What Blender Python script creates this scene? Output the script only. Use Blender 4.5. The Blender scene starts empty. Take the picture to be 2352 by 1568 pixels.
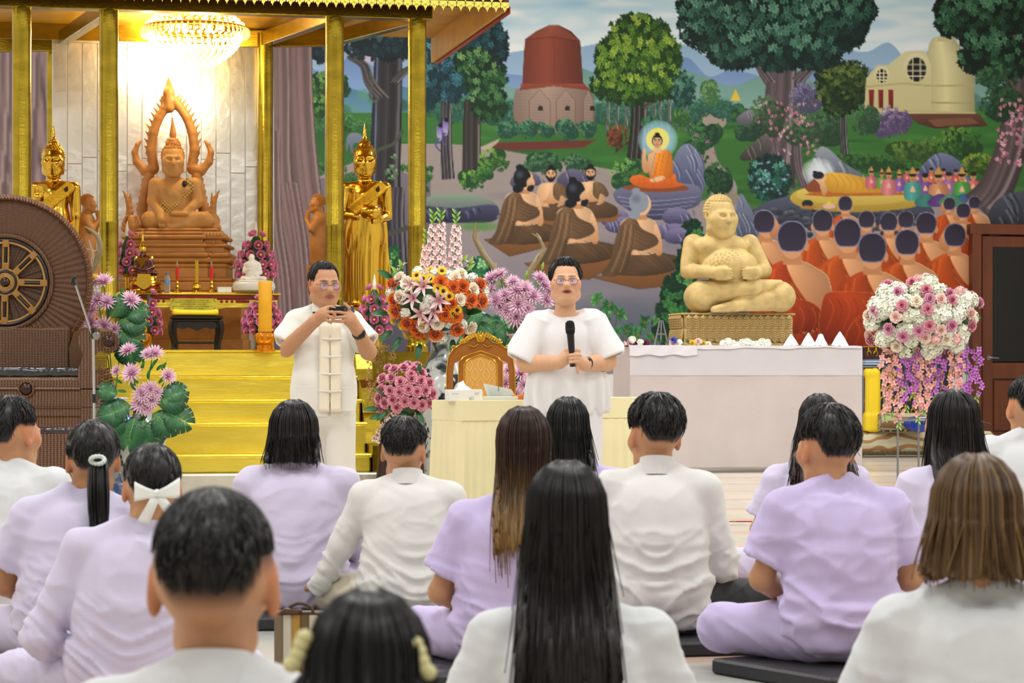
import bpy, bmesh, math, random
import numpy as np
from mathutils import Vector, Matrix, Euler
random.seed(7); RNG = np.random.default_rng(7)
PI = math.pi
scene = bpy.context.scene
COL = scene.collection

# ---------------------------------------------------------------- camera
F_PX = 5553.0; HORIZON = 855.0; EYE = 0.96          # focal length in pixels of the 2352 px frame, eye level
cam_d = bpy.data.cameras.new('camera')
cam_d.sensor_width = 36.0; cam_d.lens = F_PX * 36.0 / 2352.0
cam_d.shift_y = (HORIZON - 784.0) / 2352.0
cam_d.clip_end = 200
cam_d.dof.use_dof = True; cam_d.dof.focus_distance = 14.5; cam_d.dof.aperture_fstop = 9.0
cam = bpy.data.objects.new('camera', cam_d); COL.objects.link(cam)
cam.location = (0, 0, EYE); cam.rotation_euler = (PI / 2, 0, 0)
scene.camera = cam

# ---------------------------------------------------------------- world, lights, exposure
world = bpy.data.worlds.new('hall_air'); scene.world = world; world.use_nodes = True
bg = world.node_tree.nodes['Background']; bg.inputs[0].default_value = (.93, .96, 1.0, 1); bg.inputs[1].default_value = 0.30
def area(name, loc, sx, sy, power, col=(.97, .985, 1), rot=(0, 0, 0)):
    l = bpy.data.lights.new(name, 'AREA'); l.shape = 'RECTANGLE'; l.size = sx; l.size_y = sy; l.energy = power; l.color = col
    o = bpy.data.objects.new(name, l); COL.objects.link(o); o.location = loc; o.rotation_euler = rot
    return o
# rows of fluorescent fittings under the hall ceiling
for ly, pw in ((1.5, 120), (7, 125), (12.5, 150), (18, 160), (23.5, 210)):
    for lx in (-5.5, 0.0, 5.5):
        area('ceiling_tube_light', (lx, ly, 6.2), 2.4, .6, pw)
scene.view_settings.view_transform = 'Standard'; scene.view_settings.look = 'None'
scene.view_settings.gamma = 1.0; scene.view_settings.use_curve_mapping = False
scene.view_settings.exposure = 0.04

# ---------------------------------------------------------------- helpers
def at(px, py, Y):
    k = Y / F_PX
    return np.array([(px - 1176.0) * k, Y, EYE + (HORIZON - py) * k])
def S(px, py, s):
    """point seen at a photo pixel where one metre spans s pixels"""
    return at(px, py, F_PX / (s * DEPTH))
DEPTH = .925                                        # the shrine end of the hall, relative to the scales noted for it
def fl(s): return HORIZON + EYE * s * DEPTH         # photo row of the floor at scale s
def online(px, p0, d):
    """point of the plan line p0 + t d that is seen in photo column px"""
    k = (px - 1176.0) / F_PX; t = (k * p0[1] - p0[0]) / (d[0] - k * d[1]); return np.array([p0[0] + t * d[0], p0[1] + t * d[1], 0.0])
def hexc(h):
    if not isinstance(h, str): return tuple(h)
    h = h.lstrip('#'); o = []
    for i in (0, 2, 4):
        v = int(h[i:i + 2], 16) / 255.0
        o.append(v / 12.92 if v <= .04045 else ((v + .055) / 1.055) ** 2.4)
    return tuple(o)
MATS = {}
def M(name, col=None, rough=.5, metal=0.0, nz=None, bump=None, attr=False, spec=.5, sheen=0, coat=0, trans=0, alpha=1, emit=None, aniso=0, sss=0, wave=None, ior=1.45, stretch=None):
    """principled material; nz=(scale, amount) mottles the colour, bump=(scale, strength), attr = colour from the mesh attribute Col"""
    if name in MATS: return MATS[name]
    m = bpy.data.materials.new(name); m.use_nodes = True; MATS[name] = m
    nt = m.node_tree; N = nt.nodes; L = nt.links; b = N['Principled BSDF']
    I = b.inputs
    I['Roughness'].default_value = rough; I['Metallic'].default_value = metal; I['Specular IOR Level'].default_value = spec
    I['IOR'].default_value = ior
    if sheen: I['Sheen Weight'].default_value = sheen
    if coat: I['Coat Weight'].default_value = coat; I['Coat Roughness'].default_value = .15
    if trans: I['Transmission Weight'].default_value = trans
    if alpha < 1: I['Alpha'].default_value = alpha
    if aniso: I['Anisotropic'].default_value = aniso
    if sss: I['Subsurface Weight'].default_value = sss; I['Subsurface Radius'].default_value = (.010, .004, .002)
    if emit: I['Emission Color'].default_value = (*emit[0], 1); I['Emission Strength'].default_value = emit[1]
    tc = N.new('ShaderNodeTexCoord'); src = tc.outputs['Object']
    if stretch:
        mp = N.new('ShaderNodeMapping'); mp.inputs['Scale'].default_value = stretch; L.new(src, mp.inputs[0]); src = mp.outputs[0]
    if attr:
        a = N.new('ShaderNodeAttribute'); a.attribute_name = 'Col'; base = a.outputs['Color']
    else:
        rgb = N.new('ShaderNodeRGB'); rgb.outputs[0].default_value = (*hexc(col), 1); base = rgb.outputs[0]
    if nz:
        n = N.new('ShaderNodeTexNoise'); n.inputs['Scale'].default_value = nz[0]; n.inputs['Detail'].default_value = 4; L.new(src, n.inputs['Vector'])
        mr = N.new('ShaderNodeMapRange'); mr.inputs[1].default_value = .25; mr.inputs[2].default_value = .75
        mr.inputs[3].default_value = 1 - nz[1]; mr.inputs[4].default_value = 1 + nz[1] * .6; L.new(n.outputs[0], mr.inputs[0])
        mx = N.new('ShaderNodeVectorMath'); mx.operation = 'SCALE'; L.new(base, mx.inputs[0]); L.new(mr.outputs[0], mx.inputs['Scale']); base = mx.outputs[0]
    L.new(base, I['Base Color'])
    if bump or wave:
        if wave:
            t = N.new('ShaderNodeTexWave'); t.inputs['Scale'].default_value = wave[0]; t.inputs['Distortion'].default_value = wave[2]; t.bands_direction = wave[3]
            st = wave[1]
        else:
            t = N.new('ShaderNodeTexNoise'); t.inputs['Scale'].default_value = bump[0]; t.inputs['Detail'].default_value = 5; st = bump[1]
        L.new(src, t.inputs['Vector'])
        bp = N.new('ShaderNodeBump'); bp.inputs['Strength'].default_value = st; bp.inputs['Distance'].default_value = .01
        L.new(t.outputs[0], bp.inputs['Height']); L.new(bp.outputs[0], I['Normal'])
    return m

def mk(name, V, F, mat, parent=None, col=None, smooth=True, mi=None, auto=None):
    """one mesh object; V (n,3), F list of index tuples or (m,4)/(m,3) array, col per-vertex colours, mi material index per face"""
    me = bpy.data.meshes.new(name)
    V = np.asarray(V, dtype=np.float32).reshape(-1, 3)
    if isinstance(F, np.ndarray):
        k = F.shape[1]; nf = len(F)
        me.vertices.add(len(V)); me.vertices.foreach_set('co', V.ravel())
        me.loops.add(nf * k); me.loops.foreach_set('vertex_index', F.astype(np.int32).ravel())
        me.polygons.add(nf); me.polygons.foreach_set('loop_start', np.arange(nf, dtype=np.int32) * k)
        me.update(calc_edges=True)
    else:
        me.from_pydata(V.tolist(), [], F); me.update()
    if col is not None: setcol(me, col)
    for mm in (mat if isinstance(mat, (list, tuple)) else [mat]): me.materials.append(mm)
    if mi is not None: me.polygons.foreach_set('material_index', np.asarray(mi, dtype=np.int32))
    if smooth: me.polygons.foreach_set('use_smooth', np.ones(len(me.polygons), dtype=bool))
    if smooth and auto:
        try: me.set_sharp_from_angle(angle=auto)
        except Exception: pass
    return link(name, me, parent)
def setcol(me, col):
    a = me.color_attributes.new('Col', 'FLOAT_COLOR', 'POINT')
    c = np.ones((len(me.vertices), 4), dtype=np.float32); c[:, :3] = np.asarray(col, dtype=np.float32)
    a.data.foreach_set('color', c.ravel())
def link(name, me, parent=None):
    o = bpy.data.objects.new(name, me); COL.objects.link(o)
    if parent is not None: o.parent = parent
    return o
def tag(o, label, cat, group=None, kind=None):
    if label: o['label'] = label
    if cat: o['category'] = cat
    if group: o['group'] = group
    if kind: o['kind'] = kind
    return o
def thing(name, label, cat, loc=(0, 0, 0), rz=0, group=None, kind=None):
    o = bpy.data.objects.new(name, None); COL.objects.link(o); o.empty_display_size = .05
    o.location = [float(x) for x in loc]; o.rotation_euler = (0, 0, rz)
    return tag(o, label, cat, group, kind)
def inst(name, me, parent, M4):
    o = link(name, me, parent); o.matrix_local = M4
    return o
def rot_to(d, roll=0.0, up=None):
    """rotation whose z axis points along d"""
    d = Vector(d).normalized(); q = d.to_track_quat('Z', 'Y')
    return q.to_matrix().to_4x4() @ Matrix.Rotation(roll, 4, 'Z')
def trs(loc, R=None, s=1.0):
    S = Matrix.Diagonal((s, s, s, 1)) if not hasattr(s, '__len__') else Matrix.Diagonal((*s, 1))
    return Matrix.Translation([float(x) for x in loc]) @ (R if R is not None else Matrix.Identity(4)) @ S

class MB:
    """collects shapes into one mesh"""
    def __init__(s): s.v = []; s.f = []; s.c = []; s.m = []; s.T = None; s.col = (1, 1, 1); s.mi = 0
    def add(s, V, F, col=None, mi=None):
        b = len(s.v); V = np.asarray(V, float).reshape(-1, 3)
        if s.T is not None: V = V @ np.array(s.T.to_3x3()).T + np.array(s.T.translation)
        s.v.extend(V.tolist())
        c = s.col if col is None else col
        if isinstance(c, np.ndarray) and c.ndim == 2: s.c.extend(c.tolist())
        else: s.c.extend([hexc(c)] * len(V))
        s.f.extend([tuple(int(i) + b for i in f) for f in F]); s.m.extend([s.mi if mi is None else mi] * len(F))
        return s
    def box(s, c, d, ch=0.004, col=None, mi=None):
        """box of centre c, size d with chamfered edges"""
        h = [x / 2 for x in d]; ch = min(ch, min(h) * .8); V = []; idx = {}
        for sx in (-1, 1):
            for sy in (-1, 1):
                for sz in (-1, 1):
                    for ax in range(3):
                        p = [sx * h[0], sy * h[1], sz * h[2]]
                        for k in range(3):
                            if k != ax: p[k] -= (sx, sy, sz)[k] * ch
                        idx[(sx, sy, sz, ax)] = len(V); V.append([p[0] + c[0], p[1] + c[1], p[2] + c[2]])
        F = []
        for ax in range(3):
            o = [k for k in range(3) if k != ax]
            for sg in (-1, 1):
                q = []
                for a, b in ((-1, -1), (1, -1), (1, 1), (-1, 1)):
                    k = [0, 0, 0]; k[ax] = sg; k[o[0]] = a; k[o[1]] = b; q.append(idx[(*k, ax)])
                flip = (sg > 0) != (ax != 1)
                F.append(q[::-1] if flip else q)
        for ax in range(3):
            o = [k for k in range(3) if k != ax]
            for a in (-1, 1):
                for b in (-1, 1):
                    k0 = [0, 0, 0]; k0[ax] = -1; k0[o[0]] = a; k0[o[1]] = b; k1 = list(k0); k1[ax] = 1
                    F.append([idx[(*k0, o[0])], idx[(*k1, o[0])], idx[(*k1, o[1])], idx[(*k0, o[1])]])
        for sx in (-1, 1):
            for sy in (-1, 1):
                for sz in (-1, 1): F.append([idx[(sx, sy, sz, 0)], idx[(sx, sy, sz, 1)], idx[(sx, sy, sz, 2)]])
        return s.add(V, F, col, mi)
    def lathe(s, prof, n=24, c=(0, 0, 0), col=None, mi=None, sq=None, cap=True):
        """profile [(r, z)] turned about z; sq=(sx, sy) squashes the circle; col may be per profile point"""
        V = []; F = []; m = len(prof); sx, sy = sq or (1, 1); C = []
        for i, (r, z) in enumerate(prof):
            for k in range(n):
                a = 2 * PI * k / n; V.append((c[0] + r * sx * math.cos(a), c[1] + r * sy * math.sin(a), c[2] + z))
            if isinstance(col, list): C += [hexc(col[i])] * n
        for i in range(m - 1):
            for k in range(n):
                k2 = (k + 1) % n; F.append((i * n + k, i * n + k2, (i + 1) * n + k2, (i + 1) * n + k))
        if cap:
            F.append(tuple(range(n))[::-1]); F.append(tuple(range((m - 1) * n, m * n)))
        return s.add(V, F, np.array(C) if C else col, mi)
    def tube(s, path, r, n=6, col=None, mi=None, closed=False, flat=None):
        """tube along a path; r one radius or one per point; flat squashes the section across its second axis"""
        P = [Vector([float(x) for x in p]) for p in path]; m = len(P); V = []; F = []; C = []
        up = None
        for i, p in enumerate(P):
            a = P[(i - 1) % m] if (closed or i) else P[0]; b = P[(i + 1) % m] if (closed or i < m - 1) else P[-1]
            t = (b - a); t = t.normalized() if t.length > 1e-9 else Vector((0, 0, 1))
            if up is None: up = Vector((0, 0, 1)) if abs(t.z) < .9 else Vector((1, 0, 0))
            x = up - t * up.dot(t)
            if x.length < 1e-6: x = t.orthogonal()
            x.normalize(); y = t.cross(x); up = x
            rr = r[i] if hasattr(r, '__len__') else r
            for k in range(n):
                a_ = 2 * PI * k / n; V.append(p + x * (rr * math.cos(a_)) + y * (rr * math.sin(a_) * (flat or 1)))
            if isinstance(col, list): C += [hexc(col[i])] * n
        for i in range(m if closed else m - 1):
            j = (i + 1) % m
            for k in range(n):
                k2 = (k + 1) % n; F.append((i * n + k, i * n + k2, j * n + k2, j * n + k))
        if not closed: F.append(tuple(range(n))[::-1]); F.append(tuple(range((m - 1) * n, m * n)))
        return s.add([tuple(v) for v in V], F, np.array(C) if C else col, mi)
    def ball(s, c, r, n=10, m=6, col=None, mi=None, R=None):
        r = r if hasattr(r, '__len__') else (r, r, r); V = [(0, 0, -1)]; F = []
        for i in range(1, m):
            ph = PI * i / m
            for k in range(n):
                a = 2 * PI * k / n; V.append((math.sin(ph) * math.cos(a), math.sin(ph) * math.sin(a), -math.cos(ph)))
        V.append((0, 0, 1)); V = np.array(V) * np.array(r)
        if R is not None: V = V @ np.array(R).T[:3, :3] if False else V @ np.array(R)[:3, :3].T
        V = V + np.array(c)
        for k in range(n):
            k2 = (k + 1) % n; F.append((0, 1 + k2, 1 + k)); last = len(V) - 1; o = 1 + (m - 2) * n; F.append((last, o + k, o + k2))
            for i in range(m - 2): F.append((1 + i * n + k, 1 + i * n + k2, 1 + (i + 1) * n + k2, 1 + (i + 1) * n + k))
        return s.add(V, F, col, mi)
    def prism(s, pts, y0, y1, col=None, mi=None, plane='xz'):
        """outline [(a, b)] extruded along the third axis from y0 to y1"""
        n = len(pts)
        def q(a, b, t): return (a, t, b) if plane == 'xz' else ((a, b, t) if plane == 'xy' else (t, a, b))
        V = [q(a, b, y0) for a, b in pts] + [q(a, b, y1) for a, b in pts]
        F = [tuple(range(n)), tuple(range(2 * n - 1, n - 1, -1))] + [(i, i + n, (i + 1) % n + n, (i + 1) % n) for i in range(n)]
        return s.add(V, F, col, mi)
    def sheet(s, grid, col=None, mi=None, wrap=False):
        """grid: rows x cols x 3 points joined by quads"""
        G = np.asarray(grid, float); a, b = G.shape[:2]; F = []
        for i in range(a - 1):
            for j in range(b if wrap else b - 1): F.append((i * b + j, i * b + (j + 1) % b, (i + 1) * b + (j + 1) % b, (i + 1) * b + j))
        return s.add(G.reshape(-1, 3), F, col, mi)
    def mesh(s, name, mat, smooth=True, auto=None):
        o = s.build(name, mat, None, smooth, auto); me = o.data; bpy.data.objects.remove(o); return me
    def build(s, name, mat, parent=None, smooth=True, auto=.6):
        return mk(name, s.v, s.f, mat, parent, s.c, smooth, s.m, auto)

# ---------------------------------------------------------------- implicit shapes: smooth unions meshed by surface nets
class SDF:
    def __init__(s, lo, hi, h):
        s.lo = np.array(lo, float); s.h = h; s.n = np.maximum(4, np.ceil((np.array(hi) - s.lo) / h).astype(int) + 1)
        s.f = np.full(s.n, 1.0, dtype=np.float32)
    def blk(s, lo, hi):
        a = np.clip(np.floor((np.array(lo) - s.lo) / s.h).astype(int), 0, s.n - 1); b = np.clip(np.ceil((np.array(hi) - s.lo) / s.h).astype(int) + 1, 1, s.n)
        if np.any(b <= a): return None
        ax = [(s.lo[i] + s.h * np.arange(a[i], b[i])).astype(np.float32) for i in range(3)]
        return tuple(slice(a[i], b[i]) for i in range(3)), ax[0][:, None, None], ax[1][None, :, None], ax[2][None, None, :]
    def comb(s, sl, d, k, sub=False):
        f = s.f[sl]
        if sub:
            if k <= 0: s.f[sl] = np.maximum(f, -d); return
            h = np.clip(.5 - .5 * (f + d) / k, 0, 1); s.f[sl] = f * (1 - h) - d * h + k * h * (1 - h); return
        if k <= 0: s.f[sl] = np.minimum(f, d); return
        h = np.clip(.5 + .5 * (f - d) / k, 0, 1); s.f[sl] = f * (1 - h) + d * h - k * h * (1 - h)
    def cap(s, a, b, ra, rb=None, k=.02, sub=False, flat=False, sq=None):
        """tapered capsule; flat = flat-ended cone"""
        rb = ra if rb is None else rb; a = np.array(a, float); b = np.array(b, float); R = max(ra, rb) + 2 * k + 3 * s.h
        g = s.blk(np.minimum(a, b) - R, np.maximum(a, b) + R)
        if g is None: return s
        sl, X, Y, Z = g; d = b - a; bb = max(float(d @ d), 1e-12)
        t0 = ((X - a[0]) * d[0] + (Y - a[1]) * d[1] + (Z - a[2]) * d[2]) / bb; t = np.clip(t0, 0, 1)
        dd = np.sqrt((X - a[0] - t * d[0]) ** 2 + (Y - a[1] - t * d[1]) ** 2 + (Z - a[2] - t * d[2]) ** 2)
        if flat:
            L = math.sqrt(bb); dr = np.sqrt(np.maximum((X - a[0] - t0 * d[0]) ** 2 + (Y - a[1] - t0 * d[1]) ** 2 + (Z - a[2] - t0 * d[2]) ** 2, 0)) - (ra + (rb - ra) * t)
            dd = np.maximum(dr, np.maximum(-t0, t0 - 1) * L)
        else: dd = dd - (ra + (rb - ra) * t)
        s.comb(sl, dd, k, sub); return s
    def ell(s, c, r, k=.02, R=None, sub=False):
        c = np.array(c, float); r = np.array(r if hasattr(r, '__len__') else (r, r, r), float); m = r.max() + 2 * k + 3 * s.h
        g = s.blk(c - m, c + m)
        if g is None: return s
        sl, X, Y, Z = g; q = [X - c[0], Y - c[1], Z - c[2]]
        if R is not None:
            R = np.array(R)[:3, :3]; q = [q[0] * R[0, i] + q[1] * R[1, i] + q[2] * R[2, i] for i in range(3)]
        k0 = np.sqrt((q[0] / r[0]) ** 2 + (q[1] / r[1]) ** 2 + (q[2] / r[2]) ** 2); k1 = np.sqrt((q[0] / r[0] ** 2) ** 2 + (q[1] / r[1] ** 2) ** 2 + (q[2] / r[2] ** 2) ** 2)
        s.comb(sl, k0 * (k0 - 1) / np.maximum(k1, 1e-6), k, sub); return s
    def box(s, c, hsz, rnd=.01, k=.01, R=None, sub=False):
        c = np.array(c, float); hs = np.array(hsz, float); m = np.linalg.norm(hs) + 2 * k + 3 * s.h
        g = s.blk(c - m, c + m)
        if g is None: return s
        sl, X, Y, Z = g; q = [X - c[0], Y - c[1], Z - c[2]]
        if R is not None:
            R = np.array(R)[:3, :3]; q = [q[0] * R[0, i] + q[1] * R[1, i] + q[2] * R[2, i] for i in range(3)]
        q = [np.abs(q[i]) - (hs[i] - rnd) for i in range(3)]
        d = np.sqrt(sum(np.maximum(x, 0) ** 2 for x in q)) + np.minimum(np.maximum(np.maximum(q[0], q[1]), q[2]), 0) - rnd
        s.comb(sl, d, k, sub); return s
    def plane(s, p, n):
        """keep the side the normal points away from"""
        n = np.array(n, float); n /= np.linalg.norm(n); sl, X, Y, Z = s.blk(s.lo - 1, s.lo + s.n * s.h + 1)
        s.f = np.maximum(s.f, (X - p[0]) * n[0] + (Y - p[1]) * n[1] + (Z - p[2]) * n[2]).astype(np.float32); return s
    def net(s, smooth=1):
        f = s.f; f[0] = f[-1] = 1; f[:, 0] = f[:, -1] = 1; f[:, :, 0] = f[:, :, -1] = 1
        I = f < 0; nx, ny, nz = f.shape
        cnt = np.zeros((nx - 1, ny - 1, nz - 1), np.uint8)
        for dx in (0, 1):
            for dy in (0, 1):
                for dz in (0, 1): cnt += I[dx:nx - 1 + dx, dy:ny - 1 + dy, dz:nz - 1 + dz]
        act = (cnt > 0) & (cnt < 8); ci = np.argwhere(act); ids = np.full(act.shape, -1, np.int64); ids[act] = np.arange(len(ci))
        acc = np.zeros((len(ci), 3)); w = np.zeros(len(ci))
        for ax in range(3):
            o = [k for k in range(3) if k != ax]
            for a in (0, 1):
                for b in (0, 1):
                    p = ci.copy(); p[:, o[0]] += a; p[:, o[1]] += b; q = p.copy(); q[:, ax] += 1
                    f0 = f[p[:, 0], p[:, 1], p[:, 2]].astype(float); f1 = f[q[:, 0], q[:, 1], q[:, 2]].astype(float); x = (f0 < 0) != (f1 < 0)
                    t = np.where(x, f0 / np.where(f0 == f1, 1, f0 - f1), 0); pt = p.astype(float); pt[:, ax] += t
                    acc[x] += pt[x]; w[x] += 1
        V = acc / w[:, None]; Q = []
        for ax in range(3):
            o = [(ax + 1) % 3, (ax + 2) % 3]; sl0 = [slice(None)] * 3; sl1 = [slice(None)] * 3; sl0[ax] = slice(0, -1); sl1[ax] = slice(1, None)
            A = I[tuple(sl0)]; B = I[tuple(sl1)]; e = np.argwhere(A != B); e = e[(e[:, o[0]] > 0) & (e[:, o[1]] > 0)]
            if not len(e): continue
            e = e[(e[:, o[0]] < f.shape[o[0]] - 1) & (e[:, o[1]] < f.shape[o[1]] - 1)]
            def g(a, b):
                p = e.copy(); p[:, o[0]] -= a; p[:, o[1]] -= b; return ids[p[:, 0], p[:, 1], p[:, 2]]
            q = np.stack([g(1, 1), g(0, 1), g(0, 0), g(1, 0)], 1); fl = ~A[e[:, 0], e[:, 1], e[:, 2]]; q[fl] = q[fl][:, ::-1]; Q.append(q)
        Q = np.concatenate(Q); V = s.lo + V * s.h
        for _ in range(smooth): V = lap(V, Q, .5)
        return V, Q
def lap(V, Q, a):
    acc = np.zeros_like(V); w = np.zeros(len(V)); k = Q.shape[1]
    for i in range(k):
        j = (i + 1) % k
        for c in range(3):
            acc[:, c] += np.bincount(Q[:, i], V[Q[:, j], c], len(V)) + np.bincount(Q[:, j], V[Q[:, i], c], len(V))
        w += np.bincount(Q[:, i], minlength=len(V)) + np.bincount(Q[:, j], minlength=len(V))
    return V * (1 - a) + a * acc / np.maximum(w, 1)[:, None]
def vnormals(V, Q):
    n = np.cross(V[Q[:, 2]] - V[Q[:, 0]], V[Q[:, 3]] - V[Q[:, 1]]) if Q.shape[1] == 4 else np.cross(V[Q[:, 1]] - V[Q[:, 0]], V[Q[:, 2]] - V[Q[:, 0]])
    out = np.zeros_like(V)
    for i in range(Q.shape[1]):
        for c in range(3): out[:, c] += np.bincount(Q[:, i], n[:, c], len(V))
    return out / np.maximum(np.linalg.norm(out, axis=1), 1e-9)[:, None]
def wob(P, freq, seed, oct=3):
    """smooth pseudo-noise of points, about -1..1"""
    r = np.random.default_rng(seed); o = np.zeros(len(P)); a = 1.0
    for k in range(oct):
        for j in range(3):
            d = r.normal(size=3); d *= freq * (1.9 ** k) / np.linalg.norm(d); e = r.normal(size=3) * freq * (1.9 ** k) * .6
            o += a / 3 * np.sin(P @ d + 1.7 * np.sin(P @ e + r.uniform(0, 6)) + r.uniform(0, 6))
        a *= .5
    return o
# ---------------------------------------------------------------- the hall shell
WALL_A = math.radians(12.0); WALL_Y0 = 30.0 - math.tan(WALL_A) * 5.8
du = np.array([math.cos(WALL_A), math.sin(WALL_A), 0]); dv = np.array([-math.sin(WALL_A), math.cos(WALL_A), 0])
def floor_mat():
    m = bpy.data.materials.new('polished_marble'); m.use_nodes = True; nt = m.node_tree; N = nt.nodes; L = nt.links; b = N['Principled BSDF']; b.inputs['Roughness'].default_value = .3
    tc = N.new('ShaderNodeTexCoord'); mp = N.new('ShaderNodeMapping'); mp.inputs['Rotation'].default_value = (0, 0, -WALL_A); L.new(tc.outputs['Object'], mp.inputs[0])
    br = N.new('ShaderNodeTexBrick'); br.offset = 0; br.inputs['Scale'].default_value = 1; br.inputs['Brick Width'].default_value = .6; br.inputs['Row Height'].default_value = .6; br.inputs['Mortar Size'].default_value = .003
    br.inputs['Color1'].default_value = (*hexc('#cfc8b8'), 1); br.inputs['Color2'].default_value = (*hexc('#c6c0b2'), 1); br.inputs['Mortar'].default_value = (*hexc('#a8a08c'), 1); L.new(mp.outputs[0], br.inputs[0])
    # inlaid bands of pink and grey-blue marble
    wv = N.new('ShaderNodeTexWave'); wv.wave_type = 'BANDS'; wv.bands_direction = 'Y'; wv.inputs['Scale'].default_value = .26; wv.inputs['Distortion'].default_value = 0; L.new(mp.outputs[0], wv.inputs[0])
    r1 = N.new('ShaderNodeValToRGB'); r1.color_ramp.elements[0].position = .86; r1.color_ramp.elements[1].position = .865; L.new(wv.outputs[0], r1.inputs[0])
    mx = N.new('ShaderNodeMix'); mx.data_type = 'RGBA'; mx.inputs['B'].default_value = (*hexc('#cdb0a0'), 1); L.new(r1.outputs[0], mx.inputs['Factor']); L.new(br.outputs[0], mx.inputs['A'])
    mp2 = N.new('ShaderNodeMapping'); mp2.inputs['Location'].default_value = (-1.1, -9.6, 0); L.new(tc.outputs['Object'], mp2.inputs[0])
    ln = N.new('ShaderNodeVectorMath'); ln.operation = 'LENGTH'; L.new(mp2.outputs[0], ln.inputs[0]); r2 = N.new('ShaderNodeValToRGB'); e = r2.color_ramp.elements; e[0].position = 0; e[0].color = (0, 0, 0, 1); e[1].position = .7; e[1].color = (0, 0, 0, 1)
    for p, v in ((.44, 0), (.445, 1), (.55, 1), (.555, 0)): x = e.new(p); x.color = (v, v, v, 1)
    md = N.new('ShaderNodeMath'); md.operation = 'MULTIPLY'; md.inputs[1].default_value = .25; L.new(ln.outputs['Value'], md.inputs[0]); L.new(md.outputs[0], r2.inputs[0])
    mx2 = N.new('ShaderNodeMix'); mx2.data_type = 'RGBA'; mx2.inputs['B'].default_value = (*hexc('#b9bcb4'), 1); L.new(r2.outputs[0], mx2.inputs['Factor']); L.new(mx.outputs['Result'], mx2.inputs['A'])
    n = N.new('ShaderNodeTexNoise'); n.inputs['Scale'].default_value = 5; n.inputs['Detail'].default_value = 8; n.inputs['Distortion'].default_value = 1.2; L.new(tc.outputs['Object'], n.inputs['Vector'])
    mr = N.new('ShaderNodeMapRange'); mr.inputs[3].default_value = .82; mr.inputs[4].default_value = 1.08; L.new(n.outputs[0], mr.inputs[0])
    sc_ = N.new('ShaderNodeVectorMath'); sc_.operation = 'SCALE'; L.new(mx2.outputs['Result'], sc_.inputs[0]); L.new(mr.outputs[0], sc_.inputs['Scale']); L.new(sc_.outputs[0], b.inputs['Base Color'])
    return m
b = MB(); b.box((0, 14.6, -.05), (18.4, 36.4, .1), .002); tag(b.build('floor', floor_mat(), smooth=False), 'polished cream marble floor with pink and grey inlaid bands', None, kind='structure')
plaster = M('hall_plaster', '#e6e4de', .8, nz=(2, .05))
b = MB(); b.T = Matrix.Translation((0, WALL_Y0, 0)) @ Matrix.Rotation(WALL_A, 4, 'Z'); b.box((0, .16, 3.3), (19, .3, 6.6), .002); tag(b.build('wall_back', plaster, smooth=False), 'tall plastered wall that carries the mural', None, kind='structure')
b = MB(); b.box((0, 14.6, 6.7), (18.4, 36.4, .2), .002); tag(b.build('ceiling', M('ceiling_white', '#f0efea', .9), smooth=False), 'white hall ceiling', None, kind='structure')
for nm, x in (('wall_left', -9.1), ('wall_right', 9.1)):
    b = MB(); b.box((x, 14.6, 3.3), (.2, 36.4, 6.6), .002); tag(b.build(nm, plaster, smooth=False), 'plain side wall of the hall', None, kind='structure')
b = MB(); b.box((0, -3.6, 3.3), (18, .2, 6.6), .002); tag(b.build('wall_rear', plaster, smooth=False), 'plain rear wall of the hall', None, kind='structure')
# ---------------------------------------------------------------- the mural: painted in numpy, stored as a colour attribute on the flat panel
MX0, MX1, MY0, MY1 = -60, 2420, -60, 860
CW, CH = MX1 - MX0, MY1 - MY0
CV = np.zeros((CH, CW, 3), np.float32); prng = np.random.default_rng(11)
def rgb(h): return np.array([int(h.lstrip('#')[i:i + 2], 16) for i in (0, 2, 4)], np.float32)
def sm(P, n=6, closed=True):
    P = np.array(P, float); m = len(P); o = []
    for i in range(m if closed else m - 1):
        p0, p1, p2, p3 = (P[(i - 1) % m], P[i], P[(i + 1) % m], P[(i + 2) % m]) if closed else (P[max(i - 1, 0)], P[i], P[i + 1], P[min(i + 2, m - 1)])
        for t in np.arange(n) / n: o.append(.5 * ((2 * p1) + (p2 - p0) * t + (2 * p0 - 5 * p1 + 4 * p2 - p3) * t * t + (3 * p1 - p0 - 3 * p2 + p3) * t ** 3))
    if not closed: o.append(P[-1])
    return np.array(o)
def pmask(P):
    """anti-aliased coverage of a polygon: (mask, x0, y0) in canvas pixels"""
    P = np.asarray(P, float) - (MX0, MY0); x0 = int(max(0, np.floor(P[:, 0].min()))); x1 = int(min(CW, np.ceil(P[:, 0].max()) + 1)); y0 = int(max(0, np.floor(P[:, 1].min()))); y1 = int(min(CH, np.ceil(P[:, 1].max()) + 1))
    if x1 <= x0 or y1 <= y0: return None
    ys = np.arange(y0, y1, .5) + .25; acc = np.zeros((len(ys), x1 - x0 + 1), np.float32)
    for i in range(len(P)):
        a, b = P[i], P[(i + 1) % len(P)]
        if a[1] == b[1]: continue
        s = 1.0 if b[1] > a[1] else -1.0
        lo, hi = (a, b) if a[1] < b[1] else (b, a)
        r = np.nonzero((ys >= lo[1]) & (ys < hi[1]))[0]
        if not len(r): continue
        x = np.clip(lo[0] + (ys[r] - lo[1]) * (hi[0] - lo[0]) / (hi[1] - lo[1]) - x0, 0, x1 - x0 - 1e-3); k = x.astype(int); fr = x - k
        acc[r, k] += s * (1 - fr); acc[r, k + 1] += s * fr
    m = np.clip(np.abs(np.cumsum(acc, 1)), 0, 1)[:, :x1 - x0]
    return (m[0::2] + m[1::2]) / 2, x0, y0
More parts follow.
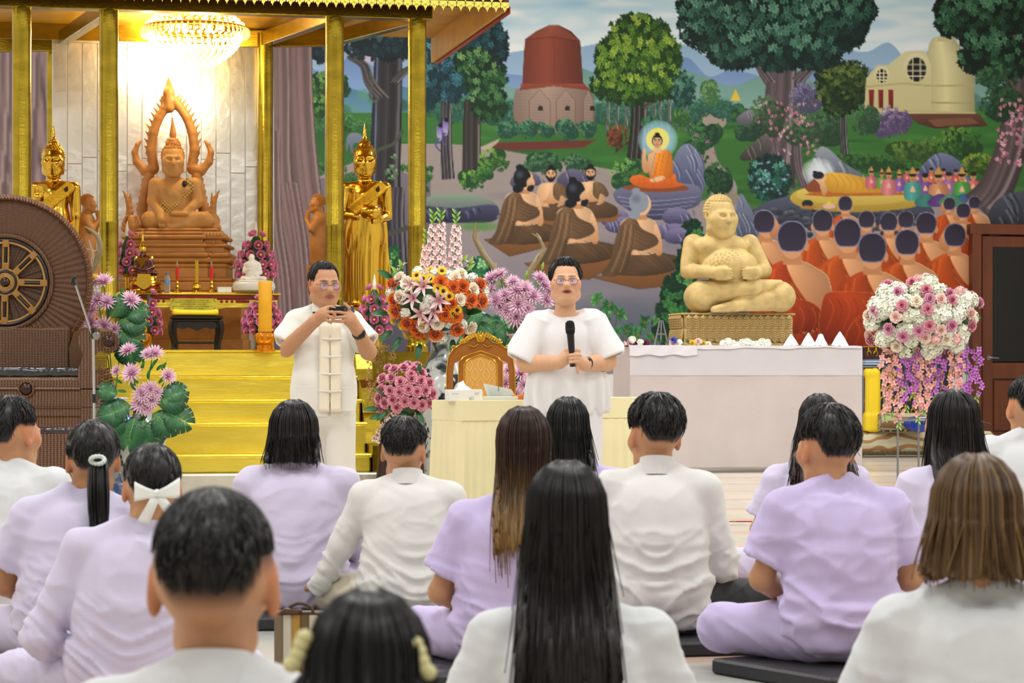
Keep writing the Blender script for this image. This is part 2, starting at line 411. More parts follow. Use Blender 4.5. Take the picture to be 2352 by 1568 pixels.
def fill(P, c, c2=None, a=1.0, shade=0, soft=True, horiz=False, rim=None):
    """polygon with optional gradient c->c2 (top to bottom), rounded side shading and a light painted rim"""
    g = pmask(P)
    if g is None: return
    m, x0, y0 = g; h, w = m.shape; c = rgb(c); col = np.broadcast_to(c, (h, w, 3))
    if c2 is not None:
        t = (np.linspace(0, 1, w)[None, :, None] if horiz else np.linspace(0, 1, h)[:, None, None]); col = c * (1 - t) + rgb(c2) * t
    if shade:
        s = m.cumsum(1); tot = np.maximum(s[:, -1:], 1); t = s / tot
        col = col * (1 + shade * (.35 - np.abs(t - .4) * 1.5))[:, :, None]
    mm = (m * a)[:, :, None]; R = CV[y0:y0 + h, x0:x0 + w]; R[:] = R * (1 - mm) + col * mm
    if rim is not None: line(np.vstack([P, P[:1]]), rim[1], rim[0], a=.85)
def poly(P, *k, n=6, **kw): fill(sm(P, n), *k, **kw)
def line(P, w, c, a=1.0, w2=None):
    P = np.asarray(P, float); d = np.gradient(P, axis=0); L = np.maximum(np.hypot(d[:, 0], d[:, 1]), 1e-6)[:, None]; nrm = np.stack([-d[:, 1], d[:, 0]], 1) / L
    ww = np.linspace(w, w if w2 is None else w2, len(P))[:, None] / 2; A = P + nrm * ww; B = P - nrm * ww
    for i in range(len(P) - 1): fill(np.array([A[i], A[i + 1], B[i + 1], B[i]]), c, a=a)
def stroke(P, w, c, w2=None, a=1.0, shade=0, n=8):
    P = sm(P, n, False); d = np.gradient(P, axis=0); L = np.maximum(np.hypot(d[:, 0], d[:, 1]), 1e-6)[:, None]; nrm = np.stack([-d[:, 1], d[:, 0]], 1) / L
    ww = np.linspace(w, w if w2 is None else w2, len(P))[:, None] / 2; fill(np.vstack([P + nrm * ww, (P - nrm * ww)[::-1]]), c, a=a, shade=shade)
def blob(cx, cy, rx, ry, c, a=.5, hard=1.0):
    cx -= MX0; cy -= MY0; x0, x1, y0, y1 = int(max(0, cx - rx)), int(min(CW, cx + rx + 1)), int(max(0, cy - ry)), int(min(CH, cy + ry + 1))
    if x1 <= x0 or y1 <= y0: return
    X = (np.arange(x0, x1)[None] - cx) / rx; Y = (np.arange(y0, y1)[:, None] - cy) / ry; m = (np.clip(1 - (X * X + Y * Y), 0, 1) ** hard * a)[:, :, None]
    R = CV[y0:y1, x0:x1]; R[:] = R * (1 - m) + rgb(c) * m
def ellp(cx, cy, rx, ry, rot=0, n=24):
    t = np.linspace(0, 2 * PI, n, endpoint=False); x, y = rx * np.cos(t), ry * np.sin(t); c, s = math.cos(rot), math.sin(rot)
    return np.stack([cx + x * c - y * s, cy + x * s + y * c], 1)
_st = {}
def stamp(size, var, nl=6, wd=.2):
    k = (size, var, nl)
    if k in _st: return _st[k]
    r = size; g = np.arange(-r, r + 1, dtype=np.float32); X, Y = np.meshgrid(g, g); A = np.zeros_like(X); S = np.ones_like(X); a0 = var * .7
    for j in range(nl):
        th = a0 + 2 * PI * j / nl + .3 * math.sin(var * 3 + j); u = X * math.cos(th) + Y * math.sin(th); v = -X * math.sin(th) + Y * math.cos(th); t = u / (r * (.8 + .2 * math.sin(j * 2.1 + var)))
        w = r * wd * np.maximum(np.sin(np.clip(t, 0, 1) * PI), 0) ** .75; al = np.clip(w - np.abs(v) + .6, 0, 1) * (t > 0) * (t < 1); up = al > A; S = np.where(up, np.where(v > 0, .82, 1.12) * (.78 + .4 * np.clip(t, 0, 1)), S); A = np.maximum(A, al)
    _st[k] = (A, S); return _st[k]
def dab(cx, cy, size, c, nl=6, wd=.2, var=None):
    A, S = stamp(int(size), int(prng.integers(0, 9)) if var is None else var, nl, wd); r = int(size); x0 = int(cx - MX0) - r; y0 = int(cy - MY0) - r; a0, b0 = max(0, -x0), max(0, -y0); n = 2 * r + 1; a1, b1 = min(n, CW - x0), min(n, CH - y0)
    if a1 <= a0 or b1 <= b0: return
    m = A[b0:b1, a0:a1, None]; R = CV[y0 + b0:y0 + b1, x0 + a0:x0 + a1]; R[:] = R * (1 - m) + c * S[b0:b1, a0:a1, None] * m
def crown(blobs, dark, mid, light, size=11, dens=1.0, nl=6, wd=.2):
    """leaf crown: dark mass with ragged edge, then stars of leaves lit from upper left"""
    D, Mi, Li = rgb(dark), rgb(mid), rgb(light)
    for cx, cy, rx, ry in blobs:
        n = int(26 * dens); ang = np.sort(prng.uniform(0, 2 * PI, n)); rr = prng.uniform(.85, 1.03, n); fill(np.stack([cx + rx * rr * np.cos(ang), cy + ry * rr * np.sin(ang)], 1), dark)
        for _ in range(int(dens * (rx + ry) * .55)):
            t = prng.uniform(0, 2 * PI); q = prng.uniform(.88, 1.06); dab(cx + rx * q * math.cos(t), cy + ry * q * math.sin(t), size, D * prng.uniform(.85, 1.25), nl, wd)
    for cx, cy, rx, ry in blobs:
        n = int(dens * rx * ry / (size * size) * 1.7); pts = []
        for _ in range(n):
            t = prng.uniform(0, 2 * PI); q = math.sqrt(prng.uniform(0, 1)); pts.append((q * math.sin(t), q * math.cos(t)))
        pts.sort(key=lambda p: -p[1])
        for px, py in pts:
            l = np.clip(.5 - .38 * px * .6 - .42 * py + .25 * math.sin(px * 5 + cx) * math.cos(py * 6 + cy) + prng.normal(0, .12), 0, 1)
            c = D * (1 - l * 2) + Mi * l * 2 if l < .5 else Mi * (2 - 2 * l) + Li * (2 * l - 1); dab(cx + px * rx, cy + py * ry, size, c, nl, wd)
def bush(cx, cy, rx, ry, dark, light, size=5, k=5):
    for _ in range(k):
        ax, ay = cx + prng.uniform(-.6, .6) * rx, cy + prng.uniform(-.5, .5) * ry; fill(ellp(ax, ay, rx * .55, ry * .6), dark)
    D, Li = rgb(dark), rgb(light)
    for _ in range(int(rx * ry / (size * size) * 1.8)):
        t = prng.uniform(0, 2 * PI); q = math.sqrt(prng.uniform(0, 1)); x, y = q * math.cos(t), q * math.sin(t); l = np.clip(.45 - .3 * x - .5 * y + prng.normal(0, .18), 0, 1); dab(cx + x * rx, cy + y * ry, size, D * (1 - l) + Li * l, 5, .26)
def rock(P, c, dark, light, k=7):
    P = sm(P, 4); fill(P, c, dark); g = pmask(P)
    if g is None: return
    m, x0, y0 = g; h, w = m.shape; keep = CV[y0:y0 + h, x0:x0 + w].copy()
    for _ in range(k):
        x = x0 + MX0 + prng.uniform(0, w); y = y0 + MY0 + prng.uniform(0, h * .6); s = prng.uniform(.25, .6) * h; stroke([(x, y), (x + s * .25, y + s * .5), (x + s * .3, y + s)], max(2, w * .04), light, 1, a=.55); stroke([(x + w * .05, y), (x + w * .06 + s * .25, y + s * .5), (x + w * .06 + s * .3, y + s)], max(2, w * .035), dark, 1, a=.6)
    R = CV[y0:y0 + h, x0:x0 + w]; CV[y0:y0 + h, x0:x0 + w] = keep * (1 - m[:, :, None]) + R * m[:, :, None]
def trunk(P, w, w2, c='#3a3433', l='#8d8378', d='#1c1a1d', lit=1):
    stroke(P, w, c, w2, shade=.5); P = np.array(P, float)
    for k in range(5):
        o = (k - 2) * w * .17; stroke(P + (o, 0), w * .07, d if k % 2 else l, w2 * .07, a=.45 if w < 36 else .22)
    stroke(P + (lit * w * .43, 0), max(1.5, w * .1), l, max(1, w2 * .1), a=.8)

# sky, clouds and hills
yy = np.linspace(0, 1, CH)[:, None, None]; CV[:] = rgb('#b8def2') * np.clip(1 - yy * 3.2, 0, 1) + rgb('#eef6fa') * (1 - np.clip(1 - yy * 3.2, 0, 1))
for _ in range(120): blob(prng.uniform(960, 2420), prng.uniform(-60, 120), prng.uniform(25, 90), prng.uniform(8, 26), '#ffffff', .4)
for _ in range(14): blob(prng.uniform(960, 2420), prng.uniform(-40, 60), prng.uniform(40, 90), prng.uniform(6, 16), '#8fc6e6', .4)
blob(800, 150, 260, 130, '#d8b6cc', .9); blob(790, 200, 200, 90, '#8fb6dc', .6)
def ridge(x0, x1, base, amp, step, c, c2, to, seed):
    r = np.random.default_rng(seed); xs = np.arange(x0, x1 + step, step); ys = base - amp * r.uniform(.1, 1, len(xs)); fill(np.vstack([sm(np.stack([xs, ys], 1), 6, False), [(x1 + step, to), (x0, to)]]), c, c2)
ridge(640, 2430, 158, 74, 52, '#8fb3d6', '#b9cfe2', 330, 3); ridge(640, 2430, 190, 62, 47, '#6f92c6', '#a8c0dc', 330, 8); ridge(980, 2430, 215, 60, 70, '#6f9c96', '#9cc0b4', 340, 21); ridge(700, 990, 225, 50, 40, '#4a7a9a', '#7fa8b4', 330, 5)
# distant woods and grass
for _ in range(60): blob(prng.uniform(700, 2420), prng.uniform(215, 262), prng.uniform(14, 40), prng.uniform(10, 24), prng.choice(['#3c6b5c', '#4f8468', '#2f5a52', '#5e9480']), .8, .5)
fill([(640, 262), (1600, 250), (2420, 250), (2420, 860), (640, 860)], '#3c7436', '#27501f')
for _ in range(170): blob(prng.uniform(690, 2420), prng.uniform(255, 480), prng.uniform(25, 80), prng.uniform(4, 12), prng.choice(['#4d8a3a', '#2f6428', '#5d9a44', '#1f4a22']), .4)
poly([(700, 430), (640, 860), (2420, 860), (2420, 520), (2250, 480), (2100, 470), (1990, 520), (1760, 500), (1700, 470), (1690, 420), (1650, 370), (1640, 320), (1668, 285), (1665, 262), (1640, 262), (1635, 290), (1615, 330), (1640, 400), (1620, 460), (1530, 440), (1450, 400), (1300, 372), (1150, 345), (1000, 330), (800, 345)], '#a1958d', '#8a8390')
for _ in range(160): blob(prng.uniform(980, 2350), prng.uniform(420, 840), prng.uniform(40, 120), prng.uniform(5, 14), prng.choice(['#9a8a84', '#6f6a7c', '#84787c', '#a09488']), .22)
poly([(1590, 250), (1650, 240), (1672, 262), (1655, 300), (1625, 330), (1652, 400), (1700, 455), (1665, 470), (1615, 400), (1590, 340)], '#a89c8e', '#8e8278')
fill([(1690, 205), (1702, 232), (1678, 232)], '#e7c83e')
blob(1560, 640, 500, 120, '#6a6a82', .45); blob(1450, 760, 300, 90, '#3c4f5c', .6)
# wooded strip behind the stupa
for x in range(985, 1700, 16): bush(x, 258 + prng.uniform(-18, 12), 24, 22, '#2b5548', prng.choice(['#4d8a68', '#5c9a7a', '#3f7a66']), 4, 3)
for x in (1395, 1415, 1437, 1500, 1515, 1535, 1555, 1575): trunk([(x, 225), (x + 3, 260), (x, 300)], 7, 9, '#4c5a58', '#b8bfb4')
# stupa
poly([(1183, 212), (1200, 204), (1272, 196), (1350, 204), (1362, 214), (1365, 285), (1340, 300), (1270, 306), (1205, 300), (1181, 276)], '#a08a7c', '#8b7468', shade=.35)
for x, s in ((1240, 24), (1300, 22), (1352, 12)): fill([(x - s, 292), (x - s, 232), (x, 206), (x + s, 232), (x + s, 292)], '#ab9486', '#947c70', a=.8); line([(x - s, 292), (x - s, 232), (x, 206), (x + s, 232), (x + s, 292)], 1.5, '#5e4c44', .7)
for x in (1242, 1304, 1361): fill(sm([(x - 5, 254), (x - 5, 246), (x, 243), (x + 5, 246), (x + 5, 254)], 3), '#2a2422')
for yb in range(216, 300, 7): line([(1184, yb), (1270, yb + 4), (1364, yb)], .8, '#6e5c52', .35)
fill([(1196, 206), (1200, 196), (1204, 118), (1207, 90), (1232, 72), (1262, 58), (1284, 58), (1312, 72), (1333, 94), (1340, 190), (1354, 208), (1272, 198)], '#8a4634', '#7c3c30', shade=.45)
fill([(1207, 90), (1262, 58), (1284, 58), (1333, 94), (1272, 84)], '#9a5640', '#8a4838', shade=.2); line([(1207, 91), (1272, 85), (1333, 95)], 2, '#5d2c24', .7); line([(1272, 85), (1275, 196)], 1.5, '#6b3228', .6); line([(1312, 92), (1316, 190)], 1.5, '#6b3228', .5); fill([(1198, 192), (1342, 192), (1356, 208), (1272, 198), (1194, 208)], '#9c4e38', '#7c3a2e')
fill([(1140, 328), (1370, 322), (1340, 340), (1180, 346), (1130, 342)], '#6a342c'); fill([(1100, 340), (1150, 318), (1142, 330), (1120, 346)], '#b5aa98')
for x, r in ((1160, 20), (1215, 24), (1255, 18), (1305, 26), (1350, 20), (1180, 18)): bush(x, 298, r, r, '#1f4a3a', '#5f9a70', 4)
# left part: sky gap trees, elephant, lianas
crown([(755, 200, 46, 36), (745, 260, 40, 40), (770, 300, 34, 30)], '#1f3f22', '#3f7434', '#7aa850', 7); trunk([(757, 290), (755, 330), (760, 350)], 10, 12)
for x in range(715, 860, 18): bush(x, 285 + prng.uniform(-8, 8), 16, 13, '#2f5f3a', '#5f9450', 4, 3)
fill([(700, 305), (880, 300), (880, 345), (700, 420)], '#2d5f2c', '#3c6e34'); poly([(797, 318), (806, 306), (828, 308), (834, 322), (832, 345), (826, 345), (824, 330), (812, 332), (812, 350), (806, 350), (803, 330), (798, 345), (795, 345)], '#7c8694', '#5e6878'); fill([(690, 420), (880, 380), (990, 420), (990, 860), (690, 860)], '#77707a', '#4c4a58')
for _ in range(30): bush(prng.uniform(705, 990), prng.uniform(380, 440), 14, 10, '#24502a', '#4f8440', 4, 2)
# large dark tree with lianas beside the gold column
trunk([(893, 90), (890, 230), (884, 400), (880, 560), (872, 740)], 62, 84, '#2f2c30', '#6c6a6c', '#141418'); stroke([(868, 90), (864, 260), (860, 420)], 4, '#6f88b4', 3, a=.8); trunk([(880, 225), (850, 190), (835, 150), (800, 128)], 30, 14, '#4a4446', '#8a8078'); trunk([(905, 190), (930, 165), (960, 150)], 20, 12, '#3c383a', '#b0a89c')
trunk([(915, 430), (912, 520), (925, 740)], 30, 44, '#3a3640', '#8a8288'); stroke([(850, 165), (856, 195), (850, 220), (866, 240)], 5, '#50584c', 5); stroke([(925, 300), (905, 330), (870, 345), (845, 370)], 8, '#46503f', 7); stroke([(860, 545), (900, 535), (945, 520), (990, 500)], 13, '#454a40', 11)
crown([(880, 105, 90, 32), (740, 120, 40, 22)], '#16242a', '#22404a', '#3f6a74', 9)
for x, y in ((905, 360), (900, 385), (890, 395), (908, 395), (899, 408)): dab(x, y, 9, rgb('#4c8a3c'), 4, .3); blob(x + 2, y - 4, 5, 4, '#b58ac0', .9)
crown([(812, 690, 14, 60), (790, 600, 10, 20)], '#20502c', '#3f8a44', '#8fc878', 10, 1, 5, .3); crown([(905, 610, 12, 40), (900, 660, 20, 40)], '#1d4a2c', '#3c8444', '#90c878', 11, 1, 5, .3)
# trees between column and stupa
trunk([(1027, 225), (1025, 320), (1030, 412)], 22, 30, '#37343a', '#a09c98'); trunk([(1086, 230), (1084, 300), (1084, 402)], 38, 44, '#33302f', '#8f8678'); trunk([(1100, 285), (1115, 265), (1140, 250)], 10, 5); trunk([(985, 245), (1005, 228), (1030, 215)], 9, 5, '#55544f', '#9a968c')
crown([(1100, 80, 62, 40), (1130, 110, 36, 40), (1050, 110, 70, 50)], '#10262e', '#1f4650', '#3f7078', 10); crown([(1030, 175, 55, 58), (1000, 140, 40, 45)], '#17353f', '#2f6878', '#5f9cac', 11); crown([(1115, 175, 48, 50), (1125, 235, 40, 42), (1085, 140, 40, 30)], '#15331f', '#3d7440', '#86b06c', 9); crown([(980, 200, 30, 50)], '#15333a', '#2c6070', '#548c98', 10)
for b in ((1010, 312, -1), (1024, 300, 1)): poly([(b[0] - 6, b[1] - 22), (b[0] + 6, b[1] - 18), (b[0] + 4, b[1] + 8), (b[0] - 4, b[1] + 10)], '#6a58a8', '#c8c8dc'); stroke([(b[0], b[1] + 5), (b[0] - 8, b[1] + 22), (b[0] + 2, b[1] + 36)], 5, '#5a4a98', 3); fill(ellp(b[0] + 2, b[1] - 24, 5, 5), '#15151c')
for x, y, r in ((1135, 370, 34), (1085, 415, 30), (1110, 400, 22)): bush(x, y, r, r * .8, '#1f4a26', '#86b84c' if r > 25 else '#5f9844', 6)
poly([(960, 470), (1000, 448), (1080, 446), (1130, 462), (1146, 480), (1130, 500), (1060, 512), (960, 508)], '#8aa088', '#4a4a68'); rock([(965, 475), (1050, 478), (1135, 470), (1145, 500), (1110, 512), (1000, 512), (962, 505)], '#4c4c68', '#24263c', '#8088a4', 9); blob(1100, 520, 60, 14, '#4f8a3a', .8)
# light green tree behind the preacher
trunk([(1470, 215), (1468, 290), (1462, 365)], 34, 44, '#2a2826', '#9a9890'); trunk([(1478, 250), (1500, 232), (1530, 226)], 9, 4)
crown([(1468, 75, 66, 40), (1420, 130, 50, 48), (1520, 130, 48, 46), (1465, 150, 70, 60), (1400, 190, 40, 38), (1530, 185, 42, 40), (1460, 205, 66, 36)], '#1a3a16', '#4c7a24', '#a8c24c', 10, 1.1)
crown([(1570, 205, 26, 40)], '#1c4038', '#3c7464', '#6aa08c', 7); bush(1420, 320, 26, 30, '#4a2418', '#94603c', 6); bush(1500, 285, 26, 18, '#1f4c34', '#5c9460', 5); bush(1565, 270, 22, 20, '#2c5a30', '#6a9c4c', 4); bush(1630, 215, 24, 30, '#3f6f44', '#8ab06c', 4); bush(1620, 310, 40, 34, '#1c3f2c', '#4c8450', 6); bush(1600, 350, 30, 40, '#1f4a2c', '#4a7f4a', 7)
for x, y in ((1600, 310), (1625, 325), (1640, 350), (1612, 360)): dab(x, y, 6, rgb('#b06a90'), 5, .3)
bush(1255, 375, 50, 24, '#1f4430', '#5c8c5c', 5); bush(1330, 378, 30, 24, '#1f4430', '#5c8c5c', 5); bush(1440, 400, 40, 34, '#1d4a2a', '#7cb058', 7); rock([(1540, 440), (1550, 360), (1580, 330), (1615, 365), (1620, 430), (1600, 450)], '#8088a4', '#42486a', '#b8c0d8', 10); bush(1650, 412, 34, 40, '#163522', '#3f6f44', 6)
rock([(1175, 410), (1200, 395), (1235, 402), (1240, 425), (1180, 430)], '#77718c', '#3f3c54', '#a49cb4', 5); rock([(1280, 410), (1310, 388), (1345, 400), (1350, 430), (1290, 435)], '#6f6a84', '#3a3850', '#a49cb4', 6)
# preaching figure on the rock
poly([(1412, 440), (1450, 425), (1530, 420), (1595, 425), (1612, 440), (1606, 470), (1570, 485), (1555, 500), (1480, 505), (1440, 480), (1415, 462)], '#7c7c9c', '#343852')
for k, yb in enumerate((452, 462, 472, 484)): stroke([(1418 + k * 6, yb), (1500, yb + 10), (1606 - k * 8, yb)], 3, '#a8a4c4', 2, a=.6)
poly([(1430, 432), (1480, 422), (1560, 424), (1580, 436), (1500, 442)], '#8a4a26')
for x, y, rx in ((1415, 505, 36), (1555, 500, 34), (1545, 535, 46), (1565, 545, 40), (1430, 520, 40)): rock([(x - rx, y), (x - rx * .6, y - 18), (x + rx * .5, y - 20), (x + rx, y), (x + rx * .6, y + 14), (x - rx * .6, y + 14)], '#8680a8', '#3c3a5a', '#b4acd0', 5)
blob(1511, 321, 46, 46, '#9fd0ec', 1, .35); fill(ellp(1511, 321, 27, 27), '#f2e86a', '#e8e49a')
SK, SKD = '#e9bd92', '#c48c60'
def head_front(x, y, r, hair='#15141a', beard=True):
    fill(ellp(x, y - r * .95, r * .42, r * .42), hair); fill(ellp(x, y - r * .1, r * .82, r * .95), hair); poly([(x - r * .6, y - r * .35), (x, y - r * .62), (x + r * .6, y - r * .35), (x + r * .58, y + r * .4), (x, y + r), (x - r * .58, y + r * .4)], SK, SKD)
    if beard: poly([(x - r * .55, y + r * .2), (x - r * .25, y + r * .42), (x, y + r * .36), (x + r * .25, y + r * .42), (x + r * .55, y + r * .2), (x + r * .45, y + r * .8), (x, y + r * 1.1), (x - r * .45, y + r * .8)], hair)
    for s in (-1, 1): line([(x + s * r * .42, y - r * .12), (x + s * r * .15, y - r * .1)], max(1, r * .12), '#3a2418'); line([(x + s * r * .48, y - r * .3), (x + s * r * .12, y - r * .28)], max(1, r * .09), '#2a1a12')
    line([(x, y - r * .1), (x - r * .06, y + r * .2), (x + r * .08, y + r * .22)], max(.8, r * .08), '#a06a48'); line([(x - r * .18, y + r * .48), (x + r * .18, y + r * .48)], max(1, r * .1), '#a0503c')
poly([(1450, 420), (1452, 405), (1475, 402), (1490, 408), (1520, 404), (1550, 400), (1556, 418), (1572, 424), (1540, 432), (1480, 432)], '#e8792a', '#c85a1a'); poly([(1490, 352), (1525, 345), (1542, 352), (1546, 400), (1530, 410), (1495, 408), (1492, 380)], '#f0982e', '#d8741e', shade=.3)
poly([(1488, 360), (1496, 352), (1508, 352), (1500, 400), (1494, 406), (1490, 380)], SK, SKD); poly([(1478, 345), (1484, 343), (1486, 368), (1494, 376), (1492, 392), (1482, 398), (1474, 380)], SK, SKD); fill([(1503, 338), (1518, 338), (1520, 352), (1502, 352)], SK); head_front(1510, 325, 15, beard=False); poly([(1494, 412), (1520, 404), (1528, 410), (1510, 418), (1496, 418)], SK)
for x in (1500, 1510, 1520, 1532): stroke([(x + 6, 352), (x, 380), (x - 6, 404)], 1.5, '#b05a14', 1, a=.7)
for x in (1465, 1478, 1500, 1524, 1540): stroke([(x, 408), (x + 4, 418), (x - 2, 428)], 1.5, '#a84a12', 1, a=.7)
# ascetics
def ascetic_back(x, y, h, mat=None, hair='#14161c', face=1, rb=('#7a5c40', '#5a4430')):
    k = h / 170.
    def q(*pts): return [(x + a * k, y + b * k) for a, b in pts]
    if mat: fill(q(*mat), '#8a5c34', '#6e4828'); line(np.array(q(*mat) + q(mat[0])), 2, '#4e3420', .6)
    poly(q((-30, 110), (-34, 140), (-60, 165), (0, 172), (60, 165), (92, 150), (88, 132), (50, 122), (20, 115)), '#6b5038', '#4a3624', shade=.3)
    poly(q((-40, 62), (-10, 46), (20, 48), (38, 62), (42, 100), (34, 122), (0, 126), (-30, 120)), SK, '#d8a67c', shade=.25, rim=('#f6dcc0', 1.2)); poly(q((34, 60), (46, 80), (50, 120), (40, 128), (32, 110)), SK, SKD)
    poly(q((-10, 46), (-36, 58), (-50, 90), (-62, 140), (-80, 168), (-50, 172), (-24, 150), (-14, 118), (8, 118), (40, 104), (36, 86), (6, 70)), rb[0], rb[1], shade=.3)
    for i in range(5): stroke(q((-34 + i * 6, 62), (-44 + i * 7, 110), (-68 + i * 9, 166)), 2.2 * k, '#a88a66' if i % 2 else '#43301f', 1.5, a=.7)
    for i in range(4): stroke(q((-8, 70 + i * 8), (14, 82 + i * 8), (38, 84 + i * 6)), 1.8 * k, '#43301f', 1, a=.6)
    for i in range(4): stroke(q((-20 + 20 * i, 122), (0 + 22 * i, 138), (30 + 16 * i, 158)), 1.8 * k, '#8a6a4a' if i % 2 else '#38281a', 1, a=.5)
    fill(np.array(q((-6, 30), (14, 30), (18, 52), (-8, 52))), SKD)
    fill(ellp(x + 6 * k, y + 18 * k, 20 * k, 24 * k), SK); fill(ellp(x + 0 * k, y + 14 * k, 21 * k, 24 * k), hair); fill(ellp(x - 6 * k, y - 10 * k, 9 * k, 8 * k), hair); fill(ellp(x - 10 * k, y + 40 * k, 13 * k, 10 * k), hair); blob(x - 6 * k, y + 6 * k, 12 * k, 12 * k, '#5a6478', .6)
    if face: poly(q((22, 12), (30, 26), (26, 40), (16, 42), (10, 24)), SK, SKD); poly(q((14, 34), (28, 32), (24, 46), (12, 44)), hair)
def ascetic_front(x, y, h):
    k = h / 130.
    def q(*pts): return [(x + a * k, y + b * k) for a, b in pts]
    fill(q((-70, 128), (0, 108), (76, 122), (60, 140), (-50, 144)), '#84592f'); poly(q((-40, 90), (0, 84), (40, 92), (66, 108), (58, 128), (0, 132), (-46, 126), (-52, 108)), '#6b5038', '#4c3826', shade=.2)
    poly(q((-28, 48), (-8, 42), (12, 42), (30, 50), (36, 80), (24, 98), (-22, 98), (-34, 78)), SK, '#d4a076', shade=.25); poly(q((8, 44), (30, 48), (44, 70), (38, 80), (24, 72), (14, 98), (-6, 98), (4, 70)), '#7a6042', '#5a4430', shade=.2); poly(q((-10, 78), (0, 56), (8, 78), (20, 88), (0, 92), (-20, 88)), SK, SKD)
    head_front(x, y + 22 * k, 17 * k)
ascetic_front(1266, 380, 125); ascetic_front(1357, 378, 122)
ascetic_back(1200, 395, 165, [(-90, 160), (0, 150), (90, 170), (-30, 200)]); ascetic_back(1322, 425, 180, [(-110, 170), (10, 160), (130, 150), (30, 205), (-70, 200)])
ascetic_back(1468, 450, 182, [(-100, 175), (60, 150), (92, 190), (0, 200)], hair='#8c95a4', face=0)
# big tree on the right and its shrubs
for P, w, w2 in (([(1800, 90), (1795, 200), (1790, 300), (1780, 430)], 60, 92), ([(1770, 190), (1745, 150), (1735, 90)], 26, 14), ([(1830, 190), (1870, 150), (1930, 120)], 30, 12), ([(1790, 150), (1800, 110), (1830, 60)], 18, 10), ([(1830, 300), (1835, 380), (1850, 430)], 18, 24)): trunk(P, w, w2, '#5a4e54', '#9a8e94', '#2c262c')
bush(1760, 270, 40, 50, '#2a3f30', '#5c7c58', 6); bush(1850, 230, 40, 40, '#4a4a6a', '#8a84a8', 4); bush(1870, 300, 70, 40, '#26442f', '#5a7f58', 5)
trunk([(1937, 262), (1938, 320), (1944, 378)], 16, 20, '#3a3a3c', '#9aa0a0'); crown([(1935, 205, 58, 60), (1910, 180, 36, 40), (1960, 180, 36, 36)], '#182a16', '#3c5a28', '#7c8c44', 7)
crown([(1790, 50, 130, 62), (1660, 60, 95, 60), (1900, 60, 90, 62), (1790, 110, 90, 50), (1690, 120, 60, 36), (1630, 20, 70, 40), (1960, 30, 50, 40), (1870, 120, 60, 36)], '#0c2420', '#2a5a4a', '#6aa088', 12, 1.1)
for x in range(1750, 1870, 7):
    stroke([(x, 230), (x + prng.uniform(-10, 10), 280), (x + prng.uniform(-14, 14), 330 + prng.uniform(0, 30))], 1.5, '#4a5a40', 1)
    for _ in range(4): dab(x + prng.uniform(-8, 8), prng.uniform(235, 355), 5, rgb(prng.choice(['#d88aa8', '#c87898', '#eab4c4'])), 5, .34)
# white stupa building
fill([(2135, 100), (2145, 86), (2190, 84), (2200, 100), (2225, 130), (2238, 170), (2240, 262), (2130, 262), (2130, 130)], '#d8d2a4', '#c6bd8c', shade=.35); fill([(2155, 84), (2152, 96), (2188, 96), (2184, 84)], '#cfc696'); fill([(2160, 84), (2164, 64), (2172, 60), (2178, 64), (2182, 84)], '#26262c')
fill([(1985, 262), (1990, 180), (2015, 150), (2040, 150), (2080, 118), (2125, 116), (2140, 150), (2140, 262)], '#dcd6a8', '#c8be8c')
for cx, cy, r in ((2106, 160, 28), (2026, 175, 16)): fill(ellp(cx, cy, r * 1.15, r * 1.35), '#e6e0b8', '#cfc690'); fill(ellp(cx, cy, r * .78, r), '#1c1c20'); [line([(cx + o * r, cy - r), (cx + o * r, cy + r)], 2.5, '#e6e0b8') for o in (-.3, .3)]; [line([(cx - r * .8, cy + o * r), (cx + r * .8, cy + o * r)], 2.5, '#e6e0b8') for o in (-.4, .1, .55)]
line([(1990, 200), (2075, 192), (2140, 198), (2240, 196)], 4, '#b8ae7c'); line([(2140, 236), (2240, 238)], 3, '#a89c6c')
for x in (2002, 2024, 2047): fill([(x - 6, 206), (x + 6, 206), (x + 5, 250), (x - 5, 250)], '#8c2a24', '#6a1c1a')
line([(1985, 250), (2140, 258), (2242, 262)], 7, '#c4ba86'); fill([(2080, 262), (2250, 262), (2270, 290), (2150, 296), (2110, 285)], '#6a4434', '#4a2c24'); fill([(2130, 275), (2230, 270), (2250, 284), (2150, 292)], '#7c5440')
bush(2050, 280, 42, 36, '#54486c', '#a894b8', 5); bush(1985, 275, 34, 34, '#2b4a34', '#587f58', 5)
# rocks and shrubs round the reclining figure
for x, y, rx, ry, d, l in ((1990, 375, 110, 22, '#1f4426', '#4c7a3a'), (2110, 350, 70, 30, '#2c4a22', '#6c8c3c'), (2200, 330, 60, 36, '#1f4422', '#6a9c3c'), (2250, 380, 40, 26, '#2a4a1c', '#9cac3c'), (1700, 265, 20, 16, '#1f4c2c', '#4c8448'), (1720, 300, 30, 24, '#1f4030', '#4c7450', )): bush(x, y, rx, ry, d, l, 6)
rock([(1860, 430), (1875, 350), (1900, 340), (1940, 375), (1980, 400), (1985, 420)], '#9ca4b0', '#4c5464', '#d0d8e0', 9); rock([(1700, 360), (1740, 320), (1765, 310), (1770, 350), (1720, 370)], '#6a6464', '#383434', '#9c9490', 6); rock([(1690, 275), (1720, 252), (1732, 262), (1720, 290)], '#8a8a94', '#50505c', '#b8b8c0', 4); rock([(2110, 400), (2140, 360), (2170, 352), (2205, 372), (2215, 410), (2160, 420)], '#7880a0', '#3c4464', '#b0b8d4', 8); rock([(1700, 445), (1720, 470), (1745, 520), (1740, 560), (1700, 560), (1690, 500)], '#8088a0', '#3f465c', '#b0b8cc', 8)
blob(1880, 395, 40, 34, '#eef6fa', .9, .6)
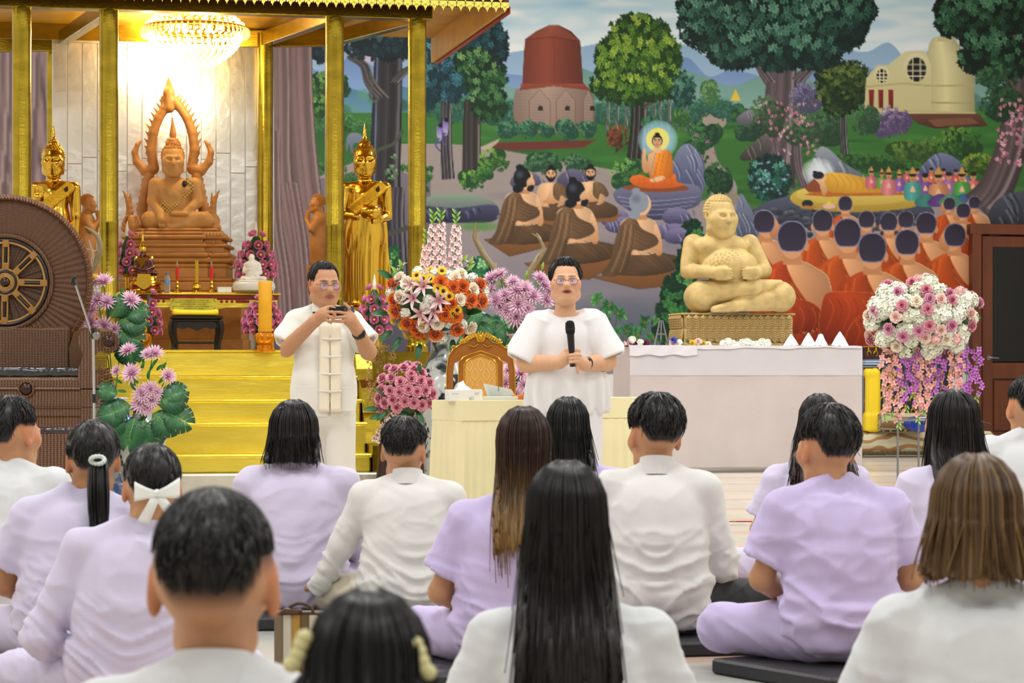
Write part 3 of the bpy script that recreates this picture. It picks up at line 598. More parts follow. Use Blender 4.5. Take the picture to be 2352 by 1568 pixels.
crown([(1768, 410, 48, 50)], '#12302c', '#2c6a58', '#6cb0a0', 10); [blob(prng.uniform(1730, 1810), prng.uniform(370, 450), 4, 3, '#a8b8e4', .9) for _ in range(25)]
poly([(1740, 480), (1790, 455), (1900, 440), (2040, 440), (2130, 470), (2140, 500), (2060, 520), (1900, 525), (1790, 515)], '#5c6478', '#2c3040')
for _ in range(90): x, y = prng.uniform(1735, 2140), prng.uniform(478, 540); poly([(x - 9, y), (x - 4, y - 6), (x + 6, y - 6), (x + 10, y), (x + 4, y + 6), (x - 5, y + 5)], prng.choice(['#59606c', '#3f4450', '#6c7484']), '#22252e', n=2)
poly([(1815, 455), (1850, 432), (1960, 424), (2080, 432), (2120, 455), (2090, 478), (1960, 488), (1850, 478)], '#d9c057', '#a88a34'); fill(ellp(1967, 446, 140, 26), '#e6d27a', '#c8a848'); fill([(1845, 448), (1880, 438), (2060, 436), (2085, 448), (1900, 452)], '#b8682a')
fill([(1870, 410), (1848, 432), (1858, 442), (1900, 440)], '#8c4a2c')
poly([(1895, 400), (1940, 398), (2000, 412), (2060, 430), (2065, 442), (1990, 444), (1930, 444), (1905, 440), (1890, 425)], '#e8b444', '#c8902c', shade=.15); poly([(2035, 428), (2065, 432), (2062, 444), (2030, 442)], SK, SKD)
for i in range(9): stroke([(1910 + i * 16, 400 + i * 2), (1925 + i * 15, 420 + i), (1920 + i * 15, 440)], 1.6, '#a8742a', 1, a=.6)
fill(ellp(1885, 408, 13, 11), SK); fill(ellp(1880, 403, 13, 9), '#1c2030'); fill(ellp(1872, 396, 5, 4), '#1c2030'); poly([(1882, 415), (1894, 418), (1900, 442), (1890, 448)], SK, SKD)
fill(ellp(1855, 468, 13, 9), '#22282c'); fill([(1836, 478), (1850, 472), (1876, 474), (1864, 482)], '#a87a3c'); fill(ellp(1905, 474, 15, 6), '#e0b4b8'); fill([(1896, 472), (1905, 460), (1914, 472)], '#e6cc4c')
# devotees behind the platform
def devotee(x, y, h, c, crownd=True):
    k = h / 60.
    poly([(x - 16 * k, y + 60 * k), (x - 17 * k, y + 30 * k), (x - 8 * k, y + 24 * k), (x + 8 * k, y + 24 * k), (x + 17 * k, y + 30 * k), (x + 16 * k, y + 60 * k)], c, shade=.35); poly([(x - 5 * k, y + 44 * k), (x, y + 32 * k), (x + 5 * k, y + 44 * k)], SK); fill(ellp(x, y + 14 * k, 7.5 * k, 10 * k), '#c8906a'); fill(ellp(x, y + 7 * k, 8 * k, 6 * k), '#2a1c18')
    if crownd: fill([(x - 8 * k, y + 7 * k), (x, y - 9 * k), (x + 8 * k, y + 7 * k)], '#c89a4c')
    for s in (-1, 1): line([(x + s * 5 * k, y + 12 * k), (x + s * 2 * k, y + 12.5 * k)], 1.2 * k, '#2a1810')
    line([(x - 2.5 * k, y + 19 * k), (x + 2.5 * k, y + 19 * k)], 1.4 * k, '#7a3428')
for x, y, h, c, cr in ((2002, 388, 44, '#c8687c', 1), (2026, 392, 40, '#6a9a4c', 1), (2084, 386, 34, '#b85a68', 0), (2108, 386, 36, '#8a5a9c', 0), (2140, 384, 36, '#c86a58', 0), (2168, 386, 36, '#b8587c', 0), (2196, 388, 38, '#c0504c', 0), (2218, 390, 38, '#5a7a9c', 0), (2066, 394, 44, '#8a5ab0', 1), (2042, 390, 56, '#d07a84', 1), (2236, 394, 52, '#d06a70', 0), (2126, 396, 56, '#7c4c94', 0), (2180, 394, 52, '#a06aa8', 0), (2097, 392, 66, '#4c9a94', 1), (2210, 392, 66, '#4c9a48', 1), (2156, 392, 76, '#c88a64', 1)): devotee(x, y, h, c, cr)
for x, c in ((2130, '#3c7a74'), (2160, '#5c3a7c'), (2215, '#3c5a94'), (2185, '#4c8a6c')): poly([(x - 28, 462), (x, 445), (x + 28, 462), (x + 20, 474), (x - 20, 474)], c, shade=.3)
# tree on the far right with roots
trunk([(2350, 60), (2340, 200), (2325, 330), (2290, 430), (2250, 480)], 50, 90, '#54484a', '#94868a', '#2a2226'); trunk([(2336, 110), (2310, 90), (2290, 40)], 20, 12, '#54484a', '#94868a'); trunk([(2320, 180), (2290, 165), (2260, 150)], 16, 8, '#54484a', '#94868a')
crown([(2250, 30, 90, 46), (2330, 20, 70, 60), (2200, 50, 50, 34), (2260, 90, 50, 30), (2260, 130, 56, 44), (2330, 130, 50, 44), (2200, 20, 50, 30)], '#0c2018', '#28543a', '#5c9470', 11); bush(2290, 180, 50, 30, '#1f3f2c', '#4c7c54', 6); bush(2300, 240, 50, 40, '#1c3826', '#3f6c44', 6)
for _ in range(60): dab(prng.uniform(2290, 2352), prng.uniform(230, 380), 6, rgb(prng.choice(['#c87890', '#d890a4', '#e8b0c0'])), 5, .34)
rock([(2270, 500), (2290, 460), (2340, 440), (2400, 450), (2420, 540), (2290, 540)], '#4c5060', '#24262e', '#7c8494', 10)
# monks seen from behind
def monk(x, y, h, prof=0, c='#c8581e'):
    k = h / 200.; cd = '#8c2f14'
    def q(*pts): return [(x + a * k, y + b * k) for a, b in pts]
    poly(q((-60, 96), (-32, 74), (-14, 66), (16, 66), (38, 76), (62, 96), (68, 150), (60, 210), (-60, 210), (-68, 150)), '#e3a878', '#b8744a', shade=.3, rim=('#f2cfa8', 1.5))
    poly(q((-14, 66), (-36, 74), (-62, 96), (-72, 150), (-74, 215), (64, 215), (60, 160), (30, 138), (8, 110), (-6, 84)), c, cd, shade=.3)
    for i in range(6): stroke(q((-6 + i * 2, 84 + i * 9), (14 + i * 4, 122 + i * 9), (48 + i * 2, 150 + i * 10)), 2.2 * k, '#7c2810' if i % 2 else '#e27a38', 1.2, a=.6)
    for i in range(4): stroke(q((-30 - i * 8, 78 + i * 5), (-40 - i * 6, 140), (-44 - i * 7, 210)), 2.5 * k, '#8c3014' if i % 2 else '#e07834', 1.5, a=.55)
    fill(np.array(q((-13, 40), (14, 40), (18, 72), (-16, 72))), '#c8895c'); fill(ellp(x + prof * 6 * k, y + 32 * k, 22 * k, 30 * k), '#dca074')
    if prof: poly(q((prof * 24, 18), (prof * 34, 36), (prof * 32, 56), (prof * 14, 60), (prof * 10, 30)), '#dca074', '#b8764c')
    else: [fill(ellp(x + s * 24 * k, y + 40 * k, 4.5 * k, 9 * k), '#d09468') for s in (-1, 1)]
    poly([(x + a * k - prof * 2 * k, y + b_ * k) for a, b_ in ((0, -3), (15, 1), (24, 14), (25, 30), (19, 46), (10, 50), (-10, 50), (-19, 46), (-25, 30), (-24, 14), (-15, 1))], '#8c88a8'); poly([(x + a * k - prof * 2 * k, y + b_ * k) for a, b_ in ((0, -1), (14, 3), (22.5, 15), (23.5, 30), (18, 44), (10, 48), (-10, 48), (-18, 44), (-23.5, 30), (-22.5, 15), (-14, 3))], '#2c2838', '#3a3448')
for a in ((2180, 455, 110, -1), (2238, 452, 110, -1), (2212, 468, 130, -1)): monk(*a)
for a in ((1942, 452, 130, 0), (1991, 486, 150, 0), (2080, 486, 150, -1), (2042, 490, 160, 0), (1890, 484, 190, 0), (2128, 490, 190, 0)): monk(*a)
monk(1757, 485, 200, 1, '#c05018'); monk(2192, 516, 200, -1)
for a in ((1947, 505, 250, 0), (2084, 530, 220, 0)): monk(*a)
monk(1820, 511, 270, 0, '#c0481c'); monk(2004, 538, 260, 0, '#b8481a')
for P in ([(1740, 740), (1760, 690), (1850, 690), (1890, 720), (1870, 760), (1740, 770)], [(1890, 690), (1930, 670), (2060, 690), (2080, 780), (1900, 790)], [(1960, 740), (2010, 720), (2080, 740), (2080, 800), (1950, 800)]):
    poly(P, '#b8441a', '#7c2410', shade=.3, rim=('#d8783c', 1.5)); a_ = np.array(P)
    for i in range(9): t = i / 8; x = a_[:, 0].min() + 15 + t * (np.ptp(a_[:, 0]) - 40); y = a_[:, 1].min() + 8; stroke([(x, y + 8), (x + 10, y + 35), (x - 6, y + 80)], 3, '#7c2810' if i % 2 else '#d86a30', 1.5, a=.5)
# plants in front
for x, y in ((1375, 690), (1400, 700), (1390, 730), (1420, 720), (1440, 760), (1360, 740), (1465, 770), (1410, 770), (1480, 740), (1500, 775), (1350, 790), (1450, 800)): stroke([(1400, 800), ((x + 1400) / 2, (y + 810) / 2), (x, y)], 2, '#3c4a2a', 1); [dab(x + prng.uniform(-8, 8), y + prng.uniform(-8, 8), 17, rgb(prng.choice(['#2f6a3c', '#3f8048', '#1f4f34', '#5a9c50'])), 5, .26) for _ in range(3)]; blob(x, y, 6, 5, '#a87a3c', .6)
crown([(1560, 680, 36, 50), (1545, 740, 40, 50), (1580, 610, 22, 40), (1590, 560, 20, 50)], '#10301f', '#2c6a38', '#5c9c4c', 13, 1, 5, .3); crown([(1100, 640, 30, 40), (1110, 780, 60, 50), (1180, 760, 40, 40)], '#1a4a34', '#3c8a58', '#8cc88c', 13, .8, 5, .3)
# great trunk with roots behind the altar
poly([(560, -60), (700, -60), (705, 180), (722, 330), (740, 480), (745, 640), (700, 760), (560, 800)], '#7c6360', '#5c4c58', shade=.3)
for P, w, w2 in (([(640, -60), (646, 200), (650, 420), (690, 640), (720, 800)], 40, 60), ([(690, -60), (692, 200), (706, 400), (740, 640), (760, 800)], 52, 60), ([(628, 300), (632, 500), (650, 640), (660, 800)], 30, 40), ([(668, 420), (690, 560), (700, 700), (700, 800)], 30, 46)): trunk(P, w, w2, '#77605f', '#a48c86', '#372e34')
poly([(-60, -60), (160, -60), (150, 200), (110, 480), (60, 800), (-60, 800)], '#77605c', '#5c4c58', shade=.2)
for P, w, w2 in (([(60, -60), (50, 240), (20, 520)], 60, 80), ([(105, -60), (98, 260), (86, 480), (60, 700)], 20, 30), ([(0, -60), (-8, 300), (-40, 600)], 50, 80)): trunk(P, w, w2, '#7c6664', '#a48c88', '#1c181c')
for _ in range(500): blob(prng.uniform(-60, 740), prng.uniform(100, 760), 7, 20, prng.choice(['#8c7470', '#5a4a4e', '#7a6668']), .12)

def build_mural():
    xs = np.concatenate([np.arange(MX0, 620, 6.0), np.arange(620, 2352, 2.3), np.arange(2352, MX1, 6.0)]); ys = np.concatenate([np.arange(MY0, 0, 6.0), np.arange(0, 700, 2.3), np.arange(700, MY1 - 1, 4.0)])
    # photo pixel -> point of the (tilted in plan) wall plane, 12 mm in front of the plaster
    X, Yp = np.meshgrid(xs, ys); t = (X - 1176.0) / F_PX; off = .012 / math.cos(WALL_A); Y = (WALL_Y0 - off) / (1 - math.tan(WALL_A) * t); P = np.stack([t * Y, Y, EYE + (HORIZON - Yp) / F_PX * Y], -1)
    P[..., 2] = np.maximum(P[..., 2], .05)
    ix = np.clip(X - MX0, 0, CW - 1.001); iy = np.clip(Yp - MY0, 0, CH - 1.001); x0 = ix.astype(int); y0 = iy.astype(int); fx = (ix - x0)[..., None]; fy = (iy - y0)[..., None]
    c = (CV[y0, x0] * (1 - fx) + CV[y0, np.minimum(x0 + 1, CW - 1)] * fx) * (1 - fy) + (CV[np.minimum(y0 + 1, CH - 1), x0] * (1 - fx) + CV[np.minimum(y0 + 1, CH - 1), np.minimum(x0 + 1, CW - 1)] * fx) * fy
    c = np.clip(c / 255., 0, 1); lin = np.where(c <= .04045, c / 12.92, ((c + .055) / 1.055) ** 2.4)
    a, b = X.shape; k = (np.arange(a - 1)[:, None] * b + np.arange(b - 1)[None]).ravel(); Q = np.stack([k, k + b, k + b + 1, k + 1], 1)
    m = M('mural_paint', attr=True, rough=.55, spec=.3)
    return mk('mural_painting', P.reshape(-1, 3), Q, m, None, lin.reshape(-1, 3), smooth=False)
mural = tag(build_mural(), 'huge wall mural of monks, ascetics, trees, a brick stupa and a reclining robed figure', 'mural')
# ---------------------------------------------------------------- gilded shrine: stepped dais, pavilion, silver panelling, chandelier
GOLD = M('gold_leaf', '#a8912f', .22, 1.0, nz=(6, .26), bump=(26, .12), stretch=(1, 1, 2.2))
GOLDB = M('gold_leaf_bright', '#ecd652', .33, .85, nz=(4, .2), bump=(12, .6), stretch=(.35, 1, 1.6))
GOLDP = M('gold_polished', '#d6ab3e', .17, 1.0, nz=(6, .06))
GOLDD = M('gold_dull', '#a98a3c', .42, .9, nz=(10, .2), bump=(40, .3))
REDL = M('red_lacquer', '#8e1c1a', .3, nz=(6, .1)); DKRED = M('dark_red_board', '#4a1414', .5)
SILVER = M('silver_leaf', '#d9d9d6', .30, .92, nz=(3.5, .14), bump=(9, .55)); WOODD = M('dark_stained_wood', '#4a2c18', .35, nz=(3, .3), stretch=(1, 1, 8))
c769 = S(769, 0, 294); c769[2] = 0
cols_f = [online(px, c769, du) for px in (50, 250, 769, 958)]
CEN = (cols_f[1] + cols_f[2]) / 2; CEN[2] = 0
TD = Matrix.Translation(CEN.tolist()) @ Matrix.Rotation(WALL_A, 4, 'Z')     # dais frame: x along the front, y away from the viewer
def D(u, v, z=0): return CEN + u * du + v * dv + np.array([0, 0, z])
ZT = 1.131
dais = thing('golden_dais', 'gilded stepped dais with a silver plinth carrying the shrine', 'dais', CEN, WALL_A)
b = MB(); b.box((-.27, 2.2, .56), (4.0, 4.8, 1.12), .01); b.build('core', WOODD, dais)
b = MB(); b.box((-.27, 2.17, 1.0), (4.06, 4.9, .26), .012); b.build('upper_band', GOLD, dais)
hts = [.924, .735, .554, .313]; v0 = -.30
b = MB(); b.box((0, v0 + .1, 1.0275), (2.05, .30, .206), .012); b.build('step', GOLDB, dais)
b = MB(); b.box((0, v0 + .1, ZT + .004), (2.07, .32, .02), .006); b.build('step_edge', GOLDB, dais)
prev = ZT
for i, h in enumerate(hts):
    nxt = (hts + [.18])[i + 1]; vf = v0 - .06 - .27 * (i + 1)
    b = MB(); b.box((0, vf + .20, (h + nxt) / 2), (2.05, .46, h - nxt), .012); b.build('step', GOLDB, dais)
    b = MB(); b.box((0, vf + .12, h - .006), (2.08, .33, .03), .01); b.build('step_edge', GOLDB, dais)
b = MB(); b.box((0, -.76, .09), (2.34, 1.8, .178), .012); b.build('plinth', M('silver_plinth', '#d6d3c4', .34, .6, nz=(8, .12), bump=(20, .3)), dais)
for s_ in (-1, 1):
    pr = [(-.25, 1.0), (-.25, .60), (-.50, .60), (-.52, .50), (-.95, .50), (-.95, .30), (-1.42, .30), (-1.42, .145), (-.2, .145)]
    cur = [(-.22, .145), (-1.46, .145), (-1.46, .33), (-1.08, .34), (-1.05, .42), (-1.02, .52), (-.94, .56), (-.90, .66), (-.88, .74), (-.78, .80), (-.66, .79), (-.62, .88), (-.55, .99), (-.44, 1.03), (-.22, 1.02)]
    b = MB(); x0 = s_ * 1.035; b.prism([(a * 1.03, .18 + (z - .145) * 1.1) for a, z in cur], min(x0, x0 + s_ * .13), max(x0, x0 + s_ * .13), plane='yz'); b.build('side_curb', GOLD, dais, smooth=False)
# pavilion
pav = thing('gilded_pavilion', 'gilded canopy on round gold columns with scalloped fringe over the altar', 'pavilion', CEN + (0, 0, ZT), WALL_A)
def dl(p): return TD.inverted() @ Vector((float(p[0]), float(p[1]), float(p[2])))
ZB = 3.955 - ZT
cols_b = [S(125, 0, 258), S(609, 0, 262), S(764, 0, 262)]
def column(pw, r, h):
    q = dl(pw); b = MB(); b.lathe([(r * 1.25, 0), (r * 1.25, .05), (r * 1.05, .07), (r, .1), (r, .42), (r * 1.05, .43), (r * 1.05, .45), (r, .46), (r, 1.05), (r * 1.03, 1.06), (r * 1.03, 1.08), (r, 1.09), (r, h - .25), (r * 1.02, h - .24), (r * 1.02, h)], 32); o = b.build('column', GOLD, pav); o.location = (q.x, q.y, 0)
for p in cols_f: column(p, .077, ZB + .02)
for p in cols_b: column(p, .073, ZB + .22)
def beam(p, q, w, h, mat=GOLD, name='beam', drop=0.0):
    """beam between two plan points given in pavilion space (x, y, z of its underside)"""
    p = Vector(p); q = Vector(q); d = q - p; L_ = d.length; b = MB(); b.box((L_ / 2, 0, h / 2), (L_, w, h), .006); o = b.build(name, mat, pav)
    R = d.to_track_quat('X', 'Z').to_matrix().to_4x4(); o.matrix_local = Matrix.Translation(p) @ R; return o
F_ = [dl(p) for p in cols_f]; B_ = [dl(p) for p in cols_b]
beam((-2.25, F_[1].y, ZB), (F_[3].x + .12, F_[3].y, ZB), .15, .16)
for a, c in ((F_[1], B_[0]), (F_[2], B_[1]), (F_[3], B_[2])): beam((a.x, a.y + .05, ZB - .03), (c.x, c.y, ZB + .10), .10, .13)
beam((B_[0].x - .8, B_[0].y, ZB + .06), (B_[2].x + .1, B_[2].y, ZB + .10), .09, .16)
# eaves: fascia board, soffit, red trim and hanging fringe
EV, EU = -.55, 2.33
b = MB(); b.box((-.1, EV + .02, ZB + .17), (2 * EU + .2, .03, .26), .004); b.build('fascia_board', DKRED, pav)
b = MB(); b.box((EU - .015, 1.25, ZB + .16), (.03, 3.5, .26), .004); b.build('fascia_board', M('gilt_paint', '#c8962a', .45, .3, nz=(5, .2)), pav)
b = MB(); b.box((-.1, 1.2, ZB + .28), (2 * EU + .15, 3.5, .03), .004); b.build('soffit', M('gilt_paint', '#c8962a', .45, .3, nz=(5, .2)), pav)
b = MB(); b.box((-.1, 1.2, ZB + .40), (2 * EU + .3, 3.7, .20), .02); b.build('roof_slab', REDL, pav)
orn = MB()
pts = [(-.034, .0), (-.036, -.022), (-.026, -.034), (-.018, -.026), (-.012, -.044), (-.006, -.050), (0, -.070), (.006, -.050), (.012, -.044), (.018, -.026), (.026, -.034), (.036, -.022), (.034, 0), (.02, .016), (-.02, .016)]
orn.prism(pts, -.012, .006); orn.ball((0, -.012, -.016), (.012, .008, .014), 8, 5); orn.ball((-.026, -.010, .004), (.009, .007, .011), 6, 4); orn.ball((.026, -.010, .004), (.009, .007, .011), 6, 4)
orn_me = orn.mesh('fringe_ornament', M('fringe_gold', '#d8cc5c', .3, .85, nz=(20, .15)), smooth=False)
n = 63
for r_ in range(3):
    for i in range(n):
        inst('fringe_ornament', orn_me, pav, Matrix.Translation((EU - .04 - (i + .5 * (r_ % 2)) * .0745, EV - .012 - .004 * (r_ % 2), ZB + .07 + r_ * .072)))
tas = MB(); tas.prism([(-.03, .03), (-.03, -.03), (-.015, -.022), (0, -.034), (.015, -.022), (.03, -.03), (.03, .03)], -.005, .005, plane='yz'); tas_me = tas.mesh('red_trim_tooth', REDL, smooth=False)
for i in range(58): inst('red_trim_tooth', tas_me, pav, Matrix.Translation((EU + .012, EV + .05 + i * .06, ZB + .03)))
# silver panelling behind the altar: planks and the gilt band above
SW = B_[1].y + .10; x_r = dl(online(630, (np.array(TD @ Vector((0, SW, 0)))), du)).x; x_l = dl(online(120, (np.array(TD @ Vector((0, SW, 0)))), du)).x
sil = thing('silver_panel_wall', 'wall of silver-leafed planks behind the wooden seated figure', 'panelling', CEN + (0, 0, ZT), WALL_A)
b = MB(); b.box(((x_l + x_r) / 2, SW + .05, 1.48), (x_r - x_l, .05, 2.94), .004); b.build('backing', SILVER, sil)
npk = 15; pwid = (x_r - x_l) / npk
for i in range(npk):
    zs = [0.02, .62 + .3 * ((i * 7) % 3) / 3, 1.72 + .25 * ((i * 5) % 4) / 4, 2.92]
    for a, c in zip(zs[:-1], zs[1:]):
        b = MB(); b.box((0, 0, 0), (pwid - .006, .022, c - a - .004), .003); o = b.build('silver_plank', SILVER, sil); o.location = (x_l + (i + .5) * pwid, SW + .012 + .003 * ((i * 3) % 2), (a + c) / 2)
b = MB(); b.box(((x_l + x_r) / 2 - .3, SW + .02, 3.11), (x_r - x_l + .8, .05, .34), .004); b.build('gilt_band', GOLD, sil)
# chandelier
chp = S(448, 92, 274); ch = thing('crystal_chandelier', 'lit crystal bowl chandelier hanging before the silver wall', 'chandelier', (chp[0], chp[1], chp[2]))
CRY = M('lit_crystal', '#fff2cf', .1, emit=(hexc('#ffdf94'), 2.6)); HOT = M('lamp_glass', '#fff6e0', .3, emit=(hexc('#ffe9b8'), 14))  # beads emit a little themselves, standing in for bulb light caught in them
b = MB()
for k in range(10):
    a = k / 9; rr = .40 * math.cos(a * 1.25) ** .8 + .02; z = .05 - .27 * a
    nn = max(6, int(rr * 95))
    for j in range(nn): t = 2 * PI * (j + .5 * (k % 2)) / nn; b.ball((rr * math.cos(t), rr * math.sin(t), z), (.0145, .0145, .017), 6, 4)
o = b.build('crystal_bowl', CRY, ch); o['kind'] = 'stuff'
b = MB()
for j in range(56):
    t = 2 * PI * j / 56; c_, s_ = math.cos(t), math.sin(t); b.tube([(.46 * c_, .46 * s_, .11), (.485 * c_, .485 * s_, .09), (.49 * c_, .49 * s_, .05), (.475 * c_, .475 * s_, .02)], [.008, .009, .011, .004], 5)
o = b.build('crystal_drops', M('glowing_crystal', '#f4e2b4', .05, emit=(hexc('#ffd27a'), .9)), ch); o['kind'] = 'stuff'  # drops get a faint emission in place of light passing through from the bulbs
b = MB(); b.tube([(.46 * math.cos(t), .46 * math.sin(t), .10) for t in np.linspace(0, 2 * PI, 48, endpoint=False)], .018, 8, closed=True); b.tube([(.30 * math.cos(t), .30 * math.sin(t), .22) for t in np.linspace(0, 2 * PI, 40, endpoint=False)], .016, 8, closed=True); b.build('ring', GOLDP, ch)
b = MB(); b.tube([(0, 0, .2), (0, 0, ZB + ZT + .26 - chp[2])], .014, 8); [b.tube([(.3 * math.cos(t), .3 * math.sin(t), .22), (0, 0, .3)], .008, 5) for t in np.linspace(0, 2 * PI, 6, endpoint=False)]; b.build('stem', GOLDP, ch)
for j in range(6):
    t = 2 * PI * j / 6; b = MB(); b.ball((.22 * math.cos(t), .22 * math.sin(t), .14), (.03, .03, .05), 10, 6); b.build('bulb', HOT, ch)
b = MB()
for k in range(4):
    rr = .44 - k * .04
    for j in range(40): t = 2 * PI * (j + .5 * (k % 2)) / 40; b.ball((rr * math.cos(t), rr * math.sin(t), .14 + k * .035), (.012, .012, .016), 6, 4)
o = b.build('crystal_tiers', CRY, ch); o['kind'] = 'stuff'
def point(name, loc, e, r, col):
    l = bpy.data.lights.new(name, 'POINT'); l.energy = e; l.shadow_soft_size = r; l.color = col; o = bpy.data.objects.new(name, l); COL.objects.link(o); o.location = [float(x) for x in loc]
point('chandelier_glow', (chp[0], chp[1], chp[2] + .34), 60, .15, (1, .80, .48)); point('chandelier_glow', (chp[0] - .42, chp[1] + .2, chp[2] - .02), 55, .10, (1, .80, .48)); point('chandelier_glow', (chp[0] + .1, chp[1] - .2, chp[2] - .32), 26, .10, (1, .82, .5))
# ---------------------------------------------------------------- figures: heads and hands as smooth unions
FRONT = np.array([[-1, 0, 0], [0, -1, 0], [0, 0, 1.0]]).T      # columns: figure's right, forward, up for one that looks at the viewer
def rotz(a): return np.array([[math.cos(a), -math.sin(a), 0], [math.sin(a), math.cos(a), 0], [0, 0, 1.0]])
def rotx(a): return np.array([[1, 0, 0], [0, math.cos(a), -math.sin(a)], [0, math.sin(a), math.cos(a)]])
def roty(a): return np.array([[math.cos(a), 0, math.sin(a)], [0, 1, 0], [-math.sin(a), 0, math.cos(a)]])
def head_sdf(s, c, R, k, ear=1.0, neck=.052, face=True, jaw=1.0, lobe=0.0, mouth=0.0, nose=1.0, nk=(0, -.04, -.18)):
    """human head about .232 k tall centred at c; R columns are right, forward, up"""
    c = np.array(c, float)
    def p(x, y, z): return c + R @ (np.array([x, y, z]) * k)
    def E(q, r, kk=.02, sub=False): s.ell(p(*q), np.array(r) * k, kk * k, R, sub)
    def C(a, b, ra, rb, kk=.015, sub=False): s.cap(p(*a), p(*b), ra * k, rb * k, kk * k, sub)
    E((0, -.014, .03), (.074, .092, .086)); E((0, .026, -.03), (.060 * jaw, .064, .080), .03); E((0, .058, -.094), (.026 * jaw, .024, .02), .03); C((-.045 * jaw, .01, -.07), (-.018, .055, -.095), .022, .02, .03); C((.045 * jaw, .01, -.07), (.018, .055, -.095), .022, .02, .03)
    C((0, -.016, -.06), nk, neck, neck * 1.08, .014)
    for sx in (-1, 1):
        E((sx * .074, -.006, -.004), (.010 * ear, .020 * ear, .034 * ear), .006); E((sx * .079, -.002, .004), (.006, .010, .018), .004, True)
        if lobe: C((sx * .075, -.004, -.03), (sx * .072, .004, -.03 - lobe), .008, .009, .006)
    if not face: return
    for sx in (-1, 1):
        E((sx * .040, .050, -.012), (.028, .028, .026), .03); E((sx * .031, .090, .006), (.017, .016, .010), .012, True); E((sx * .031, .075, .003), (.0155, .0115, .0105), .004)
        C((sx * .012, .084, .022), (sx * .046, .070, .022), .010, .008, .012); E((sx * .012, .092, -.030), (.009 * nose, .010, .008), .006)
    C((0, .082, .016), (0, .104, -.026), .0075, .0125 * nose, .012); E((0, .100, -.030), (.011 * nose, .010, .009), .006)
    E((0, .078, -.060), (.030, .016, .020), .02); C((-.022, .080, -.054), (.022, .080, -.054), .005, .005, .006); C((-.017, .081, -.066), (.017, .081, -.066), .006, .006, .006); E((0, .088, -.053), (.012, .006, .006), .004)
    if mouth: E((0, .098, -.0605), (.021, .014, .0045 * mouth), .002, True)
    else: C((-.02, .093, -.0600), (.02, .093, -.0600), .0022, .0022, .002, True)
def curls(b, c, R, k, n=10, rows=9, r=.0105, zmin=-.35, front=.35):
    for i in range(rows):
        th = (i + .5) / rows * 2.05
        m = max(1, int(n * 2.4 * math.sin(min(th, PI / 2 + .3))))
        for j in range(m):
            ph = 2 * PI * (j + .5 * (i % 2)) / m; d = np.array([math.sin(th) * math.sin(ph), math.sin(th) * math.cos(ph), math.cos(th)])
            if d[1] > 0.15 and d[2] < .52: continue
            if d[2] < zmin: continue
            if abs(d[0]) > .8 and d[2] < -.15: continue
            q = np.array([0, -.014, .03]) + d * np.array([.077, .095, .089]); b.ball(np.array(c) + R @ (q * k), r * k, 6, 4)
class Fig:
    """a figure drawn in photo pixels about the pixel (px, py) of its base, one metre spanning s pixels"""
    def __init__(f, name, label, cat, px, py, s, rz=0.0, group=None):
        f.px, f.py, f.s = px, py, s * DEPTH; f.w = at(px, py, F_PX / f.s); f.rz = rz; f.o = thing(name, label, cat, f.w, rz, group)
    def q(f, x, y, d=0.0):
        """point d pixels behind the base plane that is seen at pixel (x, y)"""
        m = 0 if f.rz else d / F_PX; return np.array([x - f.px + (x - 1176.0) * m, d, f.py - y + (HORIZON - y) * m], float)
    def put(f, name, V, Q, mat, par=None, col=None): return mk(name, np.asarray(V) / f.s, Q, mat, par or f.o, col)
    def mb(f, name, b, mat, par=None, smooth=True, auto=.6):
        b.v = (np.array(b.v) / f.s).tolist(); return b.build(name, mat, par or f.o, smooth, auto)
WOODC = M('carved_teak', '#bd8140', .5, nz=(9, .22), bump=(40, .25)); WOODL = M('carved_teak_pale', '#cb9552', .5, nz=(9, .22), bump=(40, .25))

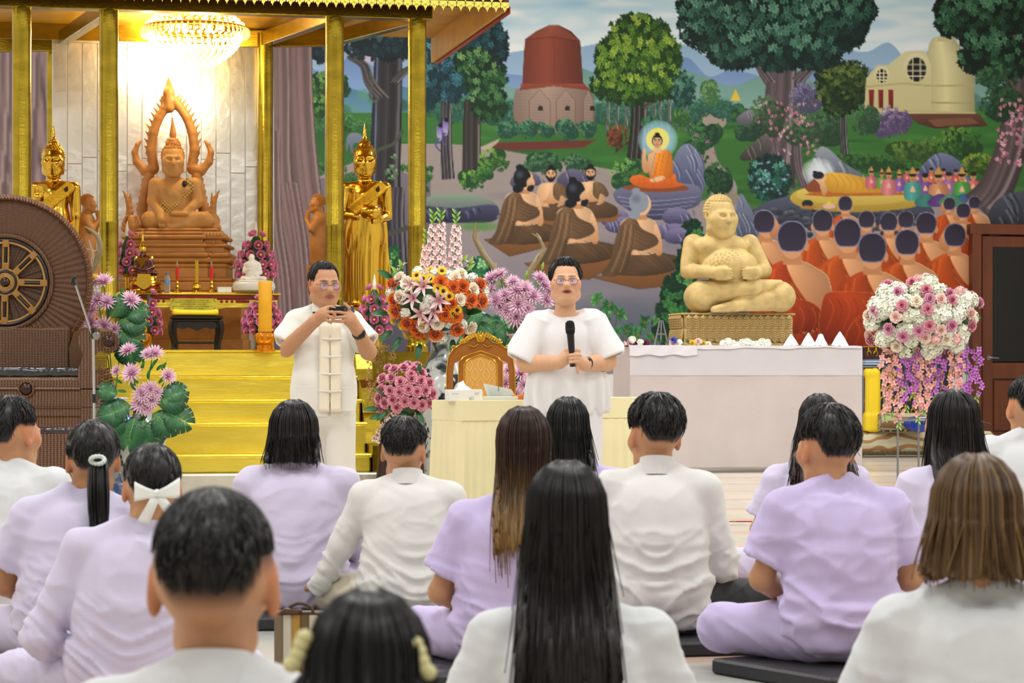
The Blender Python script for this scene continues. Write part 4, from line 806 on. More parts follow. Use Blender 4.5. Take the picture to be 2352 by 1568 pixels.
def main_figure():
    f = Fig('seated_wooden_figure', 'carved teak seated figure with flame arch behind it on the tiered pedestal', 'statue', 403, 527, 274); q = f.q
    s = SDF((-105, -62, -4), (105, 60, 215), 1.6); R = FRONT @ rotz(.18) @ rotx(-.06)
    hc = q(397, 368, -6); head_sdf(s, hc, R, 305, 1.15, .050, lobe=.05, jaw=1.02)
    s.cap(q(402, 505, 8), q(401, 450, 2), 33, 33, 8); s.ell(q(401, 428, 2), (47, 24, 17), 8); s.ell(q(390, 436, -16), (22, 12, 14), 6); s.ell(q(414, 436, -16), (22, 12, 14), 6); s.cap(q(400, 420, 0), q(399, 404, -2), 14, 13, 5)
    s.cap(q(358, 424, 2), q(352, 462, 0), 15, 12, 6); s.cap(q(352, 462, 0), q(370, 492, -34), 12, 8, 5)           # arm over the knee
    s.cap(q(368, 486, -34), q(371, 506, -46), 8, 8, 4)
    for i in range(4): s.cap(q(365 + i * 4, 504, -46), q(366 + i * 3.6, 520, -50), 2.2, 1.8, 1)
    s.cap(q(446, 424, 2), q(453, 464, 0), 15, 12, 6); s.cap(q(453, 464, 0), q(425, 488, -30), 12, 8, 5); s.ell(q(412, 491, -36), (20, 10, 5), 5); s.cap(q(408, 490, -36), q(396, 488, -40), 4, 3, 2)
    s.cap(q(352, 506, -14), q(470, 502, -20), 19, 13, 8); s.cap(q(478, 506, -8), q(390, 521, -36), 19, 7, 7); s.ell(q(347, 506, -10), (20, 22, 19), 8); s.ell(q(482, 508, -6), (20, 22, 18), 8); s.cap(q(390, 521, -36), q(372, 523, -34), 7, 5, 4)
    s.ell(q(400, 512, 6), (70, 40, 16), 8)
    V, Q = s.net(1); f.put('figure', V, Q, WOODL)
    b = MB(); curls(b, hc, R, 312, 10, 9, .013); c = hc + R @ np.array([0, -.014, .118]) * 305
    b.lathe([(17, -8), (17, 2), (13, 12), (6, 16)], 16, c); b.lathe([(6, 12), (8, 20), (7, 30), (4, 46), (1, 62)], 12, c)
    for i in range(26): t = i * 2.4; z = 2 + (i % 9) * 1.6; r = 17 - z * .45; b.ball(c + (r * math.cos(t), r * math.sin(t), z - 3), 3.6, 6, 4)
    f.mb('hair_curls', b, WOODC)
    # beaded sash across the chest
    b = MB(); rows = 12
    for i in range(15):
        for j in range(5):
            t = i / 14; a = j / 4; x = 441 - 62 * t + (a - .5) * 22 * (1 - .2 * t); y = 418 + 62 * t + (a - .5) * 16; dx = (x - 401) / 52; d = 2 - 27 * math.sqrt(max(0, 1 - dx * dx * .92)) - 8 * t * (1 - abs(dx)); b.ball(q(x, y, d), (3.6, 2.4, 3.2), 6, 4)
    f.mb('beaded_sash', b, M('beaded_gold', '#c9a95e', .35, .6, nz=(30, .3)))
    b = MB(); b.ball(q(424, 422, -30), (6, 3, 7.5), 10, 6); f.mb('brooch', b, M('dark_brooch', '#2c1c16', .25))
    # flame arch
    s = SDF((-110, 10, -10), (110, 44, 360), 1.5)
    for m in (1, -1):
        def z(x, y, d=27): return q(403 + (x - 395) * (1 if m == 1 else -1) - 8 * (0 if m == 1 else 1) * 0 - 6, y, d)
        low = [z(326, 520), z(324, 480), z(333, 440), z(340, 405)]; up = [z(352, 384), z(345, 345), z(350, 305), z(362, 272), z(378, 248), z(391, 232)]; hook = [z(350, 388), z(330, 392), z(312, 372), z(307, 350), z(314, 332), z(321, 324)]
        for P, ra, rb in ((low, 11, 11), (up, 10, 9), (hook, 12, 2)):
            n = len(P) - 1
            for i in range(n): s.cap(P[i], P[i + 1], ra + (rb - ra) * i / n, ra + (rb - ra) * (i + 1) / n, 4)
        pu = np.array(up)
        for i in range(13):
            t = i / 12 * (len(pu) - 1); a = int(min(t, len(pu) - 2)); p = pu[a] * (1 - (t - a)) + pu[a + 1] * (t - a); o = np.array([-m * 1.0 * (11 if i < 11 else 9), 0, 9]); s.cap(p + o * .5, p + o * 1.5 + (0, 0, 4), 4, 1.2, 2)
        pl = np.array(low)
        for i in range(9):
            t = i / 8 * (len(pl) - 1); a = int(min(t, len(pl) - 2)); p = pl[a] * (1 - (t - a)) + pl[a + 1] * (t - a); s.cap(p + (-m * 8, 0, 2), p + (-m * 13, 0, 8), 3.5, 1.2, 2)
        s.cap(q(391 - m * 15, 246, 27), q(391 - m * 20, 222, 27), 6, 1.5, 3)
    s.cap(q(389, 246, 27), q(388, 212, 27), 12, 12, 5); s.cap(q(388, 214, 27), q(387, 180, 27), 12, 1.5, 4)
    V, Q = s.net(1); V = V + np.array([0, 0, 0]); f.put('flame_arch', V, Q, WOODC)
    return f
mf = main_figure()
def pedestal():
    f = Fig('tiered_wooden_pedestal', 'carved teak pedestal of many moulded tiers under the seated wooden figure', 'pedestal', 418, 812, 274); q = f.q
    T = [(811, 780, 150, 0), (780, 700, 146, 0), (700, 672, 140, 1), (672, 650, 134, 1), (650, 640, 126, 1), (640, 618, 110, 0), (618, 606, 112, 1), (606, 594, 122, 1), (594, 583, 128, 1), (583, 571, 114, 0), (571, 563, 124, 1), (563, 553, 108, 0), (553, 543, 120, 1), (543, 535, 110, 1), (535, 527, 100, 1)]
    for y0, y1, hw, mould in T:
        b = MB(); cx = 418 - 10 * (y0 < 600); b.box(q(cx, (y0 + y1) / 2, 20), (2 * hw, 2 * hw * .56, y0 - y1), 3.5 if mould else 1); b.box(q(cx, (y0 + y1) / 2, 14), (2 * hw * .62, 2 * hw * .62, y0 - y1), 3.5 if mould else 1); f.mb('tier', b, WOODC)
    b = MB()
    for i in range(9):
        for y in (558, 577, 630): b.box(q(330 + i * 20, y, -48), (5, 10, 10), 2)
    f.mb('brackets', b, WOODC)['kind'] = 'stuff'
    for k, x in enumerate(range(318, 514, 8)):
        b = MB(); b.ball((0, 0, 0), (4.2, 3, 5), 8, 5); o = f.mb('lotus_petal', b, WOODL); o.location = (q(x, 538, -46) / f.s).tolist()
    # little guardian at the corner and two naga finials
    s = SDF((-140, -50, 255), (-90, -10, 345), 1.3); R = FRONT
    head_sdf(s, q(302, 507, -30), R, 115, 1.2); s.cap(q(302, 530, -30), q(302, 520, -30), 11, 12, 5)
    for m in (-1, 1): s.cap(q(302 + m * 10, 520, -30), q(302 + m * 19, 514, -30), 4, 3.5, 2); s.cap(q(302 + m * 19, 514, -30), q(302 + m * 12, 497, -30), 3.5, 3, 2)
    V, Q = s.net(1); f.put('guardian_carving', V, Q, WOODC)
    for x0, m in ((294, 1), (492, -1)):
        s = SDF(q(x0 - 26, 535, -34), q(x0 + 26, 430, -2), 1.3)
        for i in range(7):
            t = i / 6; s.cap(q(x0 - m * 4 + m * 9 * math.sin(t * 3), 522 - 70 * t, -18), q(x0 - m * 6 + m * 9 * math.sin(t * 3 + .5) - m * 2, 512 - 74 * t, -18), 9 * (1 - t) + 3, 6 * (1 - t) + 1.5, 3); s.cap(q(x0 + m * 4, 520 - 60 * t, -18), q(x0 + m * (14 - 8 * t), 508 - 66 * t, -18), 3.5, 1, 2)
        V, Q = s.net(1); f.put('naga_finial', V, Q, WOODC)
    return f
pedestal()

def gold_standing(px, s_, bowl, label):
    f = Fig('standing_gold_figure', label, 'statue', px, 706, s_, group='gilded standing figures'); q = lambda x, y, d=0: f.q(px - 838 + x, y, d)
    s = SDF((-64, -46, -2), (64, 40, 382), 1.7); R = FRONT @ rotz(.10); hc = q(838, 370, -4); head_sdf(s, hc, R, 312, 1.1, .046, lobe=.06)
    s.cap(q(838, 490, 2), q(840, 452, 0), 30, 31, 8); s.ell(q(841, 431, 2), (46, 20, 14), 8); s.cap(q(839, 425, 0), q(838, 408, -2), 14, 13, 6)
    s.cap(q(838, 500, 2), q(836, 690, 2), 33, 33, 12); s.ell(q(836, 540, 0), (40, 24, 60), 14); s.cap(q(820, 560, -8), q(818, 690, -8), 17, 15, 6); s.cap(q(854, 560, -8), q(852, 690, -8), 17, 15, 6)
    for m in (-1, 1): s.ell(q(836 + m * 16, 697, -20), (10, 18, 7), 3)
    # hanging robe edge
    s.box(q(884, 600, 8), (10, 5, 92), 3, 5, roty(-.07)); s.box(q(792, 600, 8), (8, 4, 92), 3, 5, roty(.06))
    s.cap(q(886, 432, 2), q(891, 495, -2), 13, 10, 5)
    if bowl:
        s.cap(q(796, 432, 2), q(790, 492, -4), 13, 10, 5); s.cap(q(790, 492, -4), q(822, 498, -28), 9, 6.5, 4); s.cap(q(891, 495, -2), q(876, 502, -26), 9, 6.5, 4)
        for i in range(4): s.cap(q(822, 491 + i * 4.5, -30), q(850, 491 + i * 4.8, -35), 2.6, 2.0, 1); s.cap(q(876, 497 + i * 4, -30), q(857, 499 + i * 4.4, -36), 2.6, 2, 1)
    else:
        s.cap(q(796, 432, 2), q(790, 490, -2), 13, 10, 5); s.cap(q(790, 490, -2), q(799, 466, -26), 9, 6, 4); s.box(q(801, 455, -29), (8, 4, 8), 3, 3)
        for i in range(4): s.cap(q(795 + i * 4.2, 449, -29), q(795 + i * 4.2, 434 - (2 if i in (1, 2) else 0), -30), 2.1, 1.7, .6)
        s.cap(q(808, 458, -29), q(812, 450, -30), 2.3, 1.8, 1); s.cap(q(891, 495, -2), q(888, 556, -6), 9, 7, 4); s.cap(q(888, 556, -6), q(886, 580, -8), 7, 3, 3)
    V, Q = s.net(1); n = vnormals(V, Q); z = V[:, 2]; fold = np.clip((706 - 520 - z) / 60, 0, 1) * np.sin(V[:, 0] * .42 + np.sin(z * .02)) * 1.2; V = V + n * fold[:, None]; f.put('figure', V, Q, GOLDP)
    b = MB(); curls(b, hc, R, 318, 11, 10, .0115); c = hc + R @ np.array([0, -.014, .118]) * 312; b.lathe([(15, -8), (15, 0), (11, 9), (5, 13)], 16, c)
    for i in range(24): t = i * 2.4; zz = (i % 8) * 1.6; r = 15 - zz * .5; b.ball(c + (r * math.cos(t), r * math.sin(t), zz - 2), 3.0, 6, 4)
    b.lathe([(4, 10), (6, 16), (4, 22), (5, 26), (3, 32), (3.4, 36), (1.5, 42), (.6, 52)], 10, c); f.mb('hair_curls', b, GOLDP)
    b = MB(); G = []
    for i in range(22):
        t = i / 21; row = []
        for j in range(7):
            a = j / 6 - .5; x = 882 - 74 * t + a * 26 * .75; y = 424 + 62 * t + a * 26 * .7; dx = (x - 840) / 50; d = 1 - 37 * math.sqrt(max(.05, 1 - dx * dx)) + (0 if t < .8 else 4 * (t - .8) * 5) - 1.6 * abs(math.sin(i * 1.7 + j * 2.1)) - (2.0 if j in (0, 1, 5, 6) else 0); row.append(q(x, y, min(d, -16)))
        G.append(row)
    b.sheet(G); o = f.mb('sash', b, M('sash_gold', '#d6a830', .3, 1.0, nz=(60, .3), bump=(120, .8))); so = o.modifiers.new('thick', 'SOLIDIFY'); so.thickness = .012
    b = MB(); [b.ball(q(866 + 4 * math.cos(t), 434 + 5 * math.sin(t), -33), 3.2, 6, 4) for t in np.linspace(0, 6.28, 9)]; b.ball(q(866, 434, -34), 4, 8, 5); f.mb('rosette', b, M('dark_rosette', '#4a2c14', .4, .4))
    if bowl: b = MB(); b.lathe([(6, -16), (18, -13), (26, -4), (27, 4), (23, 12), (19, 15), (20, 17)], 28, q(852, 488, -34)); f.mb('alms_bowl', b, GOLDP)
    b = MB(); b.lathe([(52, -96), (52, -90), (46, -86), (40, -70), (44, -66), (44, -54), (36, -48), (36, -36), (46, -22), (48, -8), (46, 0)], 32, q(836, 706, 4)); f.mb('lotus_base', b, GOLDD)
    f.o.location.z = f.o.location.z
    return f
gold_standing(838, 268, True, 'gilded standing figure holding an alms bowl behind the photographing man')
gold_standing(122, 288, False, 'gilded standing figure with raised palm behind the round wicker chair back')
def disciple(px, m, label, sc_=266):
    f = Fig('wooden_disciple', label, 'statue', px, 612, sc_, group='wooden disciples beside the altar'); q = lambda x, y, d=0: np.array([m * (x - 730), d, 612 - y], float)
    s = SDF((-46, -34, -2), (46, 34, 172), 1.5); R = np.array([[0, -1, 0], [-m, 0, 0], [0, 0, 1.0]]).T
    if m < 0: R = np.array([[0, 1, 0], [1, 0, 0], [0, 0, 1.0]]).T
    head_sdf(s, q(729, 467, 0), R, 172, 1.3, .05, lobe=.03); s.cap(q(732, 600, 0), q(735, 520, 0), 17, 19, 8); s.ell(q(736, 505, 0), (18, 26, 14), 8); s.cap(q(734, 500, 0), q(731, 485, 0), 9, 8, 5)
    for d in (-20, 20): s.cap(q(734, 506, d), q(718, 528, d * 1.1), 9, 7, 4); s.cap(q(718, 528, d * 1.1), q(707, 508, d * .25), 7, 4.5, 3)
    s.box(q(706, 496, 0), (4.5, 5, 13), 2.5, 3, roty(m * .2)); s.ell(q(736, 560, 0), (20, 24, 52), 8)
    V, Q = s.net(1); f.put('figure', V, Q, WOODC)
    b = MB(); curls(b, q(729, 467, 0), R, 176, 10, 8, .012); f.mb('hair_curls', b, WOODC)
    zb = (f.py - 806 - (EYE - ZT) * f.s); b = MB(); b.lathe([(30, zb), (30, zb + 14), (24, zb + 18), (20, zb + 60), (24, zb + 70), (16, zb + 84), (24, zb + 104), (26, -8), (24, 1)] if False else [(30, -192), (30, -186), (22, -180), (20, -130), (28, -118), (20, -100), (14, -84), (22, -60), (26, -30), (26, -6), (24, 2)], 20); f.mb('turned_stand', b, WOODC)
disciple(730, 1, 'small teak disciple with joined hands right of the altar'); disciple(202, -1, 'small bald teak disciple turned away beside the left gilded figure', 284)

# ---------------------------------------------------------------- stone figure on the white table
def stone_figure():
    STONE = M('carved_sandstone', '#c9ae70', .6, nz=(11, .28), bump=(30, .3))
    f = Fig('stout_stone_figure', 'large carved yellow stone figure of a stout seated monk on the white table', 'statue', 1690, 717, 250); q = f.q
    s = SDF((-128, -90, -2), (146, 72, 280), 1.8); R = FRONT @ rotz(.42) @ rotx(-.05); hc = q(1654, 498, -10); head_sdf(s, hc, R, 400, 1.15, .062, lobe=.055, jaw=1.22, nose=.9)
    s.ell(q(1660, 590, 4), (60, 44, 52), 8); s.ell(q(1676, 612, -22), (63, 46, 42), 4); s.ell(q(1655, 563, 2), (72, 34, 20), 8); s.ell(q(1630, 566, -20), (30, 18, 20), 8); s.ell(q(1684, 566, -20), (30, 18, 20), 8); s.cap(q(1655, 552, 2), q(1655, 530, -2), 26, 25, 8)
    s.cap(q(1592, 560, 6), q(1580, 620, -2), 22, 19, 4); s.cap(q(1580, 622, -4), q(1644, 626, -66), 18, 12, 3); s.cap(q(1722, 560, 6), q(1754, 620, -2), 21, 18, 4); s.cap(q(1754, 622, -4), q(1733, 628, -62), 17, 12, 3)
    s.box(q(1658, 628, -68), (14, 7, 13), 5, 6); s.box(q(1726, 628, -64), (12, 7, 13), 5, 6)
    for i in range(4): s.cap(q(1664, 619 + i * 6.6, -72), q(1682 - (i == 3) * 3 - (i == 0) * 2, 620 + i * 6.2, -70), 3.4, 2.8, 1.2); s.cap(q(1722, 619 + i * 6.4, -70), q(1706 + (i == 3) * 2, 620 + i * 6.2, -68), 3.4, 2.8, 1.2)
    s.cap(q(1652, 616, -68), q(1664, 612, -66), 4, 3, 2)
    s.ell(q(1612, 682, -14), (40, 52, 37), 5); s.cap(q(1614, 676, -24), q(1730, 662, -54), 32, 18, 4); s.cap(q(1730, 660, -48), q(1790, 652, -34), 17, 8, 6)
    s.ell(q(1790, 682, -8), (36, 48, 35), 5); s.cap(q(1786, 686, -24), q(1690, 702, -64), 28, 13, 3); s.cap(q(1690, 702, -60), q(1640, 711, -62), 12, 7, 5); s.ell(q(1700, 690, 8), (90, 50, 26), 5)
    V, Q = s.net(1); o = f.put('figure', V, Q, STONE)
    b = MB(); curls(b, hc, R, 408, 12, 11, .0115, zmin=-.5)
    f.mb('hair_curls', b, STONE); b = MB()
    for i in range(60): t = i * 2.39996; r = math.sqrt(i / 60.) * 46; x = 1676 + r * math.cos(t); y = 604 + r * .62 * math.sin(t); dx = (x - 1676) / 64; dz = (y - 612) / 46; d = -22 - 47 * math.sqrt(max(.1, 1 - dx * dx - dz * dz)); b.tube([q(x + 2.4 * math.cos(a), y + 2.4 * math.sin(a), d) for a in np.linspace(0, 2 * PI, 8, endpoint=False)], .5, 4, closed=True)
    f.mb('carved_rings', b, STONE)['kind'] = 'stuff'
    return f
stone_figure()
# ---------------------------------------------------------------- altar table and what stands on the dais
ZTp = lambda s: HORIZON + (EYE - ZT) * s * DEPTH           # photo row of the dais floor at scale s
YEL = M('yellow_wax', '#e0a312', .5, nz=(8, .12), sss=.15); AMBER = M('amber_glass', '#d9861a', .12, .55, nz=(12, .1)); BLKW = M('black_lacquer', '#17120f', .25); YCL = M('yellow_cloth', '#f0cf1e', .55, bump=(40, .2)); WHITEP = M('white_porcelain', '#e9e3d6', .25)
def table_leg(f, b, x, y0, y1, d, r=7, bow=9):
    b.tube([f.q(x, y0 + (y1 - y0) * t, d) + (bow * math.sin(t * PI) * (1 if x > f.px else -1) * (1 - 1.6 * t), 0, 0) for t in np.linspace(0, 1, 9)], [r * (1.35 - .7 * t + (.5 if t > .9 else 0)) for t in np.linspace(0, 1, 9)], 8)
SA = 284
f = Fig('altar_table', 'low red and gold altar table before the wooden pedestal', 'table', 458, ZTp(SA), SA, WALL_A); q = f.q
b = MB(); b.box(q(458, 675, 30), (372, 82, 6), 2); f.mb('table_top', b, GOLDB)
b = MB(); b.box(q(458, 682, 30), (362, 76, 8), 1); f.mb('red_band', b, REDL)
b = MB(); pr = [(-178, 121), (178, 121), (178, 96), (150, 97), (130, 104), (60, 104), (40, 100), (-40, 100), (-60, 104), (-130, 104), (-150, 97), (-178, 96)]; b.prism(pr, -8, -3); f.mb('apron', b, GOLDB, smooth=False)
for x in (352, 364, 376, 508, 520, 532): b = MB(); b.ball(q(x, 692, -8), (3.6, 1.5, 3.6), 10, 6); f.mb('red_stud', b, REDL)
for x in (330, 556): b = MB(); b.box(q(x, 692, -8.5), (32, 2, 6), 1); f.mb('red_inlay', b, REDL)
for x in (292, 624):
    for d in (0, 60): b = MB(); table_leg(f, b, x, 690, ZTp(SA) - 1, d, 9, 12); f.mb('leg', b, GOLDB)
# yellow notice on the apron
f2 = Fig('yellow_notice', 'small yellow notice card with lines of dark script on the altar apron', 'sign', 445, 713, SA + 3, WALL_A); q = f2.q
b = MB(); b.box(q(445, 699, 2), (107, 2, 28), .5); f2.mb('card', b, M('yellow_card', '#d8cc3c', .5))
b = MB(); rr = random.Random(3)
for k, y in enumerate((689.5, 694, 698.5, 703.5, 708)):
    x = 445 - (34, 42, 30, 47, 22)[k]; e = 445 + (34, 38, 28, 47, 22)[k]
    while x < e:
        w = rr.uniform(1.2, 2.4)
        for c_ in range(2): b.box(q(x + c_ * w * .5, y + rr.uniform(-.3, .3), .7), (w * .25, .3, rr.uniform(1.1, 2)), .05)
        b.box(q(x + w * .3, y - 1 + 2 * (rr.random() < .3), .7), (w * .7, .3, .35), .05); x += w + (.7 if rr.random() < .85 else 2.5)
f2.mb('script_lines', b, M('dark_ink', '#4a4420', .6), smooth=False)['kind'] = 'stuff'
b = MB()
for sx in (-1, 1):
    for sy in (-1, 1): b.tube([q(445 + sx * (50 - 5 * math.sin(t) * (1 - t / 8)), 699 + sy * (11 - 4 * math.cos(t)), .6) for t in np.linspace(0, 4, 9)], .4, 4)
f2.mb('corner_scroll', b, MATS['dark_ink'])['kind'] = 'stuff'
# black stool with a yellow cushion
f = Fig('black_stool', 'black lacquered low stool in front of the altar table', 'stool', 452, ZTp(297), 297, WALL_A); q = f.q
b = MB(); b.box(q(452, 729, 20), (120, 62, 8), 2.5); b.box(q(452, 736, 20), (108, 54, 6), 1.5); f.mb('seat_top', b, BLKW)
b = MB(); b.prism([(-52, 68), (52, 68), (50, 58), (34, 52), (20, 56), (8, 52), (0, 48), (-8, 52), (-20, 56), (-34, 52), (-50, 58)], -8, -3); f.mb('apron', b, BLKW, smooth=False)
for x in (402, 502):
    for d in (-2, 42): b = MB(); table_leg(f, b, x, 738, ZTp(297) - 1, d, 7.5, 9); f.mb('leg', b, BLKW)
b = MB(); b.box(q(452, 787, -2), (92, 4, 5), 1); f.mb('stretcher', b, BLKW)
f3 = Fig('yellow_cushion', 'flat yellow cushion on the black stool', 'cushion', 450, 725, 297, WALL_A); q = f3.q
s = SDF((-58, -8, -1), (58, 50, 22), 1.6); s.box(q(450, 718, 20), (52, 25, 6), 5, 1); V, Q = s.net(2); V[:, 2] += 3.5 * (np.abs(V[:, 0]) / 52) ** 4 * (V[:, 2] > 5); f3.put('cover', V, Q, YCL)
# seated red glass figure with gold regalia
f = Fig('red_glass_figure', 'small dark red seated figure with gold crown and gold base on the altar', 'statue', 337, 672, SA + 2, group='small figures on the altar'); q = f.q
s = SDF((-34, -22, 30), (34, 22, 128), 1.0); R = FRONT; head_sdf(s, q(328, 585, -2), R, 95, 1, .05); s.cap(q(331, 620, 2), q(330, 600, 0), 14, 16, 4); s.ell(q(330, 599, 0), (18, 10, 7), 4)
for m in (-1, 1): s.cap(q(331 + m * 17, 600, 0), q(331 + m * 20, 614, -2), 5, 4.5, 2); s.cap(q(331 + m * 20, 614, -2), q(331 + m * 4, 620, -14), 4.5, 3, 2)
s.cap(q(308, 628, -4), q(352, 626, -10), 6.5, 5, 3); s.cap(q(356, 628, -4), q(312, 630, -12), 6.5, 4, 3); s.ell(q(332, 628, 2), (26, 14, 6), 3); V, Q = s.net(1); f.put('figure', V, Q, M('ruby_glass', '#4c0a0c', .08, coat=.6))
b = MB(); c = q(328, 573, -2); b.lathe([(8.5, -5), (9.5, 0), (8, 6), (5, 10), (6, 13), (3.5, 18), (4, 21), (2, 27), (1, 38), (.4, 46)], 16, c)
for m in (-1, 1): b.lathe([(1, 0), (5, 2), (4, 6), (1, 11)], 8, q(331 + m * 18, 598, -1)); b.ball(q(331 + m * 24, 628, -6), (5, 5, 6), 8, 5); b.tube([q(331 + m * 20, 612, -2) + (5 * math.cos(t), 5 * math.sin(t), 0) for t in np.linspace(0, 6.28, 10)], 1.4, 5)
b.prism([(328 - 337 + x, z + 62) for x, z in ((-13, 18), (13, 18), (8, 8), (4, 0), (0, -6), (-4, 0), (-8, 8))], -17, -10); f.mb('gold_regalia', b, GOLDP)
for y0, y1, hw in ((672, 664, 40), (664, 656, 36), (656, 646, 38), (646, 634, 30)): b = MB(); b.lathe([(hw * .93, 0), (hw, (y0 - y1) * .3), (hw * .9, (y0 - y1) * .7), (hw * .86, y0 - y1)], 28, q(335, y0, 0), sq=(1, .6)); f.mb('base_tier', b, GOLDP if hw != 36 else REDL)
b = MB(); b.prism([(-16, 42), (12, 42), (14, 30), (16, 18), (6, 10), (-2, 6), (-10, 10), (-20, 18), (-18, 30)], -30, -24); f.mb('front_cloth', b, M('gold_brocade', '#d9b53c', .35, .8, bump=(300, .8)), smooth=False)
# small white figure on a round base
f = Fig('white_marble_figure', 'small white seated figure on a round white base at the altar end', 'statue', 585, 672, SA, group='small figures on the altar'); q = f.q
b = MB(); b.lathe([(38, 0), (47, 4), (50, 12), (48, 20), (45, 22), (45, 25), (38, 27)], 40, q(583, 671, 26), sq=(1, .75)); f.mb('round_base', b, WHITEP)
s = SDF((-40, 0, 24), (40, 50, 100), 1.0); R = FRONT @ rotz(-.5) @ rotx(.15); head_sdf(s, q(578, 592, 22), R, 78, 1.2, .052, lobe=.03); s.cap(q(580, 636, 26), q(580, 612, 25), 15, 15, 4); s.ell(q(580, 607, 25), (17, 10, 7), 4); s.cap(q(580, 606, 24), q(579, 600, 23), 6, 6, 3)
s.cap(q(565, 608, 25), q(561, 622, 22), 5, 4.5, 2); s.cap(q(561, 622, 22), q(574, 618, 12), 4.5, 3, 2); s.cap(q(595, 608, 25), q(598, 626, 22), 5, 4.5, 2); s.cap(q(598, 626, 22), q(588, 632, 12), 4.5, 3, 2); s.cap(q(558, 640, 22), q(600, 638, 12), 6, 4, 3); s.cap(q(606, 640, 22), q(566, 641, 10), 6, 4, 3); s.ell(q(583, 640, 26), (28, 16, 6), 3); V, Q = s.net(1); f.put('figure', V, Q, WHITEP)
# candles, incense, bottle, box
for px, lab in ((407, 'left red candle in a brass holder on the altar beside the water bottle'), (486, 'right red candle in a brass holder on the altar beside the white box')):
    f = Fig('red_candle', lab, 'candle', px, 672, SA + 4, group='red altar candles'); q = f.q
    b = MB(); b.lathe([(10, 0), (10, 2), (6, 4), (2.5, 8), (4.5, 13), (2.5, 18), (4, 22), (2.4, 26), (3.5, 30)], 16); f.mb('brass_holder', b, GOLDP); b = MB(); b.lathe([(3, 29), (3.8, 40), (3.8, 60)], 14); f.mb('red_stick', b, M('red_wax', '#d01c14', .4)); b = MB(); b.lathe([(1.6, 60), (2.3, 66), (1.8, 70), (.4, 75)], 10); f.mb('flame_bulb', b, M('clear_bulb', '#d8d4c8', .05, trans=.8))
f = Fig('incense_pot', 'small brass incense pot with yellow joss sticks on the altar', 'incense pot', 452, 672, SA + 4); q = f.q
b = MB(); b.lathe([(5, 4), (9, 6), (12, 11), (11.5, 16), (9, 20), (10.5, 22), (9, 22), (8, 18)], 20); [b.tube([(6 * math.cos(t), 6 * math.sin(t), 6), (8 * math.cos(t), 8 * math.sin(t), 0)], [2, 1.2], 6) for t in (.5, 2.6, 4.7)]; f.mb('pot', b, GOLDP)
for k in range(5): b = MB(); x = (k - 2) * 1.3; b.tube([(x, 0, 16), (x * 1.1 + (k % 2) * .5, 0, 76 - (k % 3) * 2)], .75, 5); f.mb('joss_stick', b, M('joss_yellow', '#c8a41c', .6))
f = Fig('water_bottle', 'small clear plastic water bottle with blue label on the altar', 'bottle', 384, 672, SA + 1); q = f.q
b = MB(); b.lathe([(6.5, 0), (7.2, 2), (6.8, 8), (7.2, 12), (6.8, 18), (7.2, 22), (7.2, 30), (6.5, 35), (3.2, 40), (3.2, 42)], 16); f.mb('body', b, M('clear_plastic', '#dfe6e6', .08, trans=.85)); b = MB(); b.lathe([(7.3, 20), (7.4, 21), (7.4, 29), (7.3, 30)], 16, cap=False); f.mb('label_wrap', b, M('blue_label', '#6a9ccc', .4)); b = MB(); b.lathe([(3.6, 41), (3.6, 45), (3, 46)], 12); f.mb('cap', b, M('blue_cap', '#4a6ea4', .4))
f = Fig('white_box', 'small white paper box on the altar beside the round white base', 'box', 516, 672, SA + 5, WALL_A); q = f.q; b = MB(); b.box((0, 8, 6), (31, 20, 11.5), .6); f.mb('box_body', b, M('white_paper', '#e6e2d2', .7)); b = MB(); b.box((0, 8, 12), (32, 21, 2), .5); f.mb('box_lid', b, MATS['white_paper'])
# tall yellow candles in amber lotus holders
for px, top, s_, lab in ((322, 690, 298, 'tall yellow candle with blackened tip at the left of the dais edge'), (609, 646, 302, 'tallest yellow candle on an amber lotus holder at the right of the dais edge')):
    f = Fig('yellow_pillar_candle', lab, 'candle', px, ZTp(s_), s_, group='yellow pillar candles'); h0 = ZTp(s_) - 762; h1 = ZTp(s_) - top
    b = MB(); b.lathe([(24, 0), (24, 4), (18, 7), (20, 14), (15, 17), (22, 24), (24, 34), (20, 42), (16, 44)], 24); f.mb('lotus_holder', b, AMBER)
    for k in range(10): t = 2 * PI * k / 10; b = MB(); b.ball((20 * math.cos(t), 20 * math.sin(t), 33), (5, 5, 9), 8, 5); f.mb('holder_petal', b, AMBER)
    b = MB(); b.lathe([(15.5, h0), (16, h0 + 4), (15.6, (h0 + h1) / 2), (15.8, h1 - 2), (14.5, h1), (6, h1 - 1.5), (2, h1 - 3)], 24); f.mb('wax_body', b, YEL)
    if px < 400: b = MB(); b.ball((-2, -12, h1 - 6), (5, 4, 6), 8, 5); f.mb('burnt_wick', b, M('soot', '#1c140c', .8))
